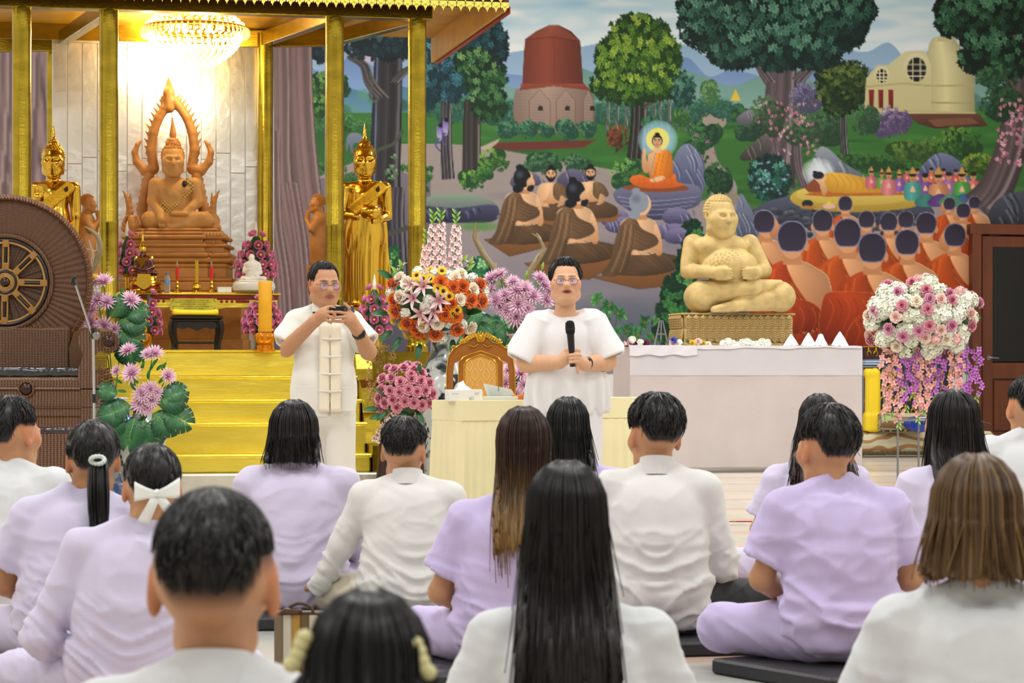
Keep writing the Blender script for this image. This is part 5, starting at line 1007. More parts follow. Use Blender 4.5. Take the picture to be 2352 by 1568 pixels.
# ---------------------------------------------------------------- flowers: unit meshes facing +z, coloured through the Col attribute
PETAL = M('petals', attr=True, rough=.55, nz=(12, .08), sheen=.2, spec=.3); LEAFM = M('glossy_leaf', attr=True, rough=.3, nz=(15, .15)); STEMM = M('green_stem', '#3c6a2c', .5)
def petal(b, L_, W, az, el, curl=0.3, c0='#ffffff', c1='#ffffff', cup=.15, base=.0, z0=0.0, n=4, tipw=.0):
    """petal leaving the axis at azimuth az, elevation el, bending by curl over its length"""
    G = []; C = []; p = np.array([base, 0, z0]); e = el
    for i in range(n):
        t = i / (n - 1); w = W * (math.sin(PI * (.12 + .76 * t)) ** .8 if tipw == 0 else (math.sin(PI * min(1, .1 + t * .75)) * (1 - t) ** tipw))
        if i == n - 1 and tipw: w = W * .03
        for sgn in (-1, 0, 1): G.append((p[0] - (abs(sgn) * cup * w * math.sin(e)), sgn * w / 2, p[2] + abs(sgn) * cup * w * math.cos(e)))
        col = np.array(hexc(c0)) * (1 - t) + np.array(hexc(c1)) * t; C += [col] * 3
        st = L_ / (n - 1); p = p + np.array([math.cos(e) * st, 0, math.sin(e) * st]); e += curl / (n - 1)
    G = np.array(G); c, s_ = math.cos(az), math.sin(az); G = np.stack([G[:, 0] * c - G[:, 1] * s_, G[:, 0] * s_ + G[:, 1] * c, G[:, 2]], 1)
    F = [(i * 3 + j, i * 3 + j + 1, i * 3 + j + 4, i * 3 + j + 3) for i in range(n - 1) for j in range(2)]
    b.add(G, F, np.array(C))
def rose(c0, c1, name='rose', open_=1.0):
    b = MB(); b.ball((0, 0, .32), (.26, .26, .32), 8, 6, col=c0)
    for ring, (n, el, L_, W, cu, z) in enumerate(((4, 1.45, .58, .5, .15, .2), (5, 1.28, .70, .66, -.25, .1), (6, 1.05, .82, .78, -.45, .02), (7, .72, .9, .9, -.7, -.05), (7, .3, .85, .9, -.6, -.08))):
        for k in range(n): petal(b, L_, W, 2 * PI * (k + .37 * ring) / n + .15 * math.sin(k * 5 + ring), el * open_, cu, c0, c1 if ring > 0 else c0, .18, .06 + .03 * ring, z)
    return b.mesh(name, PETAL)
def chrys(c0='#cf6aa8', c1='#fae2ef', name='chrysanthemum'):
    b = MB(); r = random.Random(4)
    for ring, (n, el, L_) in enumerate(((7, 1.3, .5), (11, 1.0, .72), (14, .65, .9), (16, .28, 1.0), (15, -.05, 1.0))):
        for k in range(n): petal(b, L_ * r.uniform(.9, 1.08), .21, 2 * PI * (k + .5 * (ring % 2)) / n + r.uniform(-.06, .06), el + r.uniform(-.1, .1), .25, c0, c1, .2, .04, .05, 4, .35)
    return b.mesh(name, PETAL)
def lily(name='stargazer_lily'):
    b = MB()
    for k in range(6): petal(b, 1.15, .46 if k % 2 else .36, 2 * PI * k / 6, .75, -.95, '#b8486c', '#fbeef0', .14, .05, 0, 5, .45)
    for k in range(5): t = 2 * PI * k / 5; b.tube([(0, 0, .1), (.1 * math.cos(t), .1 * math.sin(t), .4), (.2 * math.cos(t), .2 * math.sin(t), .6)], .015, 4, col='#c8d890'); b.ball((.2 * math.cos(t), .2 * math.sin(t), .6), (.05, .03, .03), 5, 4, col='#7a3418')
    return b.mesh(name, PETAL)
def sunflower(name='sunflower'):
    b = MB(); b.ball((0, 0, .08), (.36, .36, .16), 12, 6, col='#2a1a0c')
    for ring in range(2):
        for k in range(14): petal(b, .75, .27, 2 * PI * (k + .5 * ring) / 14, .25 - .15 * ring, -.2, '#e8a810', '#fbe02a', .1, .3, .04 - .03 * ring, 3, .4)
    return b.mesh(name, PETAL)
def lotusf(c0='#c23c80', c1='#e88cb8', name='folded_lotus'):
    b = MB(); b.ball((0, 0, .42), (.24, .24, .14), 8, 5, col='#e8cf4a')
    for ring, (n, el, L_, W, cu) in enumerate(((7, 1.15, .62, .44, .6), (8, .8, .8, .56, .9), (9, .35, .92, .64, 1.1))):
        for k in range(n): petal(b, L_, W, 2 * PI * (k + .5 * ring) / n, el, cu, c0, c1, .16, .12, .06, 4)
    return b.mesh(name, PETAL)
def hydr(c0='#e8ecd4', c1='#fafaf2', name='hydrangea_head'):
    b = MB(); r = random.Random(9); b.ball((0, 0, 0), .6, 10, 7, col='#b4c090')
    for k in range(40):
        z = 1 - 1.5 * (k + .5) / 40; ph = k * 2.39996; rr = math.sqrt(max(0, 1 - z * z)); d = Vector((rr * math.cos(ph), rr * math.sin(ph), z)); b.T = Matrix.Translation(d * r.uniform(.66, .86)) @ rot_to(d, r.uniform(0, 6))
        for j in range(4): petal(b, .34, .32, j * PI / 2, .4, -.2, c0, c1, .1, .01, 0, 3)
    b.T = None; return b.mesh(name, PETAL)
def floret(c0, c1, name, n=5, L_=1.0, W=.8):
    b = MB(); [petal(b, L_, W, 2 * PI * k / n, .55, -.4, c0, c1, .12, .05, 0, 3) for k in range(n)]; b.ball((0, 0, .1), .12, 6, 4, col=c0); return b.mesh(name, PETAL)
def leafm(c='#2c6a30', c2='#4c9440', name='leaf', W=.42):
    b = MB(); petal(b, 1, W, 0, .12, -.5, c, c2, .18, 0, 0, 6, .3); return b.mesh(name, LEAFM)
def monstera(name='monstera_leaf'):
    """split leaf: fingers either side of a midrib"""
    b = MB(); N_ = 7
    for i in range(N_):
        t0, t1 = i / N_, (i + .9) / N_; wid = lambda t: .62 * math.sin(PI * min(1, .18 + t * .80)) ** .7
        for sg in (-1, 1):
            P = [(t0, .015 * sg, 0), (t1, .015 * sg, 0), (t1 + .16, sg * wid(t1) * .6, .05), (t1 + .20, sg * wid(t1), -.06), (t0 + .22, sg * wid(t0), -.06), (t0 + .14, sg * wid(t0) * .6, .05)]
            b.add([(x, y, z - .25 * x * x) for x, y, z in P], [(0, 1, 2, 5), (5, 2, 3, 4)] if sg > 0 else [(1, 0, 5, 2), (2, 5, 4, 3)], np.array([hexc('#3c7a44'), hexc('#3c7a44'), hexc('#1c5530'), hexc('#164426'), hexc('#164426'), hexc('#1c5530')]))
    b.tube([(0, 0, .01), (.5, 0, -.05), (1, 0, -.24)], [.02, .014, .004], 5, col='#6fae62'); return b.mesh(name, LEAFM)
FM = dict(orange=rose('#c24e12', '#ec7a2a', 'orange_rose'), cream=rose('#f2dcbc', '#fbf2e2', 'cream_rose'), pink=rose('#b8406c', '#eba6b4', 'pink_rose'), blush=rose('#eeb8ac', '#f8dcd2', 'blush_rose'), mauve=rose('#c0608c', '#e4a8c0', 'mauve_rose'), chrys=chrys(), lily=lily(), sun=sunflower(), lotus=lotusf(), hyd=hydr(), hydp=hydr('#e8a8a8', '#f8d0cc', 'pink_hydrangea'),
          lark=floret('#eab4b0', '#f8dcd8', 'larkspur_floret'), wist=floret('#a83cb4', '#d894dc', 'purple_floret', 4), wisp=floret('#eea098', '#f6c8c0', 'blush_floret', 4), orch=floret('#8c2c3c', '#f2e8d4', 'orchid_floret'), dried=floret('#8a6a30', '#c8a468', 'dried_floret', 5, 1.0, .4), leaf=leafm(), leafd=leafm('#1a4a28', '#2f6e3a', 'dark_leaf', .5), mon=monstera(), leafl=leafm('#6aa83c', '#a8d060', 'young_leaf'), yel=chrys('#e8b010', '#fbe24a', 'yellow_daisy'), hyd2=hydr('#d8dfc0', '#f4f4e6', 'white_hydrangea'))
fr = random.Random(21)
class Arr:
    """an arrangement authored in photo pixels: put(kind, px, py, radius px, depth px towards the viewer, tilt)"""
    def __init__(a, name, label, px, py, s, cat='flowers', group=None): a.f = Fig(name, label, cat, px, py, s, 0, group); a.cx, a.cy = px, py
    def put(a, kind, x, y, r, d=0.0, dirn=None, c=None, roll=None, name=None):
        p = a.f.q(x, y, -d) / a.f.s
        if dirn is None:
            c0 = c or (a.cx, a.cy); v = Vector(((x - c0[0]) * .9, -max(20, abs(d) * 1.1 + 25), (c0[1] - y) * .9))
        else: v = Vector(dirn)
        return inst(name or FM[kind].name.split('.')[0], FM[kind], a.f.o, trs(p, rot_to(v, fr.uniform(0, 6.28) if roll is None else roll), r / a.f.s))
    def leaf(a, kind, x, y, L_, ang, d=0.0, tip=0.35, name=None):
        """leaf lying in the picture plane, pointing to angle ang (degrees, 0 right, 90 up), its tip coming tip forward"""
        t = math.radians(ang); xa = Vector((math.cos(t), -tip, math.sin(t))).normalized(); up = Vector((0, -1, .35)); za = (up - xa * up.dot(xa)).normalized(); ya = za.cross(xa); R = Matrix((xa, ya, za)).transposed().to_4x4()
        return inst(name or FM[kind].name.split('.')[0], FM[kind], a.f.o, trs(a.f.q(x, y, -d) / a.f.s, R, L_ / a.f.s))
    def stem(a, P, r=1.3, mat=None, name='stem'):
        b = MB(); b.tube([a.f.q(x, y, -d) for x, y, d in P], r, 5); return a.f.mb(name, b, mat or STEMM)
    def core(a, x, y, rx, ry, d=0, mat=None, name='foam_core'):
        b = MB(); b.ball(a.f.q(x, y, -d), (rx, rx * .8, ry), 14, 9, col='#2a4a24'); return a.f.mb(name, b, mat or LEAFM)
def dome(cx, cy, rx, ry, x, y, depth):
    t = max(0, 1 - ((x - cx) / rx) ** 2 - ((y - cy) / ry) ** 2); return depth * math.sqrt(t)
# big mixed bouquet (roses, lilies, sunflowers, larkspur)
A = Arr('mixed_bouquet', 'large bouquet of orange roses, lilies and sunflowers beside the right gold column', 1005, 780, 318); c = (1003, 690); A.core(1003, 700, 86, 62, 0)
def md(x, y): return dome(1003, 692, 118, 92, x, y, 82)
for x, y in ((1012, 650), (1040, 662), (1058, 658), (904, 655), (908, 690), (912, 715), (1080, 690), (1100, 655), (1104, 692), (1037, 698), (1022, 722), (938, 742), (956, 752), (1050, 755), (1075, 765), (1000, 765), (962, 760), (1062, 660), (1045, 725)): A.put('orange', x, y, 19, md(x, y), c=c)
for x, y in ((935, 650), (920, 640), (920, 682), (1058, 632), (1085, 665), (1055, 688), (1005, 742), (1080, 752), (1000, 770), (972, 748), (1045, 640)): A.put('cream', x, y, 17, md(x, y), c=c)
for x, y, r in ((973, 658, 27), (950, 685, 26), (1008, 690, 27), (968, 720, 26), (995, 715, 24), (945, 655, 20), (985, 735, 22)): A.put('lily', x, y, r, md(x, y) + 10, c=c)
for x, y in ((957, 632), (972, 640), (988, 640), (1015, 622), (1005, 663), (1018, 668), (1032, 680), (975, 738), (1050, 712), (1042, 720), (947, 648)): A.put('sun', x, y, 12.5, md(x, y) + 8, c=c)
for x, y in ((935, 768), (950, 775), (975, 778), (900, 715), (905, 735), (990, 622), (925, 748)): A.put('yel', x, y, 13, md(x, y), c=c)
for x, y in ((1030, 632), (985, 690), (978, 705), (1110, 670), (1110, 690), (930, 720), (1030, 740), (995, 628), (1085, 640), (900, 670), (1060, 745), (1015, 775), (960, 625)): A.put('hyd', x, y, 15, md(x, y) * .85, c=c)
for x, y, a in ((915, 630, 130), (925, 618, 110), (1062, 605, 60), (1072, 622, 40), (1080, 612, 75)): A.leaf('leafl', x, y, 26, a, 20); A.put('lily', x, y - 6, 13, 20, dirn=(math.cos(math.radians(a)), -.3, math.sin(math.radians(a))))
for x, y, a in ((890, 720, 180), (900, 760, 220), (1060, 640, 20), (1085, 700, 0), (1105, 740, -40), (1090, 770, -60), (920, 775, 240), (1040, 780, -90), (900, 640, 150), (1075, 650, 60), (965, 790, 260), (1070, 720, 10)): A.leaf('leafd', x, y, 40, a, 20)
for x0, y0, y1, w in ((990, 640, 515, 15), (1008, 640, 512, 14), (1043, 640, 515, 15), (975, 640, 560, 12)):
    A.stem([(x0, y0, 0), (x0 + 3, (y0 + y1) / 2, 0), (x0 + 5, y1 - 32, 0)], 1.2)
    n = int((y0 - y1) / 2.5)
    for i in range(n): t = i * 2.4; k = i / n; ww = w * (1 - .55 * k); A.put('lark', x0 + 5 * k + ww * math.cos(t), y0 - (y0 - y1) * k, 8.5 - 2.5 * k, ww * math.sin(t) + 4, dirn=(math.cos(t), -max(.3, math.sin(t) + .3), .3))
    for i in range(5): A.leaf('leafl', x0 + 5 + fr.uniform(-2, 2), y1 - i * 6, 16, 90 + (-1) ** i * 35, 0)
# porcelain vase under it
PORC = None
def porcelain(name, seed, c1, c2, c3):
    m = bpy.data.materials.new(name); m.use_nodes = True; nt = m.node_tree; N = nt.nodes; L = nt.links; b_ = N['Principled BSDF']; b_.inputs['Roughness'].default_value = .12
    tc = N.new('ShaderNodeTexCoord'); mp = N.new('ShaderNodeMapping'); mp.inputs['Location'].default_value = (seed, seed * .7, 0); L.new(tc.outputs['Object'], mp.inputs[0]); cur = None
    for k, (c, sc, th) in enumerate(((c1, 4, .52), (c2, 8, .56), (c3, 6, .66))):
        n = N.new('ShaderNodeTexNoise'); n.inputs['Scale'].default_value = sc; n.inputs['Detail'].default_value = 6; n.inputs['Distortion'].default_value = .6; mm = N.new('ShaderNodeMapping'); mm.inputs['Location'].default_value = (k * 3.1, 0, k); L.new(mp.outputs[0], mm.inputs[0]); L.new(mm.outputs[0], n.inputs['Vector'])
        r = N.new('ShaderNodeValToRGB'); r.color_ramp.elements[0].position = th; r.color_ramp.elements[1].position = th + .05; L.new(n.outputs[0], r.inputs[0])
        mx = N.new('ShaderNodeMix'); mx.data_type = 'RGBA'; mx.inputs['B'].default_value = (*hexc(c), 1); L.new(r.outputs[0], mx.inputs['Factor'])
        if cur is None: mx.inputs['A'].default_value = (*hexc('#c4c9c6'), 1)
        else: L.new(cur, mx.inputs['A'])
        cur = mx.outputs['Result']
    L.new(cur, b_.inputs['Base Color']); return m
def vase(name, label, px, s_, prof, mat, top):
    """floor vase; prof [(radius px, photo row)] from the foot up"""
    f = Fig(name, label, 'vase', px, fl(s_), s_); P = [(r, f.py - y) for r, y in prof]; b = MB(); b.lathe([(P[0][0] * .9, 0.0)] + P, 40, cap=True); f.mb('vase_body', b, mat); r, z = P[-1]; b = MB(); b.tube([(r * math.cos(t), r * math.sin(t), z) for t in np.linspace(0, 2 * PI, 32, endpoint=False)], 3, 8, closed=True); f.mb('rim', b, mat); return f
PV = porcelain('ink_porcelain', 2.0, '#44545c', '#232c38', '#9c3a34')
vase('porcelain_vase', 'grey and white porcelain floor vase with ink painting behind the gold chair', 1022, 316, [(52, fl(316)), (48, 1080), (56, 1000), (68, 930), (66, 880), (50, 845), (34, 815), (30, 790), (36, 768)], PV, 0)
# pink chrysanthemums right of it
A = Arr('chrysanthemum_bouquet', 'bouquet of pink chrysanthemums between the big bouquet and the speaking woman', 1185, 760, 304, group='pink chrysanthemum bouquets')
for x, y, r in ((1130, 640, 24), (1148, 632, 22), (1178, 648, 20), (1188, 668, 26), (1205, 664, 24), (1225, 680, 24), (1140, 690, 24), (1160, 678, 20), (1128, 665, 18), (1190, 700, 28), (1165, 715, 24), (1185, 728, 28), (1210, 710, 22), (1240, 640, 22), (1250, 655, 22), (1255, 690, 22), (1262, 670, 20), (1150, 705, 20), (1120, 690, 18)): A.put('chrys', x, y, r, dome(1190, 690, 100, 80, x, y, 40), c=(1190, 720))
for x, y, a, L_ in ((1110, 720, 190, 60), (1140, 735, 200, 70), (1100, 735, 170, 50), (1190, 765, 250, 70), (1160, 745, 215, 60), (1230, 760, 280, 60), (1130, 760, 230, 50), (1250, 730, -30, 60)): A.leaf('mon', x, y, L_, a, 26, .3)
for x, y, a in ((1120, 655, 140), (1230, 655, 60), (1175, 690, 90), (1215, 690, 30), (1150, 660, 120), (1245, 620, 80), (1210, 640, 90)): A.leaf('leafl', x, y, 20, a, 20)
for x, y in ((1240, 640), (1150, 640), (1190, 680), (1130, 650), (1185, 730)): A.stem([(1185, 800, 0), ((1185 + x) / 2, (y + 800) / 2 + 10, 0), (x, y, 0)])
vase('pink_vase', 'pinkish floor vase half hidden by the gold chair and the woman in white', 1175, 304, [(40, fl(304)), (38, 1060), (48, 980), (52, 900), (42, 830), (28, 790), (32, 770)], M('pink_glaze', '#c89a8a', .2, nz=(6, .2)), 0)
A = Arr('low_chrysanthemums', 'few pink chrysanthemums low between the gold chair and the woman in white', 1190, 930, 330, group='pink chrysanthemum bouquets'); [A.put('chrys', x, y, r, 10, c=(1190, 900)) for x, y, r in ((1170, 850, 22), (1196, 858, 24), (1204, 885, 22), (1162, 880, 22), (1185, 905, 20))]; [A.leaf('leafd', x, y, 36, a, 4) for x, y, a in ((1185, 880, 60), (1175, 900, 200), (1200, 905, -20), (1180, 925, 250))]; A.stem([(1190, fl(330), 0), (1188, 1000, 0), (1185, 880, 0)], 3)
# pink rose ball with trailing orchids
A = Arr('pink_rose_arrangement', 'rounded arrangement of pink roses with trailing orchids left of the cream table', 933, 985, 330); A.core(933, 915, 52, 52)
for x, y in ((906, 850), (928, 846), (950, 850), (968, 858), (880, 870), (900, 868), (920, 878), (945, 872), (966, 876), (985, 880), (878, 895), (897, 898), (918, 902), (938, 895), (957, 900), (976, 898), (992, 905), (872, 915), (903, 918), (885, 925), (930, 922), (950, 925), (912, 935), (968, 930), (985, 925), (875, 935), (944, 862)): A.put('pink', x, y, 14.5, dome(933, 905, 70, 70, x, y, 50), c=(933, 915))
for x, y in ((892, 845), (937, 838), (958, 840)): A.put('mauve', x, y, 12, 5, c=(933, 930))
for x, y, a in ((890, 945, 220), (880, 955, 190), (930, 940, 260), (942, 955, 280), (958, 945, -60), (990, 935, -30), (905, 955, 240), (868, 940, 180), (925, 960, 250), (912, 885, 100), (958, 912, 60), (890, 908, 150), (960, 865, 80)): A.leaf('leafd', x, y, 34, a, 30)
for i in range(26): t = i / 25; x = 905 - 40 * t + 8 * math.sin(i * 2.1); y = 950 + 62 * t; A.put('orch', x, y, 8, 30 + 6 * math.cos(i), dirn=(math.sin(i), -1, .2), c=None)
for i in range(8): A.put('orch', 958 + 6 * math.sin(i * 2), 945 + i * 5, 8, 24, dirn=(math.sin(i), -1, .2))
b = MB(); b.lathe([(34, 985 - fl(330)), (38, -120), (28, -60), (34, -14), (42, -2), (44, 6)], 24); A.f.o.location.z; A.f.mb('dark_pot', b, M('dark_pot', '#2c1c18', .35)); pass
# gilded dried sprays
A = Arr('dried_gold_spray', 'dried golden flower sprays beside the gilded steps', 885, 985, 322); MB_ = M('dry_stem', '#8a6a34', .7)
for i in range(95): t = fr.uniform(0, 2 * PI); r = math.sqrt(fr.random()); x = 880 + 36 * r * math.cos(t) + fr.uniform(-4, 4); y = 868 + 80 * r * math.sin(t); A.put('dried', x, y, fr.uniform(6, 9.5), fr.uniform(-14, 14), dirn=(math.cos(t), -.6, math.sin(t) + .3))
for x, y in ((860, 800), (880, 795), (905, 805), (850, 850), (905, 850), (860, 900), (850, 930), (895, 900)): A.stem([(885, 985, 0), ((885 + x) / 2 + 4, (985 + y) / 2, 0), (x, y, 0)], .9, MB_)
b = MB(); b.lathe([(20, -fl(322) + 985), (22, -120), (16, -60), (14, -10), (20, 0)], 20); A.f.mb('slim_pot', b, M('brown_pot', '#3c2416', .4))
# two bouquets on the left
A = Arr('chrysanthemum_bouquet', 'pink chrysanthemums in the patterned vase before the left end of the golden steps', 325, 960, 345, group='pink chrysanthemum bouquets')
for x, y, r in ((295, 806, 24), (340, 816, 20), (355, 812, 24), (303, 858, 27), (385, 864, 22), (327, 905, 26), (345, 895, 24), (322, 925, 26), (348, 918, 24), (268, 852, 16), (335, 935, 22), (358, 902, 20)): A.put('chrys', x, y, r, dome(325, 880, 90, 100, x, y, 46), c=(325, 900))
for x, y, a, L_ in ((330, 965, 265, 62), (350, 950, -30, 60), (375, 945, -20, 62), (360, 925, 20, 60), (290, 940, 190, 55), (280, 950, 230, 50), (375, 915, 25, 50), (300, 930, 200, 50), (345, 965, -70, 50), (270, 905, 160, 40), (310, 960, 255, 64)): A.leaf('mon', x, y, L_, a, 36, .35)
for x, y, a in ((325, 850, 70), (345, 850, 60), (360, 850, 40), (330, 835, 95), (318, 880, 140), (365, 880, 45), (350, 840, 50), (372, 850, 60), (305, 830, 110), (280, 880, 150), (290, 900, 170), (340, 870, 80), (310, 895, 120)): A.leaf('leaf', x, y, 24, a, 12)
for x, y in ((295, 806), (350, 816), (385, 864), (303, 858), (335, 880)): A.stem([(327, 975, 0), ((327 + x) / 2, (970 + y) / 2, 0), (x, y, 0)])
for i in range(14): A.put('orch', 372 + 5 * math.sin(i * 1.7), 960 + i * 4, 7, 20, dirn=(math.sin(i * 2), -1, 0))
PV2 = porcelain('landscape_porcelain', 5.0, '#4c6a5c', '#28443c', '#9a7a70')
vase('porcelain_vase', 'white porcelain floor vase painted with green trees at the golden steps', 326, 342, [(46, fl(342)), (42, 1110), (54, 1050), (55, 1000), (40, 972), (22, 955), (20, 945), (26, 938)], PV2, 0)
vase('porcelain_vase', 'pale blue and white floor vase behind the wicker armrest', 262, 331, [(46, fl(331)), (42, 1100), (54, 1040), (54, 985), (40, 955), (26, 935), (24, 922), (30, 915)], porcelain('blue_porcelain', 8.0, '#5c7cb4', '#3c5ca4', '#b0c4d4'), 0)
A = Arr('chrysanthemum_bouquet', 'pink chrysanthemums and dark leaves directly behind the wicker chair arm', 258, 800, 331, group='pink chrysanthemum bouquets')
for x, y, r in ((238, 648, 26), (215, 650, 18), (300, 690, 26), (225, 690, 24), (245, 695, 24), (210, 742, 26), (240, 748, 26), (262, 756, 20), (212, 712, 22)): A.put('chrys', x, y, r, 24, c=(250, 740))
A.put('yel', 213, 640, 16, 26, c=(250, 740)); A.put('hyd', 216, 662, 16, 18, c=(250, 740))
for x, y, a, L_ in ((270, 740, 10, 60), (265, 755, -20, 60), (280, 770, -60, 60), (255, 730, 60, 50), (285, 725, 20, 50), (290, 780, -80, 50)): A.leaf('mon', x, y, L_, a, 20, .3)
for x, y, a in ((262, 690, 60), (275, 695, 40), (268, 705, 20), (285, 705, 50), (295, 715, 20), (270, 720, 10), (250, 720, 90), (300, 740, 5), (280, 680, 80)): A.leaf('leaf' if fr.random() < .6 else 'leafl', x, y, 24, a, 16)
for x, y in ((238, 648), (300, 690), (225, 690), (210, 742)): A.stem([(262, 930, 0), ((258 + x) / 2, (860 + y) / 2, 0), (x, y, 0)])
# lotus cones
for k, (px, top, bot, w, s_, zb, lab) in enumerate(((588, 538, 640, 50, 277, 672, 'cone of folded pink lotus behind the small white figure'), (292, 538, 632, 26, 280, 672, 'cone of folded pink lotus behind the red glass figure'), (343, 672, 770, 26, 291, None, 'cone of folded pink lotus behind the left yellow candle'), (604, 682, 768, 50, 290, None, 'cone of folded pink lotus behind the right yellow candle'), (860, 660, 768, 40, 300, None, 'cone of folded pink lotus before the gilded figure with the bowl'))):
    base = zb if zb else ZTp(s_); A = Arr('lotus_cone', lab, px, base, s_, 'flowers', 'lotus cones'); h = bot - top
    b = MB(); b.lathe([(w * .5, 0), (w * .5, 4), (w * .16, 10), (w * .2, base - bot - 4), (w * .62, base - bot + 2), (w * .66, base - bot + 8)] if base - bot > 14 else [(w * .5, 0), (w * .6, base - bot + 4)], 20); A.f.mb('gold_stand', b, GOLDP)
    b = MB(); b.lathe([(w * .7, base - bot + 2), (w * .74, base - bot + h * .3), (w * .45, base - bot + h * .7), (w * .12, base - bot + h * .95)], 16, col='#2a4a24'); A.f.mb('leaf_core', b, LEAFM)
    for row in range(5):
        t = row / 4; rr = w * (.80 - .15 * abs(t - .25) - .66 * max(0, t - .3)); y = bot - 10 - (h - 14) * t; n = max(1, int(2 * PI * rr / 19))
        for j in range(n):
            a = 2 * PI * (j + .5 * (row % 2)) / n
            if math.sin(a) > .55 and n > 2: continue
            A.put('lotus', px + rr * math.cos(a), y, 14.5 if row < 4 else 15, -rr * math.sin(a), dirn=(math.cos(a), math.sin(a), .15 if row < 4 else 1.2))
    if k in (0, 1, 4): b = MB(); b.lathe([(4, base - top - 4), (5, base - top + 6), (3, base - top + 16), (.8, base - top + 30)], 10, col='#ece6cc'); A.f.mb('jasmine_spire', b, PETAL)
# white and pink ball with hanging wisteria on a thin metal stand
A = Arr('hanging_flower_ball', 'white hydrangea and pink rose ball with hanging purple florets on a metal stand', 2122, fl(287), 287); A.cy = 725; A.core(2122, 730, 112, 74)
def wd(x, y): return dome(2122, 728, 138, 92, x, y, 100)
for _ in range(60):
    t = fr.uniform(0, 2 * PI); r = math.sqrt(fr.random()) * .97; x = 2122 + 128 * r * math.cos(t); y = 728 + 84 * r * math.sin(t); A.put('hyd' if fr.random() < .5 else 'hyd2', x, y, fr.uniform(19, 25), wd(x, y) * .92)
for x, y, k in ((2036, 655, 'mauve'), (2040, 655, 'pink'), (2062, 672, 'mauve'), (2095, 650, 'pink'), (2110, 643, 'hydp'), (2128, 640, 'hydp'), (2127, 666, 'pink'), (2072, 702, 'pink'), (2010, 715, 'mauve'), (1995, 725, 'cream'), (2105, 692, 'cream'), (2058, 728, 'blush'), (2135, 687, 'mauve'), (2160, 688, 'blush'), (2180, 675, 'mauve'), (2130, 710, 'pink'), (2042, 755, 'mauve'), (2075, 772, 'mauve'), (2134, 748, 'pink'), (2110, 760, 'mauve'), (2160, 758, 'blush'), (2185, 748, 'mauve'), (2230, 748, 'pink'), (2060, 795, 'cream'), (2125, 775, 'blush'), (2150, 778, 'hydp'), (2195, 778, 'hydp'), (2172, 778, 'cream'), (2228, 720, 'blush'), (2232, 682, 'pink'), (2248, 695, 'mauve'), (2205, 670, 'hydp'), (2000, 780, 'pink'), (1998, 770, 'blush'), (2185, 690, 'pink')): A.put(k, x, y, 14.5, wd(x, y) + 12)
for _ in range(34): t = fr.uniform(0, 2 * PI); r = math.sqrt(fr.random()); x = 2122 + 125 * r * math.cos(t); y = 728 + 80 * r * math.sin(t); A.leaf('leafd', x, y, 20, fr.uniform(0, 360), wd(x, y) * .95)
nst = 0
for x0, y1, kind in ((2032, 950, 'wisp'), (2048, 945, 'wisp'), (2064, 968, 'wisp'), (2082, 930, 'wist'), (2108, 955, 'wisp'), (2096, 900, 'wist'), (2122, 935, 'wisp'), (2145, 910, 'wist'), (2158, 900, 'wist'), (2190, 900, 'wisp'), (2205, 890, 'wisp'), (2218, 905, 'wist'), (2242, 905, 'wist'), (2136, 965, 'wisp'), (2075, 885, 'wist')):
    y = 802
    A.stem([(x0, 790, 30), (x0 + 3, (y + y1) / 2, 34), (x0, y1 + 16, 30)], .8)
    wv_ = kind == 'wist'
    while y < y1:
        A.put(kind, x0 + fr.uniform(-1, 1) * (16 if wv_ else 9), y, 7.5 if wv_ else 8, 34 + fr.uniform(-10, 10), dirn=(fr.uniform(-1, 1), -1, fr.uniform(-.4, .4))); y += 4.6 if wv_ else 6.5
    for i in range(3): A.leaf('leafl', x0, y1 + i * 5, 13, -90 + (-1) ** i * 30, 30)
STEEL = M('grey_steel', '#8c8e92', .3, .9)
for x, d in ((2062, 25), (2110, -35), (2186, 25), (2150, -35)): b = MB(); b.tube([A.f.q(x, A.f.py, -d), A.f.q(x, 800, -d)], 2.4, 8); A.f.mb('stand_leg', b, STEEL)
b = MB(); b.tube([A.f.q(2062, 965, -25), A.f.q(2186, 965, -25)], 2, 6); b.tube([A.f.q(2110, 960, 35), A.f.q(2150, 960, 35)], 2, 6); b.tube([A.f.q(2062, 965, -25), A.f.q(2110, 960, 35)], 2, 6); b.tube([A.f.q(2186, 965, -25), A.f.q(2150, 960, 35)], 2, 6); A.f.mb('stand_crossbar', b, STEEL)
# ---------------------------------------------------------------- white offering table on the right
SHEET = cloth_ = M('white_sheet', '#d9d5da', .8, nz=(3, .05), bump=(120, .15), spec=.2); SHEET2 = M('bright_white_sheet', '#eceaf2', .75, nz=(3, .04), bump=(120, .12), spec=.2)
ST = 259; f = Fig('offering_table', 'long high table covered to the floor in white cloth before the mural', 'table', 1716, fl(ST), ST, WALL_A); q = f.q; HT = f.py - 796; W2 = 278; DP = 150
b = MB(); b.box((0, DP / 2, HT - 4), (2 * W2 - 6, DP - 6, 8), 1); f.mb('table_top', b, WOODD)
for x in (-W2 + 12, W2 - 12):
    for y in (10, DP - 10): b = MB(); b.box((x, y, HT / 2 - 4), (9, 9, HT - 8), 1); f.mb('leg', b, WOODD)
def skirt(b, x0, x1, y, z0, z1, n, m, amp, seed, along='x'):
    G = []
    for i in range(m + 1):
        t = i / m; row = []
        for j in range(n + 1):
            u = j / n; a = amp * (1 - t) * (math.sin(u * 21 + seed) + .6 * math.sin(u * 47 + 2 * seed + t * 2) + .4 * math.sin(u * 13 - t * 4)); x = x0 + (x1 - x0) * u; z = z0 + (z1 - z0) * t; row.append((x, y + a, z) if along == 'x' else (y + a, x, z))
        G.append(row)
    b.sheet(G)
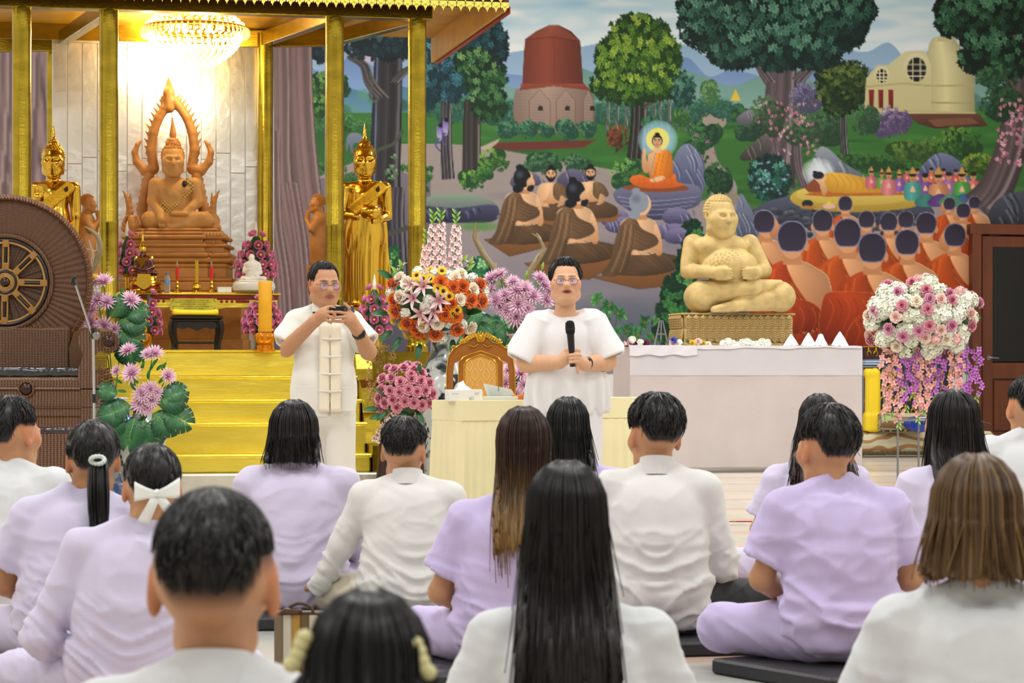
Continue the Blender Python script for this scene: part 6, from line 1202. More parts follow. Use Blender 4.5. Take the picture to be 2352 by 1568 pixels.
b = MB(); skirt(b, -W2, W2, -1, 13, HT - 60, 90, 24, 1.6, 1); skirt(b, -1, DP, -W2, 13, HT, 30, 24, 1.6, 3, 'y'); skirt(b, -1, DP, W2, 13, HT, 30, 24, 1.6, 4, 'y'); o = f.mb('cloth_skirt', b, M('pinkish_sheet', '#d3c8c6', .8, nz=(3, .06), bump=(120, .15), spec=.2)); f.mb
b = MB(); skirt(b, -W2 - .5, W2 + .5, -2.4, HT - 66, HT + .6, 60, 8, .5, 7); b.sheet([[(-W2 - .5 + 2 * W2 * i / 20, -2.4 + DP * j / 6, HT + .6) for i in range(21)] for j in range(7)]); f.mb('cloth_top', b, SHEET)
f2 = Fig('white_runner', 'thin white cloth laid over the offering table and folded at its left front', 'cloth', 1716, fl(ST), ST, WALL_A); b = MB()
b.sheet([[(-W2 - 4 + (2 * W2 + 2) * i / 60, -6 + (DP + 4) * j / 10, HT + 2.4 + .7 * math.sin(i * .9 + j)) for i in range(61)] for j in range(11)]); b.sheet([[(-W2 - 4 + (2 * W2 + 2) * i / 60, -6 - .6 * math.sin(i * .8), HT + 2.4 + .7 * math.sin(i * .9) - (9 - 5 * i / 60 + 1.5 * math.sin(i * .35)) * t) for i in range(61)] for t in (0, .5, 1)]); f2.mb('runner', b, SHEET2)
b = MB(); b.sheet([[(-W2 - 3 + 160 * i / 24, -8 - 1.2 * math.sin(i * .9 + t * 4), HT + 2 - 22 * t - 2 * math.sin(i * .7) * t) for i in range(25)] for t in np.linspace(0, 1, 7)]); f2.mb('folded_end', b, SHEET2)
TT_ = 794.5
# lotus-petal plinth under the stone figure
STONE2 = M('carved_sandstone_base', '#bb9e62', .6, nz=(14, .3), bump=(35, .3)); f = Fig('lotus_plinth', 'rectangular stone plinth carved with two rows of ribbed lotus petals', 'pedestal', 1698, TT_, 252, WALL_A * .9); HP = TT_ - 718
b = MB(); b.box((0, 66, 4), (282, 130, 8), 2); b.box((0, 66, HP / 2), (256, 116, HP - 4), 2); b.box((0, 66, HP - 3), (272, 126, 5), 2); f.mb('block', b, STONE2)
pet = MB()
for sgn in (1,):
    out = [(-8.6, 0), (-8.6, 22), (-5, 28), (0, 33), (5, 28), (8.6, 22), (8.6, 0)]; pet.prism(out, -2.2, 3)
    for k in range(5):
        z = 3 + k * 5.2; pet.tube([(-7.2, -2.4, z + 4), (-3, -3.6, z + 1), (0, -4.2, z - 2.5 + 2), (3, -3.6, z + 1), (7.2, -2.4, z + 4)], 1.5, 5)
    pet.tube([(0, -3.5, 2), (0, -4, 28)], 1.2, 5)
pet.v = (np.array(pet.v) / f.s).tolist(); pme = pet.mesh('lotus_petal', STONE2)
for i in range(15):
    x = -128 + (i + .5) * 256 / 15
    inst('lotus_petal', pme, f.o, trs(np.array([x, 5, HP / 2 + 1]) / f.s, Matrix.Rotation(.12, 4, 'X'))); inst('lotus_petal', pme, f.o, trs(np.array([x, 5, HP / 2 + 1]) / f.s, Matrix.Rotation(PI, 4, 'Y') @ Matrix.Rotation(.16, 4, 'X')))
for i in range(7):
    y = 12 + (i + .5) * 108 / 7; R = Matrix.Rotation(-PI / 2, 4, 'Z')
    inst('lotus_petal', pme, f.o, trs(np.array([-130, y, HP / 2 + 1]) / f.s, R @ Matrix.Rotation(.12, 4, 'X'))); inst('lotus_petal', pme, f.o, trs(np.array([-130, y, HP / 2 + 1]) / f.s, R @ Matrix.Rotation(PI, 4, 'Y') @ Matrix.Rotation(.16, 4, 'X')))
# white cones, flowers and small stand on the table
for i, (x, w_, h_, d, lab) in enumerate(((1817, 18, 28, 0, 'leftmost white paper cone on the offering table'), (1857, 18, 31, 0, 'second white paper cone from the stone plinth'), (1885, 17, 29, 14, 'rounder white cone set back between the two right cones'), (1929, 20, 34, 0, 'tallest white paper cone at the right table end'))):
    f = Fig('white_cone', lab, 'cone', x, 795, 256 - d * .1, 0, 'white cones on the offering table'); b = MB(); b.lathe([(w_ * 1.05, 0), (w_, 2), (w_ * .55, h_ * .55), (w_ * (.30 if i == 2 else .14), h_ * .92), (.8, h_)], 24); f.mb('cone', b, M('matte_white', '#eef0ec', .7))
    for k in range(4): A = None; inst('leaf', FM['leafd'], f.o, trs(np.array([fr.uniform(-22, 22), -18, 1.5]) / f.s, Matrix.Rotation(fr.uniform(0, 6), 4, 'Z'), 12 / f.s))
def cluster(label, px, items, w_=22):
    A = Arr('table_flowers', label, px, 795, 256.5, 'flowers', 'loose flowers on the offering table')
    for k, dx, dy, r in items: A.put(k, px + dx, 795 - dy, r * 1.3, 4, dirn=(fr.uniform(-.5, .5), -1, .6))
    for _ in range(5): A.leaf('leafd', px + fr.uniform(-w_, w_), 792 - fr.uniform(0, 4), 13, fr.choice((10, 170, 60, 120)), 4)
FM['blue'] = rose('#1c2c9c', '#3c54c8', 'blue_rose'); FM['wine'] = rose('#4c1038', '#7c2458', 'wine_rose'); FM['yelrose'] = rose('#d8a810', '#f0d040', 'yellow_rose')
cluster('posy of pink and wine flowers at the left end of the offering table', 1452, [('hyd2', 0, 14, 8), ('pink', -4, 6, 7), ('wine', 10, 5, 8), ('blush', -20, 5, 6), ('hyd2', 18, 7, 8), ('wine', 32, 4, 9), ('mauve', -30, 4, 5)], 36)
cluster('posy with one blue flower beside the small metal stand', 1545, [('blue', 2, 12, 7), ('blush', 0, 5, 8), ('cream', 12, 6, 7), ('hyd', 16, 9, 6)], 16)
cluster('posy with a yellow flower before the stone plinth', 1604, [('yelrose', -14, 6, 7), ('blush', 0, 10, 7), ('yelrose', 12, 7, 5), ('cream', 22, 4, 6), ('yel', 14, 3, 5)], 24)
cluster('long heap of white hydrangea before the stone plinth', 1712, [('hyd' if i % 2 else 'hyd2', -50 + i * 11, 5 + 4 * math.sin(i * 1.7), 8.5) for i in range(10)], 50)
f = Fig('small_metal_stand', 'small worn metal tripod stand at the left of the stone plinth', 'stand', 1519, 795, 254); b = MB(); b.tube([(-16, 0, 0), (-3, 0, 60)], [2.6, 1.8], 6); b.tube([(16, 0, 0), (3, 0, 60)], [2.6, 1.8], 6); f.mb('legs', b, STEEL); b = MB(); b.tube([(0, 22, 0), (0, 0, 60)], [2, 1.5], 6); b.tube([(-9, 0, 28), (9, 0, 28)], 2, 6); f.mb('brace', b, STEEL)
# ---------------------------------------------------------------- door, cabinet and rolls on the right
DOORW = M('varnished_teak', '#6a3418', .3, nz=(2.2, .3), stretch=(5, 5, .6)); 
pdo = online(2235, np.array([0, WALL_Y0 - .10, 0]), du); f = Fig('x', '', '', 2235, 0, 200) if False else None
dW = Matrix.Translation((pdo[0], pdo[1], 0)) @ Matrix.Rotation(WALL_A, 4, 'Z'); sd = F_PX / pdo[1]; zt_ = EYE + (HORIZON - 515) / sd
door = bpy.data.objects.new('door_1', None); COL.objects.link(door); door.matrix_world = dW; tag(door, 'brown varnished wooden door with dark glass panes and steel lever handle', None, kind='structure')
def dp(name, c, d, mat, ch=.006, par=None): b = MB(); b.box(c, d, ch); return b.build(name, mat, par or door)
fr_ = .12; DW_ = 1.25
dp('frame_post', (.03, .0, zt_ / 2), (fr_, .12, zt_), DOORW); dp('frame_post', (DW_ * 2, .0, zt_ / 2), (fr_, .12, zt_), DOORW); dp('frame_head', (DW_ + .0, -.005, zt_ - .06), (DW_ * 2 + .12, .12, .13), DOORW)
for k in range(2):
    x0 = .12 + k * 1.2; pw_ = 1.16; zt2 = zt_ - .14
    for x in (x0 + .07, x0 + pw_ - .07): dp('stile', (x, .02, zt2 / 2), (.14, .05, zt2), DOORW)
    for z in (.12, .98, zt2 - .07): dp('rail', (x0 + pw_ / 2, .02, z), (pw_ - .26, .05, .2 if z < 1.2 else .14), DOORW)
    dp('lower_panel', (x0 + pw_ * .3, .025, .55), (pw_ * .33, .03, .64), DOORW, .012); dp('lower_panel', (x0 + pw_ * .7, .025, .55), (pw_ * .33, .03, .64), DOORW, .012); dp('mullion', (x0 + pw_ / 2, .02, .55), (.07, .05, .66), DOORW)
    dp('glass_pane', (x0 + pw_ / 2, .03, (zt2 + .98) / 2), (pw_ - .26, .02, zt2 - 1.2), M('dark_glass', '#050607', .08))
b = MB(); b.lathe([(.028, 0), (.028, .012)], 14); b.v = [(v[0] + .2, -v[2] - .01, v[1] + 1.14) for v in b.v]; b.tube([(.2, -.04, 1.14), (.23, -.05, 1.14), (.32, -.05, 1.135)], .011, 8); b.build('lever_handle', STEEL, door)
BLUEG = M('blue_gold_lattice', '#c8a02c', .35, .7, nz=(30, .2)); SC = 211
f = Fig('ornate_cabinet', 'blue and gold lattice cabinet behind the hanging flower ball', 'cabinet', 2090, fl(SC), SC, WALL_A); H_ = f.py - 795
b = MB(); b.box((0, 40, H_ / 2), (216, 70, H_), 2); f.mb('carcass', b, M('navy_lacquer', '#141c3c', .35)); b = MB(); b.box((0, 4, H_ - 16), (222, 6, 30), 1); f.mb('frieze', b, M('maroon_lacquer', '#3c1012', .4)); b = MB(); b.box((0, 3, H_ - 1), (226, 10, 3), 1); b.box((0, 3, H_ - 32), (226, 8, 3), 1); f.mb('gilt_moulding', b, GOLDP)
sw = MB(); sw.tube([(6 * math.cos(t) * (1 - t / 7), 0, 9 * math.sin(t) * (1 - t / 9)) for t in np.linspace(0, 5, 14)], [1.8 - t * .1 for t in range(14)], 5); sw.ball((0, 0, 10), (2.4, 1.5, 6), 6, 4); sw.v = (np.array(sw.v) / f.s).tolist(); sme = sw.mesh('gilt_scroll', BLUEG)
for i in range(12):
    inst('gilt_scroll', sme, f.o, trs(np.array([-100 + i * 18, 0, H_ - 18]) / f.s, Matrix.Scale(-1, 4, (1, 0, 0)) if i % 2 else None))
    for j in range(6): inst('gilt_scroll', sme, f.o, trs(np.array([-100 + i * 18, 3, 40 + j * 27]) / f.s, Matrix.Scale(-1, 4, (1, 0, 0)) if (i + j) % 2 else None, 1.3))
f = Fig('paper_stack', 'stack of folded blue and white papers on a narrow shelf beside the table', 'papers', 2008, 838, 216, WALL_A)
for k in range(4): b = MB(); b.box((k * 1.5 - 2, 10, 2 + k * 3), (46, 26, 2.4), .4); f.mb('folded_paper', b, M('blue_paper' if k % 2 else 'pale_paper', '#6a9cd0' if k % 2 else '#d8dde4', .6))
f2 = Fig('grey_side_shelf', 'grey steel side table under the folded papers', 'table', 2008, fl(216), 216, WALL_A); hz = f2.py - 839; b = MB(); b.box((0, 10, hz - 3), (64, 36, 5), 1); f2.mb('shelf_top', b, STEEL); [f2.mb('leg', MB().box((x, 10, hz / 2 - 3), (4, 4, hz - 5), .6), STEEL) for x in (-24, 28)]
f = Fig('yellow_cloth_bundle', 'yellow cloth bundle standing between the white table and the cabinet', 'cloth', 2006, 991, 220); hb = f.py - 848; s = SDF((-26, -10, -1), (26, 40, hb + 8), 3); s.box((1, 16, hb / 2), (15, 12, hb / 2 - 2), 6, 6); s.box((0, 16, 20), (19, 14, 20), 6, 6); s.box((-2, 16, hb - 8), (15, 12, 8), 5, 5); V, Q = s.net(1); V += vnormals(V, Q) * (1.6 * wob(V * (.25, .25, .02), 1.0, 4))[:, None]; f.put('bundle', V, Q, YCL)
def carpet_mat(name, base, c1, c2, sc):
    m = bpy.data.materials.new(name); m.use_nodes = True; nt = m.node_tree; N = nt.nodes; L = nt.links; b_ = N['Principled BSDF']; b_.inputs['Roughness'].default_value = .9; tc = N.new('ShaderNodeTexCoord'); n0 = N.new('ShaderNodeTexNoise'); n0.inputs['Scale'].default_value = sc * .6; L.new(tc.outputs['Object'], n0.inputs['Vector'])
    w = N.new('ShaderNodeTexWave'); w.wave_type = 'RINGS'; w.inputs['Scale'].default_value = sc * .3; w.inputs['Distortion'].default_value = 9; w.inputs['Detail'].default_value = 1; L.new(tc.outputs['Object'], w.inputs['Vector']); r = N.new('ShaderNodeValToRGB'); e = r.color_ramp.elements; e[0].position = .3; e[0].color = (*hexc(base), 1); e[1].position = .85; e[1].color = (*hexc(c2), 1); x = e.new(.62); x.color = (*hexc(base), 1); x = e.new(.68); x.color = (*hexc(c1), 1); L.new(w.outputs[0], r.inputs[0]); L.new(r.outputs[0], b_.inputs['Base Color']); return m
CARP = carpet_mat('scroll_carpet', '#c9c0a2', '#8c8a5c', '#a8784c', 9)
for nm, px, y_, r, w_, lab, mt, s_ in (('carpet_roll', 2130, 1018, 27, 330, 'long rolled cream carpet with scroll pattern along the wall', CARP, 219), ('carpet_roll', 2080, 968, 20, 110, 'smaller rolled patterned carpet lying on the long roll', carpet_mat('blue_scroll_carpet', '#b8ab8c', '#6c6a9c', '#8a6a3c', 11), 221)):
    f = Fig(nm, lab, 'carpet', px, y_ + r, s_, WALL_A); b = MB(); G = []
    for t in np.linspace(0, 4 * PI, 60): rr = r * (.45 + .55 * t / (4 * PI)) if t < 2 * PI * .99 else r * (.72 + .28 * (t / (4 * PI))); G.append([(x, 24 + rr * math.cos(t), r + rr * math.sin(t)) for x in np.linspace(-w_ / 2, w_ / 2, 8)])
    b.sheet(G); b.prism([(24 + r * math.cos(t), r + r * math.sin(t)) for t in np.linspace(0, 2 * PI, 24, endpoint=False)], -w_ / 2 + 3, w_ / 2 - 3, plane='yz'); o = f.mb('rolled_pile', b, mt); 
    if r > 25: b = MB(); b.tube([(x, 24 - 20, 6 + 1.2 * (-1) ** i) for i, x in enumerate(np.linspace(-w_ / 2, w_ / 2, 60))], 3.4, 5); f.mb('border_fringe', b, M('carpet_border', '#5c5434', .9))
f = Fig('blue_mat_roll', 'rolled blue plastic mat beside the stacked carpets', 'mat', 2112, 992, 223, WALL_A); b = MB()
for k in range(5): b.tube([(26 * math.cos(t) * (1 - k * .15) , -8, 18 + 16 * math.sin(t) * (1 - k * .17)) for t in np.linspace(0, 2 * PI, 26, endpoint=False)], 1.8, 5, closed=True)
b.v = [(v[0], v[1] if v[1] < -8 else v[1] + 40 * 0, v[2]) for v in b.v]; f.mb('mat_coil', b, M('blue_mat', '#1f3c9c', .4)); b = MB(); b.lathe([(25, 0), (26, 1), (26, 40), (25, 41)], 26, sq=(1, .64)); b.v = [(v[0], v[2] - 6, v[1] + 18) for v in b.v]; f.mb('mat_body', b, MATS['blue_mat'])
# ---------------------------------------------------------------- cream skirted tables, chair, tissue box, book
CREAM = M('cream_satin', '#e6dcae', .5, nz=(3, .05), sheen=.3, spec=.35)
def skirted(label, px, s_, w_, dpt, rz, n):
    f = Fig('skirted_table', label, 'table', px, fl(s_), s_, rz, 'cream skirted tables'); h_ = .80 * f.s; b = MB(); b.box((0, dpt / 2, h_ - 3), (w_, dpt, 5), 1.5); f.mb('table_top', b, CREAM)
    per = []
    for i in range(n): u = i / n; per.append((-w_ / 2 + w_ * u, 0))
    for i in range(n // 2): per.append((w_ / 2, dpt * i / (n // 2)))
    for i in range(n): per.append((w_ / 2 - w_ * i / n, dpt))
    for i in range(n // 2): per.append((-w_ / 2, dpt - dpt * i / (n // 2)))
    b = MB(); G = []; m = len(per); cx, cy = 0, dpt / 2
    for t in np.linspace(0, 1, 14):
        row = []
        for i, (x, y) in enumerate(per): a = (3.2 + 4 * t) * (abs(math.sin(i * .62 + .4 * math.sin(i * .21))) ** 1.5) * min(1, t * 3 + .25); d = math.hypot(x - cx, y - cy); row.append((x + (x - cx) / d * (a + 6 * t), y + (y - cy) / d * (a + 6 * t), h_ - 44 - (h_ - 46) * t))
        G.append(row)
    b.sheet(G, wrap=True); f.mb('pleated_skirt', b, CREAM)
    b = MB(); b.sheet([[(x * 1.012, (y - cy) * 1.03 + cy, h_ - z) for x, y in per] for z in (1, 24, 47)], wrap=True); f.mb('top_band', b, CREAM); return f
skirted('cream skirted table with the tissue box, in front of the gold chair', 1138, 428, 172, 150, .5, 44); skirted('cream skirted table behind the speaking woman, mostly hidden', 1420, 385, 190, 140, WALL_A, 44)
f = Fig('tissue_box', 'white cardboard tissue box on the cream table', 'tissue box', 1069, 922, 428, .35); b = MB(); b.box((0, 12, 14), (80, 36, 27), .8); f.mb('box_body', b, M('white_card', '#e4e2dc', .6)); b = MB(); G = []
for i in range(9): t = i / 8; G.append([((j - 4) * (5.2 - 3.0 * t) + 6 * t * math.sin(j + i * .5) * .5 - 4 * t, 12 + 1.2 * math.sin(j * 1.9 + i * .4) * (1 - .3 * t), 27 + 22 * t - 2.2 * abs(j - 4) * t) for j in range(9)])
b.sheet(G); o = f.mb('tissue', b, M('soft_tissue', '#f2f3f5', .9)); b = MB(); [b.box((x, -6.3, z), (w_, .3, h_), .05) for x, z, w_, h_ in ((8, 7, 2, 6), (11, 7, 1, 6), (14, 5, 9, .7), (14, 8, 11, .7), (15, 11, 8, .7))]; [b.tube([(-36 + i * 1.6 + 1, -6.3, 18 + 2 * math.sin(i * 1.3)) for i in range(12)], .35, 4), b.tube([(26 + 5 * math.cos(t), -6.3, 18 + 3 * math.sin(2 * t)) for t in np.linspace(0, 5, 12)], .35, 4)]; f.mb('faint_print', b, M('grey_print', '#a8a8a8', .7), smooth=False)['kind'] = 'stuff'
f = Fig('open_book', 'thick open paperback lying on the cream table beside the tissue box', 'book', 1150, 919, 420, .1); PAPER = M('book_paper', '#c9cbc2', .8); b = MB(); b.box((0, 8, 5), (78, 40, 8), 1); f.mb('page_block', b, PAPER); b = MB(); G = [[(-38 + 66 * u + 10 * t, 30 - 26 * t * 0 + 4 * math.sin(u * 3), 9 + 30 * (1 - t) * (1 - .55 * u) ** .8) for u in np.linspace(0, 1, 9)] for t in np.linspace(0, 1, 6)]; b.sheet(G); f.mb('raised_pages', b, PAPER)
b = MB(); rr = random.Random(8)
for k in range(8):
    x = -28
    while x < 10 - k: w_ = rr.uniform(2, 6); b.box((x + k * 1.2, 29.0 - 1.2, 33 - k * 3.0 - .25 * (x + 28)), (w_, .3, .6), .05); x += w_ + 1.2
f.mb('printed_lines', b, MATS['grey_print'], smooth=False)['kind'] = 'stuff'
b = MB(); b.box((-2, 28.5, 26), (2.2, .3, 12), .05); f.mb('green_column', b, M('green_print', '#3c8c74', .7))
f = Fig('orange_folder', 'orange folder and curled magazine at the right end of the cream table', 'folder', 1198, 918, 420, .1); b = MB(); b.box((-4, 20, 6), (34, 20, 10), 1); f.mb('folder', b, M('orange_card', '#e07a1c', .5)); b = MB(); b.sheet([[(2 + 16 * t + 6 * math.sin(u * 2.4), 2 + 16 * u, 1 + 14 * math.sin(t * 2.2) * (1 - .2 * u)) for u in np.linspace(0, 1, 6)] for t in np.linspace(0, 1, 8)]); f.mb('curled_magazine', b, M('magazine_grey', '#5c6058', .5))
# carved armchair
f = Fig('gold_armchair', 'carved gold and brown throne chair with damask back behind the cream table', 'chair', 1104, fl(368), 368); q = f.q; CW_ = M('gold_brown_wood', '#9c5e1c', .3, .2, nz=(8, .15))
out = [(1025, 960), (1026, 850), (1030, 820), (1040, 802), (1058, 790), (1072, 786), (1085, 774), (1100, 765), (1118, 774), (1132, 786), (1148, 790), (1166, 802), (1177, 820), (1182, 850), (1184, 960)]
def ring(P0, P1, d0, d1, name, mat):
    b = MB(); n = len(P0); V = [q(x, y, d0) for x, y in P0] + [q(x, y, d0) for x, y in P1] + [q(x, y, d1) for x, y in P0] + [q(x, y, d1) for x, y in P1]; F = []
    for i in range(n - 1): F += [(i, i + 1, n + i + 1, n + i), (2 * n + i, 3 * n + i, 3 * n + i + 1, 2 * n + i + 1), (i, 2 * n + i, 2 * n + i + 1, i + 1), (n + i, n + i + 1, 3 * n + i + 1, 3 * n + i)]
    b.add(V, F); return f.mb(name, b, mat, smooth=False)
inn = [(1040, 960), (1041, 852), (1044, 834), (1052, 830), (1060, 826), (1075, 818), (1085, 816), (1104, 812), (1122, 816), (1134, 818), (1148, 826), (1160, 830), (1165, 834), (1169, 852), (1170, 960)]
ring(out, inn, -4, 6, 'back_frame', CW_)
pan = [(1052, 960), (1054, 832), (1064, 820), (1085, 812), (1104, 806), (1123, 812), (1144, 820), (1154, 832), (1156, 960)]; pin = [(1064, 960), (1066, 836), (1074, 826), (1088, 820), (1104, 814), (1120, 820), (1134, 826), (1142, 836), (1144, 960)]
ring(pan, pin, -6, 6, 'panel_frame', CW_)
b = MB(); b.prism([(x - f.px, f.py - y) for x, y in pin], -4, 4); f.mb('damask_back', b, M('gold_damask', '#cf9a44', .6, bump=(60, .2)), smooth=False)
b = MB()
for r_ in range(5):
    for c2 in range(3 + (r_ % 2)): x = 1104 + (c2 - 1 - .5 * (r_ % 2)) * 26; y = 838 + r_ * 22; [b.tube([q(x + s_ * 9 * math.sin(t) * (1 - t / 8), y + 14 - 9 * t, -4.4) for t in np.linspace(0, 3.1, 9)], 1.0, 4) for s_ in (-1, 1)]
f.mb('damask_pattern', b, M('pale_damask', '#e2bf7c', .6))['kind'] = 'stuff'
b = MB(); b.tube([q(x, y, -5) for x, y in pin], 1.4, 5); f.mb('white_piping', b, M('white_cord', '#ece6d4', .6))
b = MB(); [b.tube([q(x, y, -6) for x, y in P], 1.7, 5) for P in (out, pan, pin)]; f.mb('gilt_lines', b, GOLDP)
b = MB(); b.lathe([(9, 0), (10, 2), (6, 5), (5, 7)], 16); b.v = [tuple(q(1104, 776, -8) + (v[0], -v[2], v[1])) for v in b.v]
for s_ in (-1, 1):
    for k in range(6): t = k / 5; p0 = q(1104 + s_ * (10 + 26 * t), 772 + 12 * t, -8); b.tube([p0, p0 + (s_ * 4, -2, 8 - 3 * t), p0 + (s_ * 9, 0, 6 - 6 * t), p0 + (s_ * 11, 0, 1 - 6 * t)], [2.5, 3, 2.2, 1], 6)
    b.tube([q(1104 + s_ * (44 + 6 * math.cos(t) * (1 - t / 9)), 783 + 6 * math.sin(t) * (1 - t / 9), -8) for t in np.linspace(0, 7, 20)], 1.8, 5); b.tube([q(1104 + s_ * (62 + 5 * math.cos(t) * (1 - t / 9)), 796 + 5 * math.sin(t) * (1 - t / 9), -8) for t in np.linspace(0, 7, 20)], 1.6, 5); b.tube([q(1104 + s_ * 6, 790, -8), q(1104 + s_ * 16, 796, -9), q(1104 + s_ * 26, 792, -8), q(1104 + s_ * 28, 797, -8)], [3, 3, 2, 1], 6)
for k in range(7): a = PI * (k + .5) / 7; b.tube([q(1104, 776, -8), q(1104 - 13 * math.cos(a), 776 - 16 * math.sin(a), -9)], [3, 1.6], 5)
f.mb('carved_crest', b, GOLDP)
b = MB(); b.box(q(1104, 975, -60), (160, 120, 18), 6); f.mb('seat', b, MATS['gold_damask'])
for x in (1036, 1172):
    for d in (-112, -8): b = MB(); b.tube([q(x, 985, d), q(x, 1060, d), q(x, f.py - 1, d)], [8, 6, 5], 8); f.mb('leg', b, CW_)
# ---------------------------------------------------------------- wicker throne on the left
def wick(name, col, sc, direction='Z'):
    m = bpy.data.materials.new(name); m.use_nodes = True; nt = m.node_tree; N = nt.nodes; L = nt.links; b_ = N['Principled BSDF']; b_.inputs['Roughness'].default_value = .3; tc = N.new('ShaderNodeTexCoord'); cur = None; wv = []
    for dr, k in (('Z', 1.0), ('X', .55)):
        w = N.new('ShaderNodeTexWave'); w.bands_direction = dr; w.inputs['Scale'].default_value = sc * k; w.inputs['Distortion'].default_value = 1.5; w.inputs['Detail'].default_value = 2; L.new(tc.outputs['Object'], w.inputs['Vector']); wv.append(w.outputs[0])
    mu = N.new('ShaderNodeMath'); mu.operation = 'MULTIPLY'; L.new(wv[0], mu.inputs[0]); L.new(wv[1], mu.inputs[1]); r = N.new('ShaderNodeValToRGB'); c = np.array(hexc(col)); r.color_ramp.elements[0].color = (*(c * .35), 1); r.color_ramp.elements[1].color = (*(c * 1.5), 1); r.color_ramp.elements[1].position = .7; L.new(mu.outputs[0], r.inputs[0]); L.new(r.outputs[0], b_.inputs['Base Color']); bp = N.new('ShaderNodeBump'); bp.inputs['Strength'].default_value = .7; bp.inputs['Distance'].default_value = .004; L.new(mu.outputs[0], bp.inputs['Height']); L.new(bp.outputs[0], b_.inputs['Normal']); return m
WK = wick('brown_wicker', '#6b4526', 26); RAT = M('pale_rattan', '#a97c3e', .35, nz=(20, .2)); BLKR = M('black_cane', '#16120f', .3)
f = Fig('wicker_throne', 'brown wicker throne with a large round wheel-patterned back at the left edge', 'chair', 30, fl(334), 334); q = f.q; CX, CY = 12, 648; WB = M('wicker_strand', attr=True, rough=.32, nz=(50, .2), bump=(160, .5))
b = MB(); n = 150; G = []; C = []
rs = np.concatenate([np.linspace(104, 190, 30), [194, 197]])
for i, r in enumerate(rs):
    row = []
    for k in range(n * 2): a = 2 * PI * k / (n * 2); z = (2.2 if k % 4 < 2 else -2.2) * (1 if i < 30 else 0) + .8 * (-1) ** i + (-10 * ((r - 104) / 90) ** 2); row.append(q(CX + r * math.cos(a), CY - r * math.sin(a), -z * .5 - 8)); C.append(np.array(hexc('#5c3a22')) * (1.25 if (i + k // 4) % 2 else .75))
    G.append(row)
G = np.array(G); F = []; a_, b_n = G.shape[:2]; b.add(G.reshape(-1, 3), [(i * b_n + j, i * b_n + (j + 1) % b_n, (i + 1) * b_n + (j + 1) % b_n, (i + 1) * b_n + j) for i in range(a_ - 1) for j in range(b_n)], np.array(C)); f.mb('woven_back', b, WB, auto=None)
b = MB(); G = []; C = []
for i, r in enumerate(np.linspace(20, 102, 24)):
    row = []
    for k in range(240): a = 2 * PI * k / 240; row.append(q(CX + r * math.cos(a), CY - r * math.sin(a), -4 + 1.2 * (1 if k % 8 < 4 else -1) + .5 * (-1) ** i)); C.append(np.array(hexc('#4a2f1c')) * (1.25 if (i + k // 8) % 2 else .75))
    G.append(row)
b.add(np.array(G).reshape(-1, 3), [(i * 240 + j, i * 240 + (j + 1) % 240, (i + 1) * 240 + (j + 1) % 240, (i + 1) * 240 + j) for i in range(23) for j in range(240)], np.array(C)); f.mb('woven_wheel', b, WB, auto=None)
def circ(r, d, rad, name, mat, n=96, col=None): b = MB(); b.tube([q(CX + r * math.cos(t), CY - r * math.sin(t), d) for t in np.linspace(0, 2 * PI, n, endpoint=False)], rad, 8, closed=True, col=col); return f.mb(name, b, mat)
b = MB()
for k in range(170): t = 2 * PI * k / 170; b.tube([q(CX + 191 * math.cos(t), CY - 191 * math.sin(t), -17), q(CX + 198 * math.cos(t + .02), CY - 198 * math.sin(t + .02), -12), q(CX + 200 * math.cos(t + .035), CY - 200 * math.sin(t + .035), -2)], 3.2, 5, col=tuple(np.array(hexc('#6b4426')) * (1.2 if k % 2 else .8)))
f.mb('braided_rim', b, WB)['kind'] = 'stuff'
circ(194, -8, 7, 'rim_core', WK); circ(107, -10, 6, 'inner_rim', WK); circ(97, -12, 4, 'black_hoop', BLKR); circ(91, -12, 3, 'rattan_hoop', RAT); circ(25, -12, 4, 'hub_hoop', BLKR, 40); circ(30, -12, 2.5, 'hub_hoop', RAT, 40)
for r in (20, 16.5, 13): circ(r, -14 - (20 - r) * .5, 2, 'hub_ring', RAT, 32)
KN = M('glossy_brown_knob', '#2c140a', .08); b = MB(); b.ball(q(CX, CY, -18), (11, 8, 11), 16, 10); f.mb('hub_knob', b, KN)
for k in range(8):
    a = PI / 4 * k - .02; u = np.array([math.cos(a), 0, math.sin(a)]); w_ = np.array([-math.sin(a), 0, math.cos(a)]); c0 = q(CX, CY, -13)
    for m in (-1, 1): b = MB(); b.tube([c0 + u * 30 + w_ * m * 6, c0 + u * 92 + w_ * m * 6], 2.2, 6); f.mb('spoke_cane', b, RAT)
    b = MB(); b.tube([c0 + u * 30, c0 + u * 96], 3.2, 8); f.mb('spoke_core', b, BLKR)
    for r0, r1 in ((30, 44), (82, 97)): b = MB(); [b.tube([c0 + u * r + w_ * -7 + (0, -3, 0), c0 + u * r + w_ * 7 + (0, -3, 0)], 1.6, 5) for r in np.arange(r0, r1, 2.6)]; f.mb('binding', b, RAT)
b = MB(); b.box(q(20, 815, 10), (300, 60, 130), 8); f.mb('back_support', b, WK); b = MB(); b.box(q(66, 912, -90), (330, 200, 92), 6); f.mb('seat_box', b, WK)
b = MB(); b.box(q(66, 893, -192), (330, 6, 6), 2); b.box(q(66, 935, -192), (330, 6, 3), 1); f.mb('rail_trim', b, RAT if False else WK)
b = MB(); b.box(q(60, 968, -88), (326, 196, 40), 5); f.mb('skirt_panel', b, WK)
for x in (-60, 205): b = MB(); b.box(q(x, (988 + f.py) / 2, -90), (44, 190, f.py - 988), 4); f.mb('leg', b, WK)
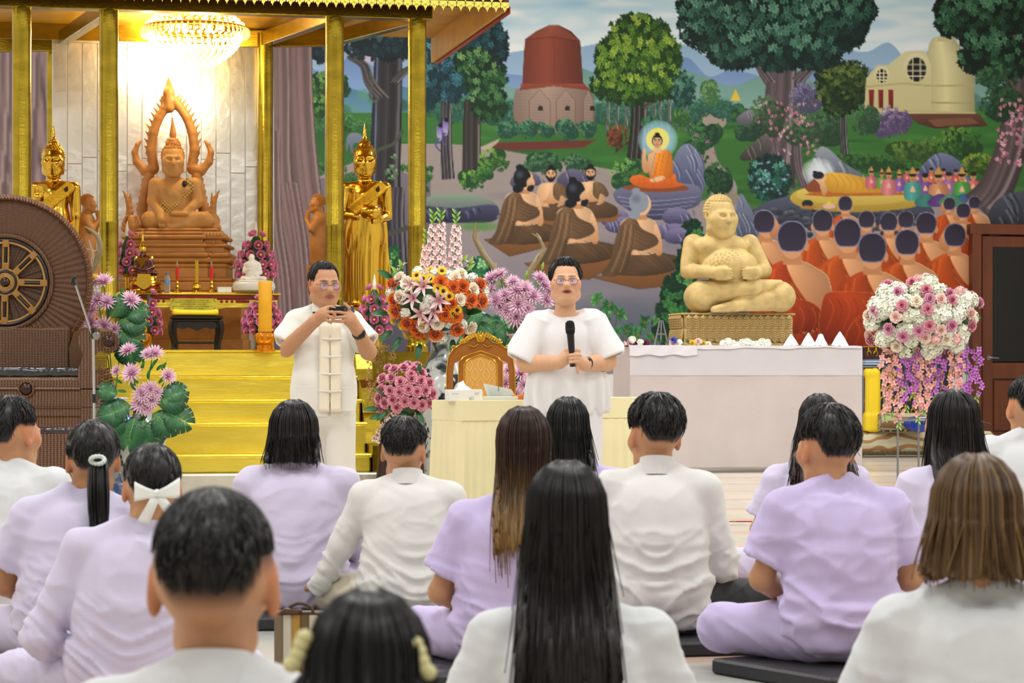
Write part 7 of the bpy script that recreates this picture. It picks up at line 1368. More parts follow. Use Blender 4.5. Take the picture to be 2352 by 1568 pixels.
s = SDF((-140, -198, f.py - 870), (185, 20, f.py - 838), 3); s.box(q(62, 855, -92), (142, 92, 11), 8, 2); V, Q = s.net(1); V += vnormals(V, Q) * (1.6 * wob(V, .10, 5) + .8 * wob(V, .3, 6))[:, None]; f.put('plastic_wrapped_cushion', V, Q, M('dark_plastic', '#26262c', .12, coat=.5))
b = MB(); b.ball(q(60, 893, -196), (13, 9, 13), 16, 10); f.mb('front_knob', b, KN); b = MB(); b.tube([q(60 + 17 * math.cos(t), 893 + 17 * math.sin(t), -193) for t in np.linspace(0, 2 * PI, 28, endpoint=False)], 3.4, 6, closed=True); f.mb('knob_ring', b, WK)
# scrolled arm
prof = [(222, 975), (222, 905), (216, 880), (214, 850), (222, 830), (224, 812), (215, 790), (218, 770), (232, 757), (252, 755), (268, 766), (274, 784), (270, 802), (258, 812), (250, 822), (250, 845), (262, 868), (266, 895), (258, 920), (246, 935), (246, 975)]
b = MB(); b.prism([(x - f.px, f.py - y) for x, y in sm(prof, 3)], -195, -20); f.mb('scroll_arm', b, WK, smooth=False); b = MB(); b.ball(q(250, 784, -198), (13, 9, 13), 16, 10); f.mb('arm_knob', b, KN)
for r in (17, 20.5, 24): b = MB(); b.tube([q(248 + r * math.cos(t), 785 + r * math.sin(t), -196) for t in np.linspace(0, 2 * PI, 30, endpoint=False)], 2.2, 6, closed=True); f.mb('arm_ring', b, WK)
for k in range(12): t = k / 11; b = MB(); b.tube([q(226 + 4 * t, 840 + 90 * t, -196), q(240 + 10 * t, 850 + 78 * t, -197), q(250 + 12 * math.sin(t * 3), 846 + 74 * t, -196)], 2.4, 5); f.mb('arm_rib', b, WK)
b = MB(); b.prism([(x - f.px, f.py - y) for x, y in [(168, 850), (166, 800), (176, 765), (200, 752), (222, 762), (222, 850)]], -40, -10); f.mb('arm_panel', b, M('smooth_wicker', '#5c3c1c', .4, nz=(40, .2)), smooth=False)
f = Fig('wicker_footstool', 'brown wicker footstool with a shiny dark pad in front of the wicker throne', 'footstool', 108, fl(392), 392); q = f.q; hh = f.py - 988; b = MB(); b.box((0, 45, hh / 2), (106, 90, hh - 6), 6); f.mb('woven_body', b, WK); s = SDF((-58, -6, hh - 14), (58, 96, hh + 12), 2.5); s.box((0, 45, hh - 2), (52, 46, 8), 6, 2); V, Q = s.net(1); V += vnormals(V, Q) * (1.0 * wob(V, .2, 5))[:, None]; f.put('pad', V, Q, M('plum_plastic', '#2c1c28', .12, coat=.5))
f = Fig('yellow_crate', 'yellow cloth object glimpsed under the wicker seat', 'cloth', 92, fl(350), 350); b = MB(); b.box((0, 20, 60), (46, 30, 118), 6); f.mb('cloth_block', b, YCL); b = MB(); b.box((0, 3, 118), (44, 6, 8), 2); f.mb('fold', b, YCL)
# microphone stand
f = Fig('microphone_stand', 'chrome microphone stand with black joints in front of the wicker throne', 'mic stand', 216, fl(395), 395); q = f.q; CHR = M('chrome', '#c8cacc', .12, 1.0); BLP = M('black_plastic', '#121214', .4)
b = MB(); b.tube([q(216, f.py - 6, 0), q(216, 905, 0), q(214, 760, 0)], [4, 3, 2.6], 8); f.mb('upright', b, CHR); b = MB(); b.tube([q(213, 772, 0), q(174, 655, -6)], 2.4, 8); f.mb('boom', b, CHR)
b = MB(); b.box(q(214, 765, -2), (9, 10, 26), 2); b.tube([q(216, 905, 0), q(216, 925, 0)], 4.6, 8); f.mb('clamp', b, BLP); b = MB(); b.lathe([(2, -2), (6, 0), (9, 6), (9, 12), (5, 15)], 12, q(221, 778, -6)); f.mb('counterweight', b, STEEL); b = MB(); b.tube([q(174, 655, -6), q(170, 646, -6)], 5, 8); b.tube([q(166, 650, -8), q(168, 640, -8), q(174, 634, -8)], [4, 4.5, 3], 8); b.tube([q(170, 648, -6), q(163, 652, -6)], 4, 8); f.mb('mic_clip', b, BLP)
for a in (.5, 2.6, 4.7): b = MB(); b.tube([q(216, f.py - 22, 0), q(216 + 70 * math.cos(a), f.py - 3, 70 * math.sin(a))], 3, 6); f.mb('tripod_leg', b, BLP)
# antlers
ANT = M('antler', attr=True, rough=.5, nz=(30, .2))
def antler(f, P, tines, name='antler_beam'):
    b = MB(); n = len(P); b.tube(sm3(P), np.interp(np.linspace(0, 1, len(sm3(P))), np.linspace(0, 1, n), [r for *_, r in [(0, p[3]) if len(p) > 3 else (0, 6) for p in P]]).tolist(), 8, col='#8a7a58')
    for T in tines: b.tube(sm3(T), np.linspace(T[0][3], .8, len(sm3(T))).tolist(), 6, col='#b0a184')
    f.mb(name, b, ANT)
def sm3(P): A = np.array([p[:3] for p in P], float); m = len(A); o = []; \
    [o.append(.5 * ((2 * A[i]) + (A[i + 1] - A[max(i - 1, 0)]) * t + (2 * A[max(i - 1, 0)] - 5 * A[i] + 4 * A[i + 1] - A[min(i + 2, m - 1)]) * t * t + (3 * A[i] - A[max(i - 1, 0)] - 3 * A[i + 1] + A[min(i + 2, m - 1)]) * t ** 3)) for i in range(m - 1) for t in np.arange(5) / 5]; o.append(A[-1]); return np.array(o)
f = Fig('antlers', 'pair of curved antlers rising between the bouquets and the speaking woman', 'antlers', 1180, fl(296), 296); q = lambda x, y, d, r: (*f.q(x, y, d), r)
antler(f, [q(1172, 660, 0, 8), q(1140, 622, 4, 7), q(1115, 590, 6, 7), q(1098, 560, 6, 7), q(1090, 540, 4, 5), q(1094, 510, 0, 1)], [[q(1096, 558, 4, 4), q(1098, 545, 0, 3), q(1106, 530, -8, 1)], [q(1136, 620, 4, 3), q(1139, 610, 0, 2), q(1139, 603, 0, 1)]])
antler(f, [q(1200, 700, 0, 9), q(1208, 645, 0, 8), q(1222, 615, 2, 7), q(1240, 588, 4, 7), q(1248, 570, 4, 5), q(1238, 548, 0, 3), q(1222, 536, -4, 1)], [[q(1244, 560, 2, 3), q(1240, 545, 0, 2), q(1232, 535, 0, 1)], [q(1226, 608, 2, 4), q(1232, 592, -4, 3), q(1238, 580, -6, 1)]])
b = MB(); b.tube([f.q(1186, f.py - 2, 20), f.q(1186, 700, 20)], 5, 8); b.box(f.q(1186, 690, 16), (60, 8, 40), 4); f.mb('mount', b, WOODD)
f = Fig('antlers', 'grey antler standing behind the round wicker chair back', 'antlers', 215, fl(322), 322); q = lambda x, y, d, r: (*f.q(x, y, d), r)
antler(f, [q(205, 640, 0, 5), q(222, 600, 0, 7), q(231, 570, 0, 7), q(225, 545, 0, 6), q(210, 530, 0, 4), q(193, 520, 0, 1)], [[q(208, 630, 0, 5), q(214, 590, -4, 4), q(208, 565, -6, 3), q(204, 550, -6, 1)], [q(222, 578, 0, 3), q(206, 574, 4, 3), q(190, 568, 6, 1)]])
b = MB(); b.tube([f.q(206, f.py - 2, 10), f.q(206, 634, 10)], 5, 8); f.mb('mount', b, WOODD)
DEPTH = 1.0
# ---------------------------------------------------------------- people seated on the floor, seen from behind (local frame: facing +y, x to the right)
SKIN = M('skin', attr=True, rough=.5, nz=(40, .06), sss=.12, spec=.4); HAIRM = M('hair_strands', attr=True, rough=.38, spec=.45, nz=(60, .25), stretch=(1, 1, .08))
def cloth(name, col, rough=.75): return M(name, col, rough, nz=(6, .05), bump=(300, .12), sheen=.25, spec=.25)
LAV = cloth('lavender_cotton', '#c6b8e2'); LAV2 = cloth('pale_lavender_cotton', '#cfc8e2'); WHT = cloth('white_cotton', '#d6d9dc'); WHT2 = cloth('warm_white_cotton', '#dddcd9'); BLK = cloth('black_cotton', '#131316'); CRM = cloth('cream_cotton', '#d8cfba')
def sstep(a, b, x): t = np.clip((x - a) / (b - a), 0, 1); return t * t * (3 - 2 * t)
def folds(V, Q, seed, amp=.006, low=.34):
    """drape creases: slanting compression folds low down, vertical pulls from the shoulders"""
    n = vnormals(V, Q); P = V.copy(); a = np.sqrt((P[:, 0] - .025 * math.cos(seed)) ** 2 + .0025) + (.35 * math.sin(seed * 1.7)) * P[:, 0]
    d1 = (1 - np.abs(wob(np.stack([a * 8 + P[:, 2] * 4, P[:, 1] * 5, P[:, 2] * 20 - a * 13], 1), 2.2, seed, 2))) ** 2; d2 = wob(P * (26, 9, 5), 2.0, seed + 1, 2); d3 = (1 - np.abs(wob(P * (9, 7, 13), 2.0, seed + 5, 2))) ** 2; d4 = wob(P, 16, seed + 9, 1)
    m = 1 - sstep(low - .12, low + .14, P[:, 2]); disp = amp * (m * (d1 - .4) * 1.7 + (1 - m) * .30 * d2 + .6 * (d3 - .4) + .5 * d4); return V + n * disp[:, None]
def hand(s, w, d, side, k, curl=.5, up=(0, 0, 1)):
    """simple relaxed hand from wrist w pointing along d; side +-1 puts the thumb on that side"""
    w = np.array(w, float); d = np.array(d, float); d /= np.linalg.norm(d); u = np.array(up, float); u -= d * (u @ d); u /= np.linalg.norm(u); r = np.cross(d, u)
    s.box(w + d * .045 * k, (.038 * k, .045 * k, .013 * k), .012 * k, .012 * k, np.stack([r, d, u], 1))
    for i in range(4):
        b = w + d * .085 * k + r * (i - 1.5) * .019 * k; L_ = (.036, .044, .041, .032)[i] * k; m = b + d * L_ * .9 - u * L_ * .35 * curl; e = m + d * L_ * .6 - u * L_ * .8 * curl; s.cap(b, m, .0088 * k, .008 * k, .004); s.cap(m, e, .008 * k, .0068 * k, .003)
    t0 = w + d * .02 * k + r * side * .034 * k; t1 = t0 + (d * .6 + r * side * .6) * .045 * k; s.cap(t0, t1, .011 * k, .009 * k, .008); s.cap(t1, t1 + d * .03 * k, .009 * k, .0075 * k, .003)
def skull_dir(c, R, k, th, ph, ex=1.0):
    d = np.stack([.081 * np.sin(th) * np.sin(ph), -.101 * np.sin(th) * np.cos(ph), .096 * np.cos(th)], -1) * ex * k; return c + np.array(R @ np.array([0, -.014, .03]) * k) + d @ R.T
def hair_cols(ph, t, root, tip, seed, streak=.25, band=None):
    r = np.random.default_rng(seed); f = sum(np.sin(ph * w + r.uniform(0, 6)) for w in (17, 31, 53, 71)) / 4; base = np.array(hexc(root))[None] * (1 - t[:, None]) + np.array(hexc(tip))[None] * t[:, None]
    if band is not None: m = np.clip(f * 1.6, 0, 1)[:, None] * band[1]; base = base * (1 - m) + np.array(hexc(band[0])) * m
    return base * (1 + streak * f)[:, None]
def long_hair(par, c, R, k, zend, root='#0d0b0b', tip=None, phm=2.35, flare=.10, width=1.0, seed=1, backy=None, ombre=(.0, 1.0), band=None, ns=170, gather=None, ragged=.05, vol=1.0):
    tip = tip or root; nr, nphi = 26, 150; rg = np.random.default_rng(seed)
    def path(ph, off, zr):
        """points of one lock at angle ph (0 = back of the head)"""
        T = np.linspace(0, 1, nr); out = []; the = 1.62 + .10 * math.cos(ph); ns_ = 10
        ths = np.linspace(.04, the, ns_); P = skull_dir(c, R, k, ths, np.full(ns_, ph), (1 + off) * vol); P[:, 0] = c[0] + (P[:, 0] - c[0]) * (1 + .0 * ths); e = P[-1]; m = nr - ns_; L_ = max(.02, e[2] - zr); tt = np.linspace(0, 1, m + 1)[1:]
        x = c[0] + (e[0] - c[0]) * (1 + flare * tt * (1 if gather is None else -gather)) * width ** tt; y = e[1] - .012 * tt + .0 * tt; z = e[2] - L_ * tt
        if backy is not None and abs(ph) < 1.9:
            yb = np.array([backy(xx, zz) for xx, zz in zip(x, z)]) - .014 - max(0, off) * .05; y = np.minimum(y, yb); y = np.minimum.accumulate(np.where(z < e[2] - .02, y, y)); y = np.convolve(np.concatenate([[y[0]] * 2, y, [y[-1]] * 2]), np.ones(5) / 5, 'valid') - .004
        return np.concatenate([P, np.stack([x, y, z], 1)])
    phs = np.linspace(-phm, phm, nphi); nz_ = sum(np.sin(phs * w + rg.uniform(0, 6)) * a for w, a in ((9, .5), (23, .3), (47, .25), (83, .2)))
    G = np.array([path(p, .012 * n, zend + ragged * .5 * n * k) for p, n in zip(phs, nz_)]); V = G.reshape(-1, 3); tt = np.tile(np.linspace(0, 1, nr), nphi); tg = np.clip((tt - ombre[0]) / (ombre[1] - ombre[0]), 0, 1)
    C = hair_cols(np.repeat(phs, nr), tg, root, tip, seed, .22, band); i = (np.arange(nphi - 1)[:, None] * nr + np.arange(nr - 1)[None]).ravel(); Q = np.stack([i, i + 1, i + nr + 1, i + nr], 1)
    o = mk('hair', V, Q, HAIRM, par, C); so = o.modifiers.new('thick', 'SOLIDIFY'); so.thickness = .012 * k; so.offset = -1
    b = MB()
    for j in range(ns):
        p = rg.uniform(-phm, phm); P = path(p, rg.uniform(.015, .05), zend + ragged * rg.normal() * k); P[10:, 0] += np.linspace(0, rg.normal() * .012 * k, nr - 10); P = P[1::2]; t = np.linspace(0, 1, len(P)); tq = np.clip((t - ombre[0]) / (ombre[1] - ombre[0]), 0, 1); cc = hair_cols(np.full(len(P), p), tq, root, tip, seed, .3, band); r = np.linspace(.0028, .0012, len(P)) * k; n0 = len(b.v); b.tube(P, r.tolist(), 3); b.c[n0:] = np.repeat(cc, 3, 0).tolist()
    b.build('hair_locks', HAIRM, par, True, None)['kind'] = 'stuff'
    return o
def hairline(ph, nape, side, front): a = np.abs(ph); return np.where(a < 1.15, nape + (side - nape) * sstep(.65, 1.15, a), np.where(a < 1.95, side, side + (front - side) * sstep(1.95, 2.35, a)))
def scalp(C, q, nape, side, front, soft=.14):
    v = (q - (0, -.014, .03)) / (.076, .094, .088); th = np.arccos(np.clip(v[:, 2] / np.maximum(np.linalg.norm(v, axis=1), 1e-6), -1, 1)); lm = hairline(np.arctan2(v[:, 0], -v[:, 1]), nape, side, front); g = ((1 - sstep(lm - .08, lm + soft, th)) * (q[:, 2] > -.14) * (np.abs(q[:, 0]) < .076))[:, None]; return C * (1 - g) + np.array(hexc('#120f0e')) * g
def short_hair(par, c, R, k, col='#0c0a0a', thick=.16, nape=2.12, side=1.42, front=.95, seed=1, ns=520, fluff=.03, part=0):
    nphi, nr = 96, 16; rg = np.random.default_rng(seed); phs = np.linspace(-PI, PI, nphi)
    def lim(ph): return hairline(ph, nape, side, front)
    T = np.linspace(0, 1, nr); PH, TT = np.meshgrid(phs, T, indexing='ij'); TH = .02 + TT * (lim(PH) - .02); nz_ = sum(np.sin(PH * w + TH * 3 + rg.uniform(0, 6)) * a for w, a in ((7, .5), (13, .4), (29, .3)))
    ex = 1 + thick * (1 - TT ** 5) * (1 + .12 * nz_) - .045 * TT ** 4
    def P_(th, ph, e): d = np.stack([.076 * np.sin(th) * np.sin(ph), -.094 * np.sin(th) * np.cos(ph), .088 * np.cos(th)], -1) * e[..., None] * k; return np.array(c) + np.array(R @ np.array([0, -.014, .03]) * k) + d @ R.T
    V = P_(TH, PH, ex).reshape(-1, 3); C = np.array(hexc(col))[None] * (1 + .25 * nz_.reshape(-1)[:, None]); i = (np.arange(nphi - 1)[:, None] * nr + np.arange(nr - 1)[None]).ravel(); Q = np.stack([i, i + 1, i + nr + 1, i + nr], 1)
    o = mk('hair', V, Q, HAIRM, par, C); b = MB()
    for j in range(ns):
        ph = rg.uniform(-PI, PI); l = float(lim(np.array(ph))); th0 = rg.uniform(.02, .86) * l; n = 4; dth = rg.uniform(.25, .55); ths = np.clip(th0 + np.linspace(0, dth, n), 0, l + .06); e = 1 + thick * (1 - (ths / l) ** 5).clip(0) + np.linspace(.0, fluff * rg.uniform(.3, 1.6), n); P = P_(ths, np.full(n, ph) + np.linspace(0, rg.normal() * .12, n), e); b.tube(P, (np.linspace(.0022, .0008, n) * k).tolist(), 3, col=tuple(np.array(hexc(col)) * rg.uniform(.7, 1.8)))
    b.build('hair_tufts', HAIRM, par, True, None)['kind'] = 'stuff'
    return o
SK1 = '#c2906a'
def seated(label, px, top, s_, hpx=None, rz=0.0, shirt=WHT, trous=LAV, sleeve='short', hair='short', hyaw=0.0, hpitch=0.0, htilt=0.0, seed=1, h=.0085, wide=1.0, lean=0.0, arms=None, skin=SK1, collar=False, cuts=None, legs=True, hk=1.08, foldamp=.010, hair_kw=None, fade=False, stretch=1.0, group=None, neckl=0.0, earx=1.0, mat=False, jawk=.88):
    """seated person whose torso stands at photo column px, head top at row top, one metre = s_ pixels"""
    lift = 0.0 if mat else .046; ztop = EYE - (top - HORIZON) / s_ + lift; k = ztop / (.83 + neckl); w = S(px, HORIZON, s_); o = thing('person', label, 'person', (w[0], w[1], -lift), rz, group)
    hx = 0.0 if hpx is None else (hpx - px) / s_ * math.cos(rz) / k
    hc = np.array([hx, .060 + lean, .690 + neckl - (hk - 1.08) * .13]); R = rotz(hyaw) @ rotx(hpitch) @ roty(htilt)
    ch = np.array([hx * .35, .5 * lean, 0])                     # chest shift with the head
    sh = lambda m: np.array([m * .165 * wide, .02, .520]) + ch
    el = {m: np.array([m * .235 * wide, .06, .30]) + ch * .6 for m in (-1, 1)}; wr = {m: np.array([m * .09, .25, .20]) for m in (-1, 1)}
    if arms: el.update({m: np.array(v[0]) for m, v in arms.items()}); wr.update({m: np.array(v[1]) for m, v in arms.items()})
    lo, hi = (-.50 * wide, -.22, .02), (.50 * wide, .50, .86)
    # skin
    s = SDF(lo, hi, h); head_sdf(s, hc, R, hk, earx, jaw=jawk, neck=.045 * (jawk / .88) ** .4, nk=(0 - hx * .5, -.012 - lean * .4, -.16)); s.ell(np.array([0, .01, .46]) + ch, (.12, .08, .11), .03); s.ell((0, 0, .25), (.13, .09, .16), .04); s.cap(sh(-1) * (.8, 1, 1) + (0, 0, -.02), sh(1) * (.8, 1, 1) + (0, 0, -.02), .036, .036, .02); s.cap(np.array([0, .04, .55]) + ch, hc + R @ np.array([0, -.02, -.10]), .048, .046, .015)
    for m in (-1, 1):
        s.cap(sh(m) + (0, 0, -.02), el[m], .038, .037, .02); s.cap(el[m], wr[m], .039, .026, .015); d = wr[m] - el[m]; hand(s, wr[m], d * (1, 1, .3) + (0, .05, 0), -m, 1.0, .6)
    V, Q = s.net(1); q = (V - hc) @ R / hk; C = np.tile(np.array(hexc(skin)), (len(V), 1)); hd = q[:, 2] > -.14
    C[hd & (np.abs(q[:, 0]) > .068) & (q[:, 2] < .04) & (q[:, 2] > -.05)] *= (1.05, .85, .8); lips = (np.abs(q[:, 0]) < .026) & (np.abs(q[:, 2] + .06) < .011) & (q[:, 1] > .075); C[lips] = hexc('#a0564c')
    if hair == 'short' or fade:
        kw_ = hair_kw or {}; C = scalp(C, q, kw_.get('nape', 2.12), kw_.get('side', 1.42), kw_.get('front', .95), .45 if fade else .14)
    mk('body', V * k, Q, SKIN, o, C)
    # trousers and crossed legs
    if legs:
        s = SDF((-.50 * wide, -.2, .03), (.50 * wide, .52, .30), h * 1.1); s.ell((0, .01, .15), (.17 * wide, .135, .10), .03)
        for m in (-1, 1): s.cap((m * .10, .03, .14), (m * .335 * wide, .25, .135), .095, .074, .03); s.cap((m * .335 * wide, .26, .13), (-m * .06, .37 + .03 * m, .095), .070, .05, .03)
        s.plane((0, 0, .051 / k), (0, 0, -1)); V, Q = s.net(1); V = folds(V, Q, seed + 40, .004, .6); mk('trousers', V * k, Q, trous, o)
        s = SDF((-.2, .25, .03), (.2, .56, .16), .008)
        for m in (-1, 1): s.cap((m * .09, .37, .085), (m * .02, .44 + .03 * m, .08), .034, .028, .02); s.cap((m * .02, .44 + .03 * m, .08), (-m * .05, .46 + .03 * m, .078), .028, .02, .02)
        V, Q = s.net(1); mk('feet', V * k, Q, SKIN, o, np.tile(np.array(hexc(skin)) * .8, (len(V), 1)))
    # shirt
    s = SDF(lo, hi, h); s.ell((0, 0, .20), (.195 * wide, .152, .17), .03); s.ell(np.array([0, -.012, .34]) + ch * .5, (.178 * wide, .128, .17), .04); s.ell(np.array([0, .002, .46]) + ch, (.180 * wide, .115, .115), .04); s.cap(np.array([-.13 * wide, .018, .515]) + ch, np.array([.13 * wide, .018, .515]) + ch, .058, .058, .03)
    for m in (-1, 1):
        s.cap(np.array([m * .03, .018, .592]) + ch, np.array([m * .15 * wide, .02, .527]) + ch, .036, .046, .03); s.ell(sh(m), .063, .02)
        if sleeve == 'short': e = sh(m) + (el[m] - sh(m)) * .74; s.cap(sh(m) * (.92, 1, 1), e, .068, .082, .022, flat=True); s.cap(e, e + (el[m] - sh(m)) * .3, .070, .07, .004, sub=True, flat=True) if False else None
        else: s.cap(sh(m) * (.95, 1, 1), el[m], .064, .056, .022); s.cap(el[m], wr[m], .056, .042, .02, flat=False)
    if sleeve == 'short':
        for m in (-1, 1): e = sh(m) + (el[m] - sh(m)) * .74; s.cap(e - (el[m] - sh(m)) * .06, e + (el[m] - sh(m)) * .1, .052, .068, .0, sub=True, flat=True)
    s.cap(np.array([0, .045, .575]) + ch, hc + np.array([0, .01, -.02]), .050, .070, .010, sub=True); s.plane((0, 0, .075), (0, 0, -1)); V, Q = s.net(1); V = folds(V, Q, seed, foldamp); mk('shirt', V * k, Q, shirt, o)
    if collar:
        b = MB(); cc = np.array([0, .030, .600]) + ch * 1.1; G = []
        for z, r in ((-.035, .070), (0, .062), (.024, .058), (.026, .054), (.0, .057)): G.append([cc + (r * 1.02 * math.cos(t), r * math.sin(t), z + .012 * -math.sin(t) - .02 * max(0, math.sin(t)) * (z > -.02)) for t in np.linspace(0, 2 * PI, 40, endpoint=False)])
        b.sheet(np.array(G) * k, wrap=True); b.build('collar', shirt, o)
    gx = np.round(V[:, 0] / .015).astype(int); gz = np.round(V[:, 2] / .015).astype(int); bm = np.full((80, 80), 9.0)
    for a in (-1, 0, 1):
        for c_ in (-1, 0, 1, 2): np.minimum.at(bm, (np.clip(gx + 40 + a, 0, 79), np.clip(gz + c_, 0, 79)), V[:, 1])
    def backy(x, z): return bm[int(np.clip(round(x / k / .015) + 40, 0, 79)), int(np.clip(round(z / k / .015), 0, 79))] * k
    kw = dict(hair_kw or {}); hs = seed + 3; P = (hc * k, R, k * hk)
    if hair == 'short': short_hair(o, *P, seed=hs, **kw)
    elif hair == 'long': zend = (EYE - (kw.pop('end') - HORIZON) / s_) + lift; long_hair(o, *P, zend, seed=hs, backy=backy, **kw)
    return o, hc * k, R, k, backy
def mat_cushion(label, px, py, s_, rz, size=.55, col='#2b2b2f'):
    w = S(px, HORIZON, s_); b = MB(); b.box((0, 0, .025), (size, size, .048), .008); o = b.build('floor_cushion', M('dark_vinyl', col, .45, bump=(90, .2)), None); o.location = (w[0], w[1], 0.001); o.rotation_euler = (0, 0, rz); tag(o, label, 'cushion', 'dark floor cushions'); return o
C_ = math.radians
# --- row by row, left to right
seated('man at the far left in white shirt, short black hair, head turned right', 6, 912, 600, 22, 0, WHT, WHT, 'long', 'short', -.5, 0, 0, 1, hair_kw=dict(thick=.2))
p2 = seated('woman with low black ponytail and white hair tie in lavender shirt', 168, 962, 731, 210, C_(6), LAV2, LAV2, 'short', 'short', .12, 0, 0, 2, hair_kw=dict(thick=.10, nape=2.15, side=1.75, front=1.2, fluff=.005, ns=260, col='#0e0b0b'), skin='#b8845c', mat=True)
p3 = seated('girl with white ribbon bow in her black hair, lavender long sleeves', 300, 1018, 815, 352, C_(10), LAV2, LAV2, 'long', 'short', -.05, -.12, 0, 3, hair_kw=dict(thick=.10, nape=2.2, side=1.6, front=1.2, fluff=.005, ns=260), lean=.02, arms={-1: ((-.255, .03, .27), (-.10, .22, .17))})
seated('man in the foreground with cropped black hair and white collared shirt', 488, 1112, 1600, 481, 0, WHT, WHT, 'short', 'short', 0, .02, 0, 4, h=.007, hair_kw=dict(thick=.07, nape=1.85, side=1.35, front=1.0, fluff=.006, ns=700), fade=True, collar=True, hk=1.22, earx=1.05, jawk=.66, neckl=0.05)
seated('woman with very straight shoulder-length dark hair in pale lavender, before the standing man', 686, 918, 602, 672, 0, LAV2, LAV2, 'long', 'long', 0, 0, 0, 5, hair_kw=dict(end=1060, root='#120d0c', flare=.02, ragged=.008, phm=2.5, vol=1.02), mat=True)
seated('young person in white stand-collar shirt with arm out to the left knee', 940, 958, 622, 925, 0, WHT2, CRM, 'long', 'short', -.12, -.05, .03, 6, hair_kw=dict(thick=.18, nape=2.0, side=1.5), collar=True, arms={-1: ((-.265, .06, .33), (-.36, .14, .17))}, foldamp=.009, mat=True)
seated('woman with long brown hair fading to blond tips in lavender shirt', 1172, 932, 735, 1200, C_(-6), LAV, LAV, 'short', 'long', 0, 0, 0, 8, hair_kw=dict(end=1250, root='#2a1812', tip='#8a6a38', ombre=(.45, .95), flare=-.25, ragged=.05, band=('#5c3c28', .5)), arms={-1: ((-.235, .03, .28), (-.09, .22, .18))}, neckl=0.06, mat=True)
seated('black-haired woman in lavender between the brown-haired woman and the white table', 1335, 910, 535, 1305, 0, LAV, LAV, 'short', 'long', .0, 0, 0, 9, hair_kw=dict(end=1075, root='#0c0b0d', flare=.08, ragged=.03), neckl=0.05)
seated('person in white shirt and black trousers with full short hair, face turned left', 1514, 910, 659, 1500, C_(-8), WHT2, BLK, 'long', 'short', .42, -.10, .05, 11, hair_kw=dict(thick=.26, nape=2.1, side=1.55, fluff=.05), collar=True, wide=.92, arms={1: ((.205, .08, .28), (.16, .22, .19))}, foldamp=.010, mat=True)
seated('woman with long dark hair in lavender, partly hidden by the lavender man', 1868, 903, 520, 1886, 0, LAV2, LAV2, 'short', 'long', 0, 0, 0, 12, hair_kw=dict(end=1110, root='#130d0d', tip='#2c1a16', flare=.55, ragged=.05), neckl=0.06)
seated('man in lavender shirt and trousers seated on a dark cushion at the right', 1935, 932, 731, 1908, C_(4), LAV, LAV, 'short', 'short', .3, -.05, .0, 13, h=.0075, hair_kw=dict(thick=.22, nape=2.12, side=1.5), foldamp=.014, wide=.98, mat=True)
seated('woman with long straight black hair in lavender, face turned left, by the flower stand', 2192, 895, 560, 2196, C_(10), LAV2, LAV2, 'short', 'long', .55, 0, 0, 14, hair_kw=dict(end=1130, root='#0d0b0b', tip='#1c1210', flare=.35, ragged=.08), neckl=0.06)
seated('man in white shirt cut by the right edge of the picture', 2368, 858, 500, 2372, 0, WHT, WHT, 'long', 'short', .1, 0, 0, 16, hair_kw=dict(thick=.10, nape=1.9))
seated('woman in the foreground with very long black hair over a white shirt', 1318, 1058, 1150, 1302, 0, WHT, BLK, 'short', 'long', 0, 0, 0, 10, h=.008, hair_kw=dict(end=1580, root='#0b0a0a', tip='#1a1210', flare=.20, ragged=.10, ns=260), neckl=0.08)
seated('woman in the right foreground with a brown bob and white t-shirt', 2262, 1048, 1150, 2252, 0, WHT, WHT, 'short', 'long', 0, 0, 0, 15, h=.008, hair_kw=dict(end=1322, root='#4a3422', tip='#5c4228', flare=.18, ragged=.012, band=('#9a7a48', .7), ns=240, vol=1.06), wide=1.05, neckl=0.04)
p7 = seated('black-haired girl at the bottom edge with two cream hair clips', 842, 1358, 1900, 842, 0, WHT, WHT, 'short', 'long', 0, .0, 0, 7, h=.008, hair_kw=dict(end=1700, root='#0b0a0a', flare=.25, ragged=.03, ns=220), neckl=0.04)
# ---------------------------------------------------------------- hair accessories, cushions and belongings of the seated people
def lp(P, dx, dy, dz):
    o, hc, R, k, _ = P; return np.array(hc) + np.array(R @ np.array([dx, dy, dz])) * k
o, hc, R, k, by2 = p2; c0 = lp(p2, .01, -.125, .005)
b = MB(); rg = np.random.default_rng(5)
for j in range(120):
    a = rg.uniform(0, 2 * PI); r = math.sqrt(rg.uniform(0, 1)); P = []
    for t in np.linspace(0, 1, 9): w = (.026 + .022 * math.sin(t * PI * .8)) * (1 - .65 * t) * r; P.append(c0 + (w * math.cos(a) + .012 * t, -.012 * math.sin(t * 3) - .028 * t + w * math.sin(a) * .6 - .03 * min(1, t * 4), -.36 * t ** 1.05 * (1 - .15 * rg.random()) + .01)); P[-1][1] = min(P[-1][1], by2(P[-1][0], P[-1][2]) - .012 - .02 * r)
    b.tube(P, [.0035 * (1 - .7 * t) for t in np.linspace(0, 1, 9)], 4, col=tuple(np.array(hexc('#0e0b0b')) * rg.uniform(.7, 1.6)))
b.build('ponytail', HAIRM, o, True, None)['kind'] = 'stuff'
b = MB()
for j in range(14): a = 2 * PI * j / 14; b.ball(c0 + (.021 * math.cos(a), -.030 + .006 * math.sin(a * 2), .012 * math.sin(a) + .006), .0075, 8, 6)
b.build('hair_tie', M('pale_scrunchie', '#cfdcd2', .6), o)
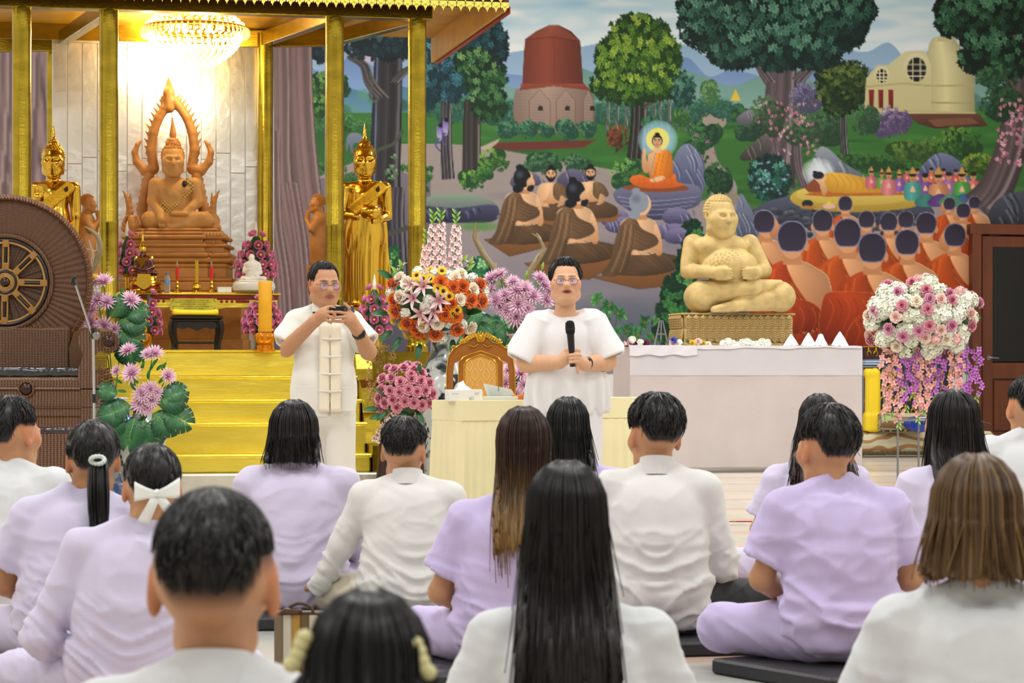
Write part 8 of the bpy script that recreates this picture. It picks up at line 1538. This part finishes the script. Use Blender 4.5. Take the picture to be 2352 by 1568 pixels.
# ribbon bow
o, hc, R, k, _ = p3; c0 = lp(p3, .015, -.128, -.02); RIB = M('white_ribbon', '#eef2f0', .35, sheen=.3); b = MB()
def loop(sx, up, L_, W):
    G = []
    for i in range(9):
        t = i / 8; a = t * PI; x = sx * L_ * math.sin(a) ** .8 if t < .5 else sx * L_ * math.sin(a) ** .8; z = up * L_ * .35 * math.sin(a); y = -.012 - .020 * math.cos(a); w = W * (.28 + .72 * math.sin(a)); G.append([c0 + (x, y, z + w * q_) for q_ in (-.5, -.25, 0, .25, .5)])
    b.sheet(G)
loop(-1, .35, .062, .055); loop(1, .75, .062, .058)
for sx, L_ in ((-.45, .085), (.75, .075)):
    b.sheet([[c0 + (sx * L_ * t + w * .5, -.02 - .012 * math.sin(t * 5), -L_ * t * .95 + w * .25 * sx) for w in (-.022 - .012 * t, 0, .022 + .012 * t)] for t in np.linspace(0, 1, 7)])
b.ball(c0 + (0, -.024, .002), (.010, .010, .013), 8, 6); oo = b.build('ribbon_bow', RIB, o); so = oo.modifiers.new('thick', 'SOLIDIFY'); so.thickness = .0025
# cream clips
o, hc, R, k, _ = p7
for sx, dz in ((-1, .055), (1, .045)):
    b = MB(); c1 = lp(p7, sx * .078, -.055, dz)
    for j in range(5): b.ball(c1 + (sx * .004 * j - .008, -.010, .006 * math.cos(j) - .006 * j * sx * sx + .012), (.0105, .008, .0095), 8, 6)
    b.build('hair_clip', M('cream_plastic', '#d6d09a', .35), o)
b = MB(); c5 = S(650, 938, 602); b.ball(c5 + (0, -.02, 0), (.014, .01, .008), 8, 5); b.ball(c5 + (.012, -.02, .006), (.01, .008, .008), 8, 5); cl = b.build('black_hair_clip', M('black_clip', '#101014', .3), None); tag(cl, 'tiny black clip on the straight-haired woman', 'hair clip')
mat_cushion('dark cushion under the ponytail woman', 165, 0, 728, C_(38), .56); mat_cushion('dark cushion under the lavender man at the right', 1940, 0, 730, C_(32), .60); mat_cushion('dark cushion under the woman with straight shoulder-length hair', 690, 0, 600, C_(5), .55); mat_cushion('dark cushion under the person with black trousers', 1545, 0, 658, C_(12), .58); mat_cushion('dark cushion under the young person in the stand-collar shirt', 940, 0, 622, 0, .5); mat_cushion('dark cushion under the brown-haired woman', 1172, 0, 735, 0, .55)

# things lying on the floor
f = Fig('red_fan', 'folded red fan with gold print lying on the marble floor', 'fan', 1688, 1199, 365); b = MB(); [b.add([(-30, -6 + i * 3, .6 + (i % 2) * 2), (30, -3 + i * 1.2, .6), (30, -2 + i * 1.2, .6 + (i % 2)), (-30, -3 + i * 3, .6 + ((i + 1) % 2) * 2)], [(0, 1, 2, 3)]) for i in range(6)]; f.mb('pleats', b, M('red_paper', '#b01424', .5), smooth=False); b = MB(); b.box((6, -5, 2), (66, 3, 2.4), .5); f.mb('guard_stick', b, M('red_stick_wood', '#8c1018', .4)); b = MB(); b.box((-10, -6.8, 2.2), (26, .5, 1.4), .1); f.mb('gold_print', b, GOLDP)
w = S(1725, HORIZON, 545); f = Fig('tote_bag', 'crumpled cream cotton bag with small blue print beside the black trousers', 'bag', 1725, HORIZON + EYE * 545, 545); s = SDF((-45, -30, -1), (45, 34, 46), 2.2); s.ell((0, 0, 16), (36, 22, 16), 6); s.ell((14, 0, 26), (22, 16, 10), 6); s.plane((0, 0, 0), (0, 0, -1)); V, Q = s.net(1); V += vnormals(V, Q) * (2.2 * (1 - np.abs(wob(V, .16, 3))))[:, None]; V[:, 2] -= V[:, 2].min(); f.put('bag_body', V, Q, CRM)
cu = bpy.data.curves.new('print', 'FONT'); cu.body = 'Tem'; cu.size = .022; cu.extrude = .0006; to = bpy.data.objects.new('t', cu); COL.objects.link(to); bpy.context.view_layer.update(); me = bpy.data.meshes.new_from_object(to.evaluated_get(bpy.context.evaluated_depsgraph_get())); bpy.data.objects.remove(to); me.materials.clear(); me.materials.append(M('blue_print', '#2c3c8c', .6)); o = link('blue_print', me, f.o); o.location = (-.012, -.047, .040); o.rotation_euler = (1.0, -.8, .1); b = MB(); b.tube([(20, -14, 30), (30, -22, 24), (34, -24, 8), (26, -26, 3)], 2, 5); f.mb('strap', b, CRM)
f = Fig('striped_handbag', 'upright brown and cream striped handbag between the cropped-hair man and the girl with clips', 'handbag', 690, HORIZON + EYE * 735, 735); b = MB()
for i, c in enumerate(('#7a6a50', '#c9c2ae', '#b08a3c', '#6a5638', '#c9c2ae', '#7a6a50')): b = MB(); b.box((-50 + i * 20, 18, 78), (20, 46, 150), 3); f.mb('striped_panel', b, M('bag_' + c[1:], c, .6, bump=(60, .2)))
b = MB(); b.box((0, 18, 152), (124, 50, 7), 2.5); f.mb('bag_rim', b, M('brown_leather', '#4c3420', .5)); b = MB(); b.tube([(-30 + 30 * (1 - math.cos(t)), -6, 154 + 22 * math.sin(t)) for t in np.linspace(0, PI, 12)], 4, 6); b.tube([(-46, 0, 152), (-30, -14, 160), (-10, -12, 156), (4, -8, 160)], [6, 8, 7, 4], 6); f.mb('handle', b, MATS['brown_leather'])
f = Fig('wooden_rod', 'small orange wooden rod on the floor beside the lavender man', 'rod', 1684, HORIZON + EYE * 690, 690, .1); b = MB(); b.tube([(-22, 0, 5), (24, 4, 5)], 4.5, 8); f.mb('rod', b, M('orange_wood', '#c8842c', .5)); b = MB(); b.lathe([(5, 0), (6, 3), (5, 6)], 10, (-24, 0, 2)); f.mb('rod_end', b, MATS['orange_wood'])
# ---------------------------------------------------------------- the two standing people
EYEW = M('eye_white', '#e6e0da', .2); IRIS = M('dark_iris', '#120a08', .1); FRAME = M('spectacle_metal', '#6a5a50', .25, .9); LENS = M('spectacle_lens', '#b8b0e0', .03, alpha=.16); BLKP = M('black_device', '#0d0d0f', .35)
def paint_face(V, hc, R, k, skin, brow='#2a211c', lip='#96544a', browy=.028, hl=None):
    q = (V - hc) @ R / k; C = np.tile(np.array(hexc(skin)), (len(V), 1)); f = q[:, 1] > .03
    def mix(m, c, a=1.0): mm = (np.clip(m, 0, 1) * a)[:, None]; C[:] = C * (1 - mm) + np.array(hexc(c)) * mm
    ax = np.abs(q[:, 0]); mix(np.exp(-((ax - .040) / .018) ** 2 - ((q[:, 2] + .022) / .022) ** 2) * f, '#c47a5c', .35); mix(np.exp(-(q[:, 0] / .016) ** 2 - ((q[:, 2] + .03) / .014) ** 2) * f, '#b8705a', .3)
    mix((1 - sstep(.5, 1.0, ((ax - .031) / .026) ** 2 + ((q[:, 2] - browy - .05 * np.minimum(0, ax - .031)) / .0065) ** 2)) * f, brow, .8); mix((1 - sstep(.6, 1.1, (q[:, 0] / .033) ** 2 + ((q[:, 2] + .060) / .0135) ** 2)) * (q[:, 1] > .07), lip, .85)
    mix((1 - sstep(.6, 1.2, ((ax - .031) / .019) ** 2 + ((q[:, 2] - .004) / .010) ** 2)) * (q[:, 1] > .06), '#8a5a44', .45); C = scalp(C, q, *hl, .08) if hl else C; ear = (ax > .068) & (np.abs(q[:, 2]) < .045); C[ear] *= (1.02, .85, .8); return C
def eyes(f, hc, R, k, open_=.6):
    def p(x, y, z): return np.array(hc) + R @ (np.array([x, y, z]) * k)
    for sx in (-1, 1):
        b = MB(); b.ball(p(sx * .031, .0795, .003), np.array((.0145, .010, .0075 * open_)) * k, 12, 8, R=R); o = f.mb('eye', b, EYEW); b = MB(); b.ball(p(sx * .031, .0855, .003), np.array((.0065, .0048, .0066 * open_)) * k, 10, 6, R=R); f.mb('iris', b, IRIS, o); b = MB(); b.tube([p(sx * (.031 + .0145 * math.cos(t)), .0865 - .006 * abs(math.cos(t)), .003 + .0068 * open_ * math.sin(t)) for t in np.linspace(.05, PI - .05, 9)], .0013 * k, 5); f.mb('eyelid_line', b, M('lash_dark', '#1c100c', .6), o)
def glasses(f, hc, R, k, dz=0.0):
    def p(x, y, z): return np.array(hc) + R @ (np.array([x, y, z + dz]) * k)
    b = MB(); n = 24
    for sx in (-1, 1): b.tube([p(sx * .0335 + .026 * math.copysign(abs(math.cos(t)) ** .7, math.cos(t)), .106 - .25 * abs(.0335 + .026 * math.cos(t) * sx) ** 1.2 * .4, -.002 + .0175 * math.copysign(abs(math.sin(t)) ** .8, math.sin(t))) for t in np.linspace(0, 2 * PI, n, endpoint=False)], .0013 * k, 5, closed=True)
    b.tube([p(-.008, .106, .004), p(0, .110, .006), p(.008, .106, .004)], .0012 * k, 5)
    for sx in (-1, 1): b.tube([p(sx * .060, .100, .008), p(sx * .072, .07, .01), p(sx * .079, .0, .008)], .0012 * k, 5)
    o = f.mb('spectacles', b, FRAME)
    for sx in (-1, 1): b = MB(); b.ball(p(sx * .0335, .104, -.002), np.array((.0255, .0012, .017)) * k, 16, 6, R=R); f.mb('lens', b, LENS, o)
def fingers(s, P, r0=4.0, r1=3.2):
    for i in range(len(P) - 1): t = i / max(1, len(P) - 2); s.cap(P[i], P[i + 1], r0 + (r1 - r0) * i / (len(P) - 1), r0 + (r1 - r0) * (i + 1) / (len(P) - 1), 1.2)
WSH = M('ivory_cotton', '#e4e2da', .75, nz=(5, .05), bump=(250, .15), sheen=.2, spec=.25); WTR = M('ivory_trousers', '#dcd8cf', .75, nz=(5, .05), bump=(250, .15), sheen=.2, spec=.25)
def standing_man():
    f = Fig('person', 'standing man in ivory short-sleeved shirt with toggles, photographing with a phone', 'person', 745, HORIZON + EYE * 378, 378); q = f.q; SKN = '#bd8c6a'
    R = FRONT @ rotz(.42) @ rotx(-.10) @ roty(.02); k = 405.; hc = q(744, 654, -14)
    # head, neck, arms and hands as one body
    s = SDF(q(630, 850, -175), q(875, 590, 60), 2.0); head_sdf(s, hc, R, k, 1.15, .050, jaw=1.06, nose=1.2, nk=(0, -.045, -.20)); s.cap(q(738, 735, 2), q(742, 705, 0), 24, 20, 4); s.ell(q(745, 790, 0), (58, 34, 70), 10); s.cap(q(690, 738, 0), q(800, 738, 0), 18, 18, 8)
    s.cap(q(680, 742, 0), q(657, 800, -26), 19, 17, 6); s.cap(q(657, 801, -28), q(722, 738, -112), 17, 11.5, 6); s.cap(q(812, 745, 0), q(846, 806, -22), 19, 17, 6); s.cap(q(846, 808, -24), q(820, 756, -108), 17, 11.5, 6)
    # hand on the left of the phone
    s.cap(q(722, 738, -112), q(742, 722, -122), 12, 12, 6); s.ell(q(744, 722, -124), (14, 8, 14), 6)
    for P in ([q(746, 712, -126), q(760, 704, -132), q(770, 707, -130)], [q(750, 717, -130), q(764, 716, -136), q(771, 726, -132)], [q(750, 724, -130), q(762, 728, -136), q(765, 738, -132)], [q(747, 731, -128), q(755, 738, -132), q(760, 741, -130)]): fingers(s, P)
    fingers(s, [q(738, 712, -118), q(750, 706, -116), q(760, 704, -114)], 4.5, 3.6)
    # hand on the right with raised fingers
    s.cap(q(820, 756, -108), q(806, 736, -118), 12, 13, 6); s.ell(q(801, 730, -122), (14, 8, 15), 6)
    for P in ([q(803, 718, -122), q(802, 706, -128), q(791, 697, -130)], [q(795, 720, -128), q(781, 717, -134), q(769, 716, -132)], [q(794, 728, -130), q(780, 728, -135), q(768, 730, -132)], [q(795, 736, -128), q(784, 738, -132), q(770, 738, -130)]): fingers(s, P)
    fingers(s, [q(806, 724, -118), q(812, 712, -116), q(808, 704, -114)], 4.6, 3.6)
    V, Q = s.net(1); f.put('body', V, Q, SKIN, None, paint_face(V, hc, R, k, SKN, hl=(2.1, 1.86, .9))); eyes(f, hc, R, k, .45); glasses(f, hc, R, k)
    short_hair(f.o, hc / f.s, R, k / f.s, '#14100e', .19, 2.1, 1.86, .9, 31, 420, .02)
    # shirt
    s = SDF(q(625, 962, -70), q(875, 690, 62), 2.4); s.ell(q(744, 800, 2), (66, 42, 80), 10); s.ell(q(743, 900, 2), (70, 44, 130), 12); s.cap(q(680, 737, 2), q(808, 739, 2), 23, 23, 8); s.cap(q(722, 716, 2), q(680, 738, 2), 15, 20, 8); s.cap(q(764, 716, 2), q(808, 740, 2), 15, 20, 8)
    for a, c in ((q(682, 742, 2), q(652, 786, -18)), (q(808, 744, 2), q(842, 786, -16))): s.cap(a, c, 25, 29, 8, flat=True); s.cap(c - (c - a) * .10, c + (c - a) * .3, 21, 24, 0, sub=True, flat=True)
    s.cap(q(742, 718, -6), q(744, 690, -10), 24, 28, 2, sub=True); s.plane(q(740, 956, 0), (0, 0, -1)); s.box(q(756, 950, -50), (3, 20, 26), 1, 1, sub=True)
    V, Q = s.net(1); P = V / f.s; V = V + vnormals(V, Q) * (1.3 * (1 - np.abs(wob(P * (3, 3, 5), 4, 61, 2))) + .9 * wob(P * (8, 4, 1.5), 4, 62, 2))[:, None]; shirt = f.put('shirt', V, Q, WSH)
    b = MB(); b.sheet([[q(743, 704, -4) + (r * math.cos(t), r * .9 * math.sin(t), z - 3 * math.sin(t) * 0) for t in np.linspace(-PI / 2 + .25, 1.5 * PI - .25, 30)] for z, r in ((-12, 30), (0, 27.5), (9, 26), (9, 24), (-4, 25.5))]); f.mb('stand_collar', b, WSH, shirt)
    EMB = M('embroidered_placket', '#f0e6d0', .8, wave=(55, .25, 2, 'X'))
    for x0, x1 in ((733, 757), (759, 783)):
        b = MB(); G = [[q(x0 + (x1 - x0) * u, y, -49 + .0016 * (x0 + (x1 - x0) * u - 745) ** 2 - 3.5 * math.sin(min(1, max(0, (y - 730) / 150)) * 3) - 3) for u in np.linspace(0, 1, 5)] for y in np.linspace(742, 946, 22)]; b.sheet(G); o = f.mb('placket_panel', b, EMB, shirt); so = o.modifiers.new('thick', 'SOLIDIFY'); so.thickness = .006
    for y in (778, 818, 858, 898):
        b = MB(); b.tube([q(732, y - 1, -54), q(745, y, -57), q(758, y + 1, -58), q(770, y + .5, -57), q(784, y, -54)], 2.2, 6); b.ball(q(758, y + 1, -60), (3.6, 3, 3), 8, 6); f.mb('knot_toggle', b, WSH, shirt)
    b = MB(); b.box(q(704, 914, -45), (56, 3, 56), 1); o = f.mb('pocket', b, WSH, shirt)
    b = MB(); b.box(q(797, 916, -45), (40, 3, 56), 1); f.mb('pocket', b, WSH, shirt)
    # trousers and shoes
    s = SDF(q(665, f.py + 4, -60), q(830, 930, 60), 2.6); s.ell(q(745, 955, 4), (68, 42, 40), 10)
    for m in (-1, 1): s.cap(q(745 + m * 33, 975, 2), q(745 + m * 36, 1085, 0), 37, 33, 6); s.cap(q(745 + m * 36, 1085, 0), q(745 + m * 36, f.py - 12, 0), 33, 30, 6)
    s.plane(q(745, f.py - 6, 0), (0, 0, -1)); V, Q = s.net(1); P = V / f.s; V = V + vnormals(V, Q) * (1.5 * wob(P * (7, 5, 1.2), 4, 71, 2))[:, None]; f.put('trousers', V, Q, WTR)
    for m in (-1, 1): s = SDF(q(745 + m * 38 - 30, f.py + 1, -75), q(745 + m * 38 + 30, f.py - 34, 30), 2.4); s.ell(q(745 + m * 40, f.py - 9, -22), (18, 42, 14), 4); s.plane(q(0, f.py, 0), (0, 0, -1)); V, Q = s.net(1); f.put('foot', V, Q, SKIN, None, np.tile(hexc(SKN), (len(V), 1)))
    # watch
    b = MB(); w0 = q(824, 765, -98); ax = (q(820, 756, -108) - q(846, 808, -24)); ax /= np.linalg.norm(ax); M4 = rot_to(ax); b.T = Matrix.Translation(w0.tolist()) @ M4; b.lathe([(14.4, -4), (15.6, -3), (15.6, 3), (14.4, 4)], 24, cap=False); f.mb('watch_strap', b, BLKP); b = MB(); b.box(w0 + (7, -13, -2), (15, 5, 17), 2.5, mi=0); f.mb('watch_case', b, BLKP)
    return f
fm = standing_man()
f = Fig('smartphone', 'dark smartphone with a bright screen held by the standing man', 'phone', 794, 735, 378 * 1.02, .25); w0 = at(794, 722, F_PX / 378) ; f.o.location = (w0[0], w0[1] - .335, w0[2] - .03)
b = MB(); b.box((0, 0, 14), (58, 4, 27), 2); f.mb('phone_body', b, BLKP); b = MB(); b.box((14, 2.6, 14), (26, .8, 23), .3); f.mb('screen', b, M('phone_screen', '#5c7484', .1, emit=(hexc('#5c7c90'), .4))); b = MB(); b.box((16, -2.4, 13), (24, .6, 24), .3); f.mb('case_back', b, M('slate_case', '#3c4c54', .35)); b = MB(); b.lathe([(3, 0), (3, 1)], 12); b.v = [(v[0] - 18, -v[2] - 2, v[1] + 20) for v in b.v]; f.mb('camera_lens', b, M('lens_black', '#050506', .05))

def standing_woman():
    f = Fig('person', 'standing woman in loose white batwing tunic speaking into a black microphone', 'person', 1302, HORIZON + EYE * 406, 406); q = f.q; SKN = '#d3a482'
    R = FRONT @ rotz(.05) @ rotx(.06); k = 410.; hc = q(1299, 649, -8)
    s = SDF(q(1170, 880, -120), q(1425, 585, 60), 2.0); head_sdf(s, hc, R, k, 1.0, .050, jaw=1.06, nose=1.15, mouth=1.6, nk=(0, -.04, -.20)); s.cap(q(1299, 735, 2), q(1299, 708, 0), 23, 19, 4); s.ell(q(1300, 748, 4), (60, 24, 30), 8); s.ell(q(1300, 790, 4), (56, 28, 80), 8)
    s.cap(q(1240, 750, 0), q(1210, 832, -10), 20, 19, 8); s.cap(q(1210, 834, -12), q(1284, 832, -78), 19, 12, 8); s.cap(q(1362, 748, 0), q(1394, 828, -10), 20, 19, 8); s.cap(q(1394, 830, -12), q(1342, 836, -74), 19, 12, 8)
    s.cap(q(1284, 832, -78), q(1300, 822, -86), 12, 13, 6); s.ell(q(1302, 818, -86), (13, 9, 15), 5); s.cap(q(1342, 836, -74), q(1328, 830, -86), 12, 12, 6); s.ell(q(1324, 826, -90), (14, 9, 13), 5)
    for i, y in enumerate((804, 811, 818)): fingers(s, [q(1300, y, -94), q(1312, y - 1, -101), q(1325, y, -98), q(1329, y + 2, -90)], 4.2, 3.4)
    for i, y in enumerate((815, 823, 831)): fingers(s, [q(1332, y, -96), q(1320, y - 1, -106), q(1308, y + 1, -106)], 4.2, 3.4)
    fingers(s, [q(1326, 838, -92), q(1326, 848, -94), q(1328, 858, -92)], 3.8, 3.0); fingers(s, [q(1318, 806, -90), q(1326, 803, -92), q(1331, 806, -90)], 4.4, 3.6)
    V, Q = s.net(1); f.put('body', V, Q, SKIN, None, paint_face(V, hc, R, k, SKN, '#6a5444', '#a8645c', hl=(2.1, 1.9, .92))); eyes(f, hc, R, k, .75); glasses(f, hc, R, k, -.001)
    b = MB(); b.ball(hc + R @ np.array([0, .078, -.0605]) * k, np.array((.019, .008, .0045)) * k, 10, 6); f.mb('mouth_opening', b, M('mouth_dark', '#4a1c18', .5))
    short_hair(f.o, hc / f.s, R, k / f.s, '#151110', .32, 2.1, 1.9, .92, 33, 520, .05)
    s = SDF(q(1165, 955, -85), q(1430, 700, 75), 2.3); s.ell(q(1300, 790, 4), (70, 42, 80), 12); s.ell(q(1302, 910, 4), (88, 50, 160), 14); s.cap(q(1238, 740, 2), q(1364, 738, 2), 24, 24, 10); s.cap(q(1262, 722, 2), q(1236, 742, 2), 10, 20, 6); s.cap(q(1340, 720, 2), q(1366, 742, 2), 10, 20, 6)
    for a, c in ((q(1240, 742, 2), q(1200, 822, -8)), (q(1362, 740, 2), q(1398, 818, -8))): s.cap(a, c, 28, 38, 12, flat=True); s.cap(c - (c - a) * .16, c + (c - a) * .3, 29, 34, 0, sub=True, flat=True)
    s.ell(q(1300, 706, -26), (46, 46, 23), 7, sub=True); s.cap(q(1299, 706, -4), q(1299, 690, -4), 26, 36, 2, sub=True); s.plane(q(1300, 948, 0), (.06, 0, -1)); V, Q = s.net(1); ang = np.arctan2(V[:, 0] / 1.7, -V[:, 1]); z = f.py - V[:, 2]; P = V / f.s
    amp = sstep(820, 945, z) * 7; V = V + vnormals(V, Q) * (amp * np.sin(ang * 13 + .8 * np.sin(z * .03)) + 2.2 * wob(P * (9, 5, 2), 4, 81, 2) * (1 - sstep(820, 900, z)))[:, None]; f.put('tunic', V, Q, M('white_crepe', '#e2e1e2', .7, nz=(4, .04), bump=(260, .1), sheen=.25, spec=.25))
    s = SDF(q(1205, f.py + 4, -60), q(1400, 920, 60), 2.8); s.ell(q(1302, 940, 4), (80, 46, 40), 10)
    for m in (-1, 1): s.cap(q(1304 + m * 38, 965, 2), q(1304 + m * 40, f.py - 12, 0), 40, 36, 6)
    s.plane(q(745, f.py - 6, 0), (0, 0, -1)); V, Q = s.net(1); V = V + vnormals(V, Q) * (1.4 * wob(V / f.s * (7, 5, 1.2), 4, 91, 2))[:, None]; f.put('trousers', V, Q, M('white_trousers', '#dedde0', .75, nz=(4, .04), spec=.25))
    for m in (-1, 1): s = SDF(q(1304 + m * 40 - 30, f.py + 1, -75), q(1304 + m * 40 + 30, f.py - 34, 30), 2.4); s.ell(q(1304 + m * 42, f.py - 9, -22), (17, 40, 13), 4); s.plane(q(0, f.py, 0), (0, 0, -1)); V, Q = s.net(1); f.put('foot', V, Q, SKIN, None, np.tile(hexc(SKN), (len(V), 1)))
    b = MB(); b.T = Matrix.Translation(q(1349, 835, -66).tolist()) @ rot_to(q(1342, 836, -74) - q(1394, 830, -12)); b.lathe([(15, -4), (16.2, -3), (16.2, 3), (15, 4)], 24, cap=False); f.mb('watch_strap', b, BLKP); b = MB(); b.box(q(1350, 833, -80), (13, 5, 21), 2.5); f.mb('watch_case', b, BLKP)
standing_woman()
f = Fig('microphone', 'black handheld microphone held upright by the speaking woman', 'microphone', 1313, 840, 406, 0); w0 = at(1313, 842, F_PX / 406); f.o.location = (w0[0], w0[1] - .235, w0[2])
f.o.rotation_euler = (.12, -.07, 0); b = MB(); b.lathe([(5.5, 0), (6.5, 2), (7, 30), (8, 60), (8.5, 74)], 20); f.mb('handle', b, BLKP); b = MB(); b.lathe([(8.6, 74), (10.5, 78), (10.8, 92), (10, 100), (6, 104), (1, 105)], 20); f.mb('grille', b, M('mic_mesh', '#1a1a1c', .5, .5, bump=(900, 1.0))); b = MB(); b.lathe([(10.9, 84), (11.4, 85), (11.4, 88), (10.9, 89)], 20, cap=False); f.mb('ring', b, M('mic_ring', '#2a2a2c', .3, .6))
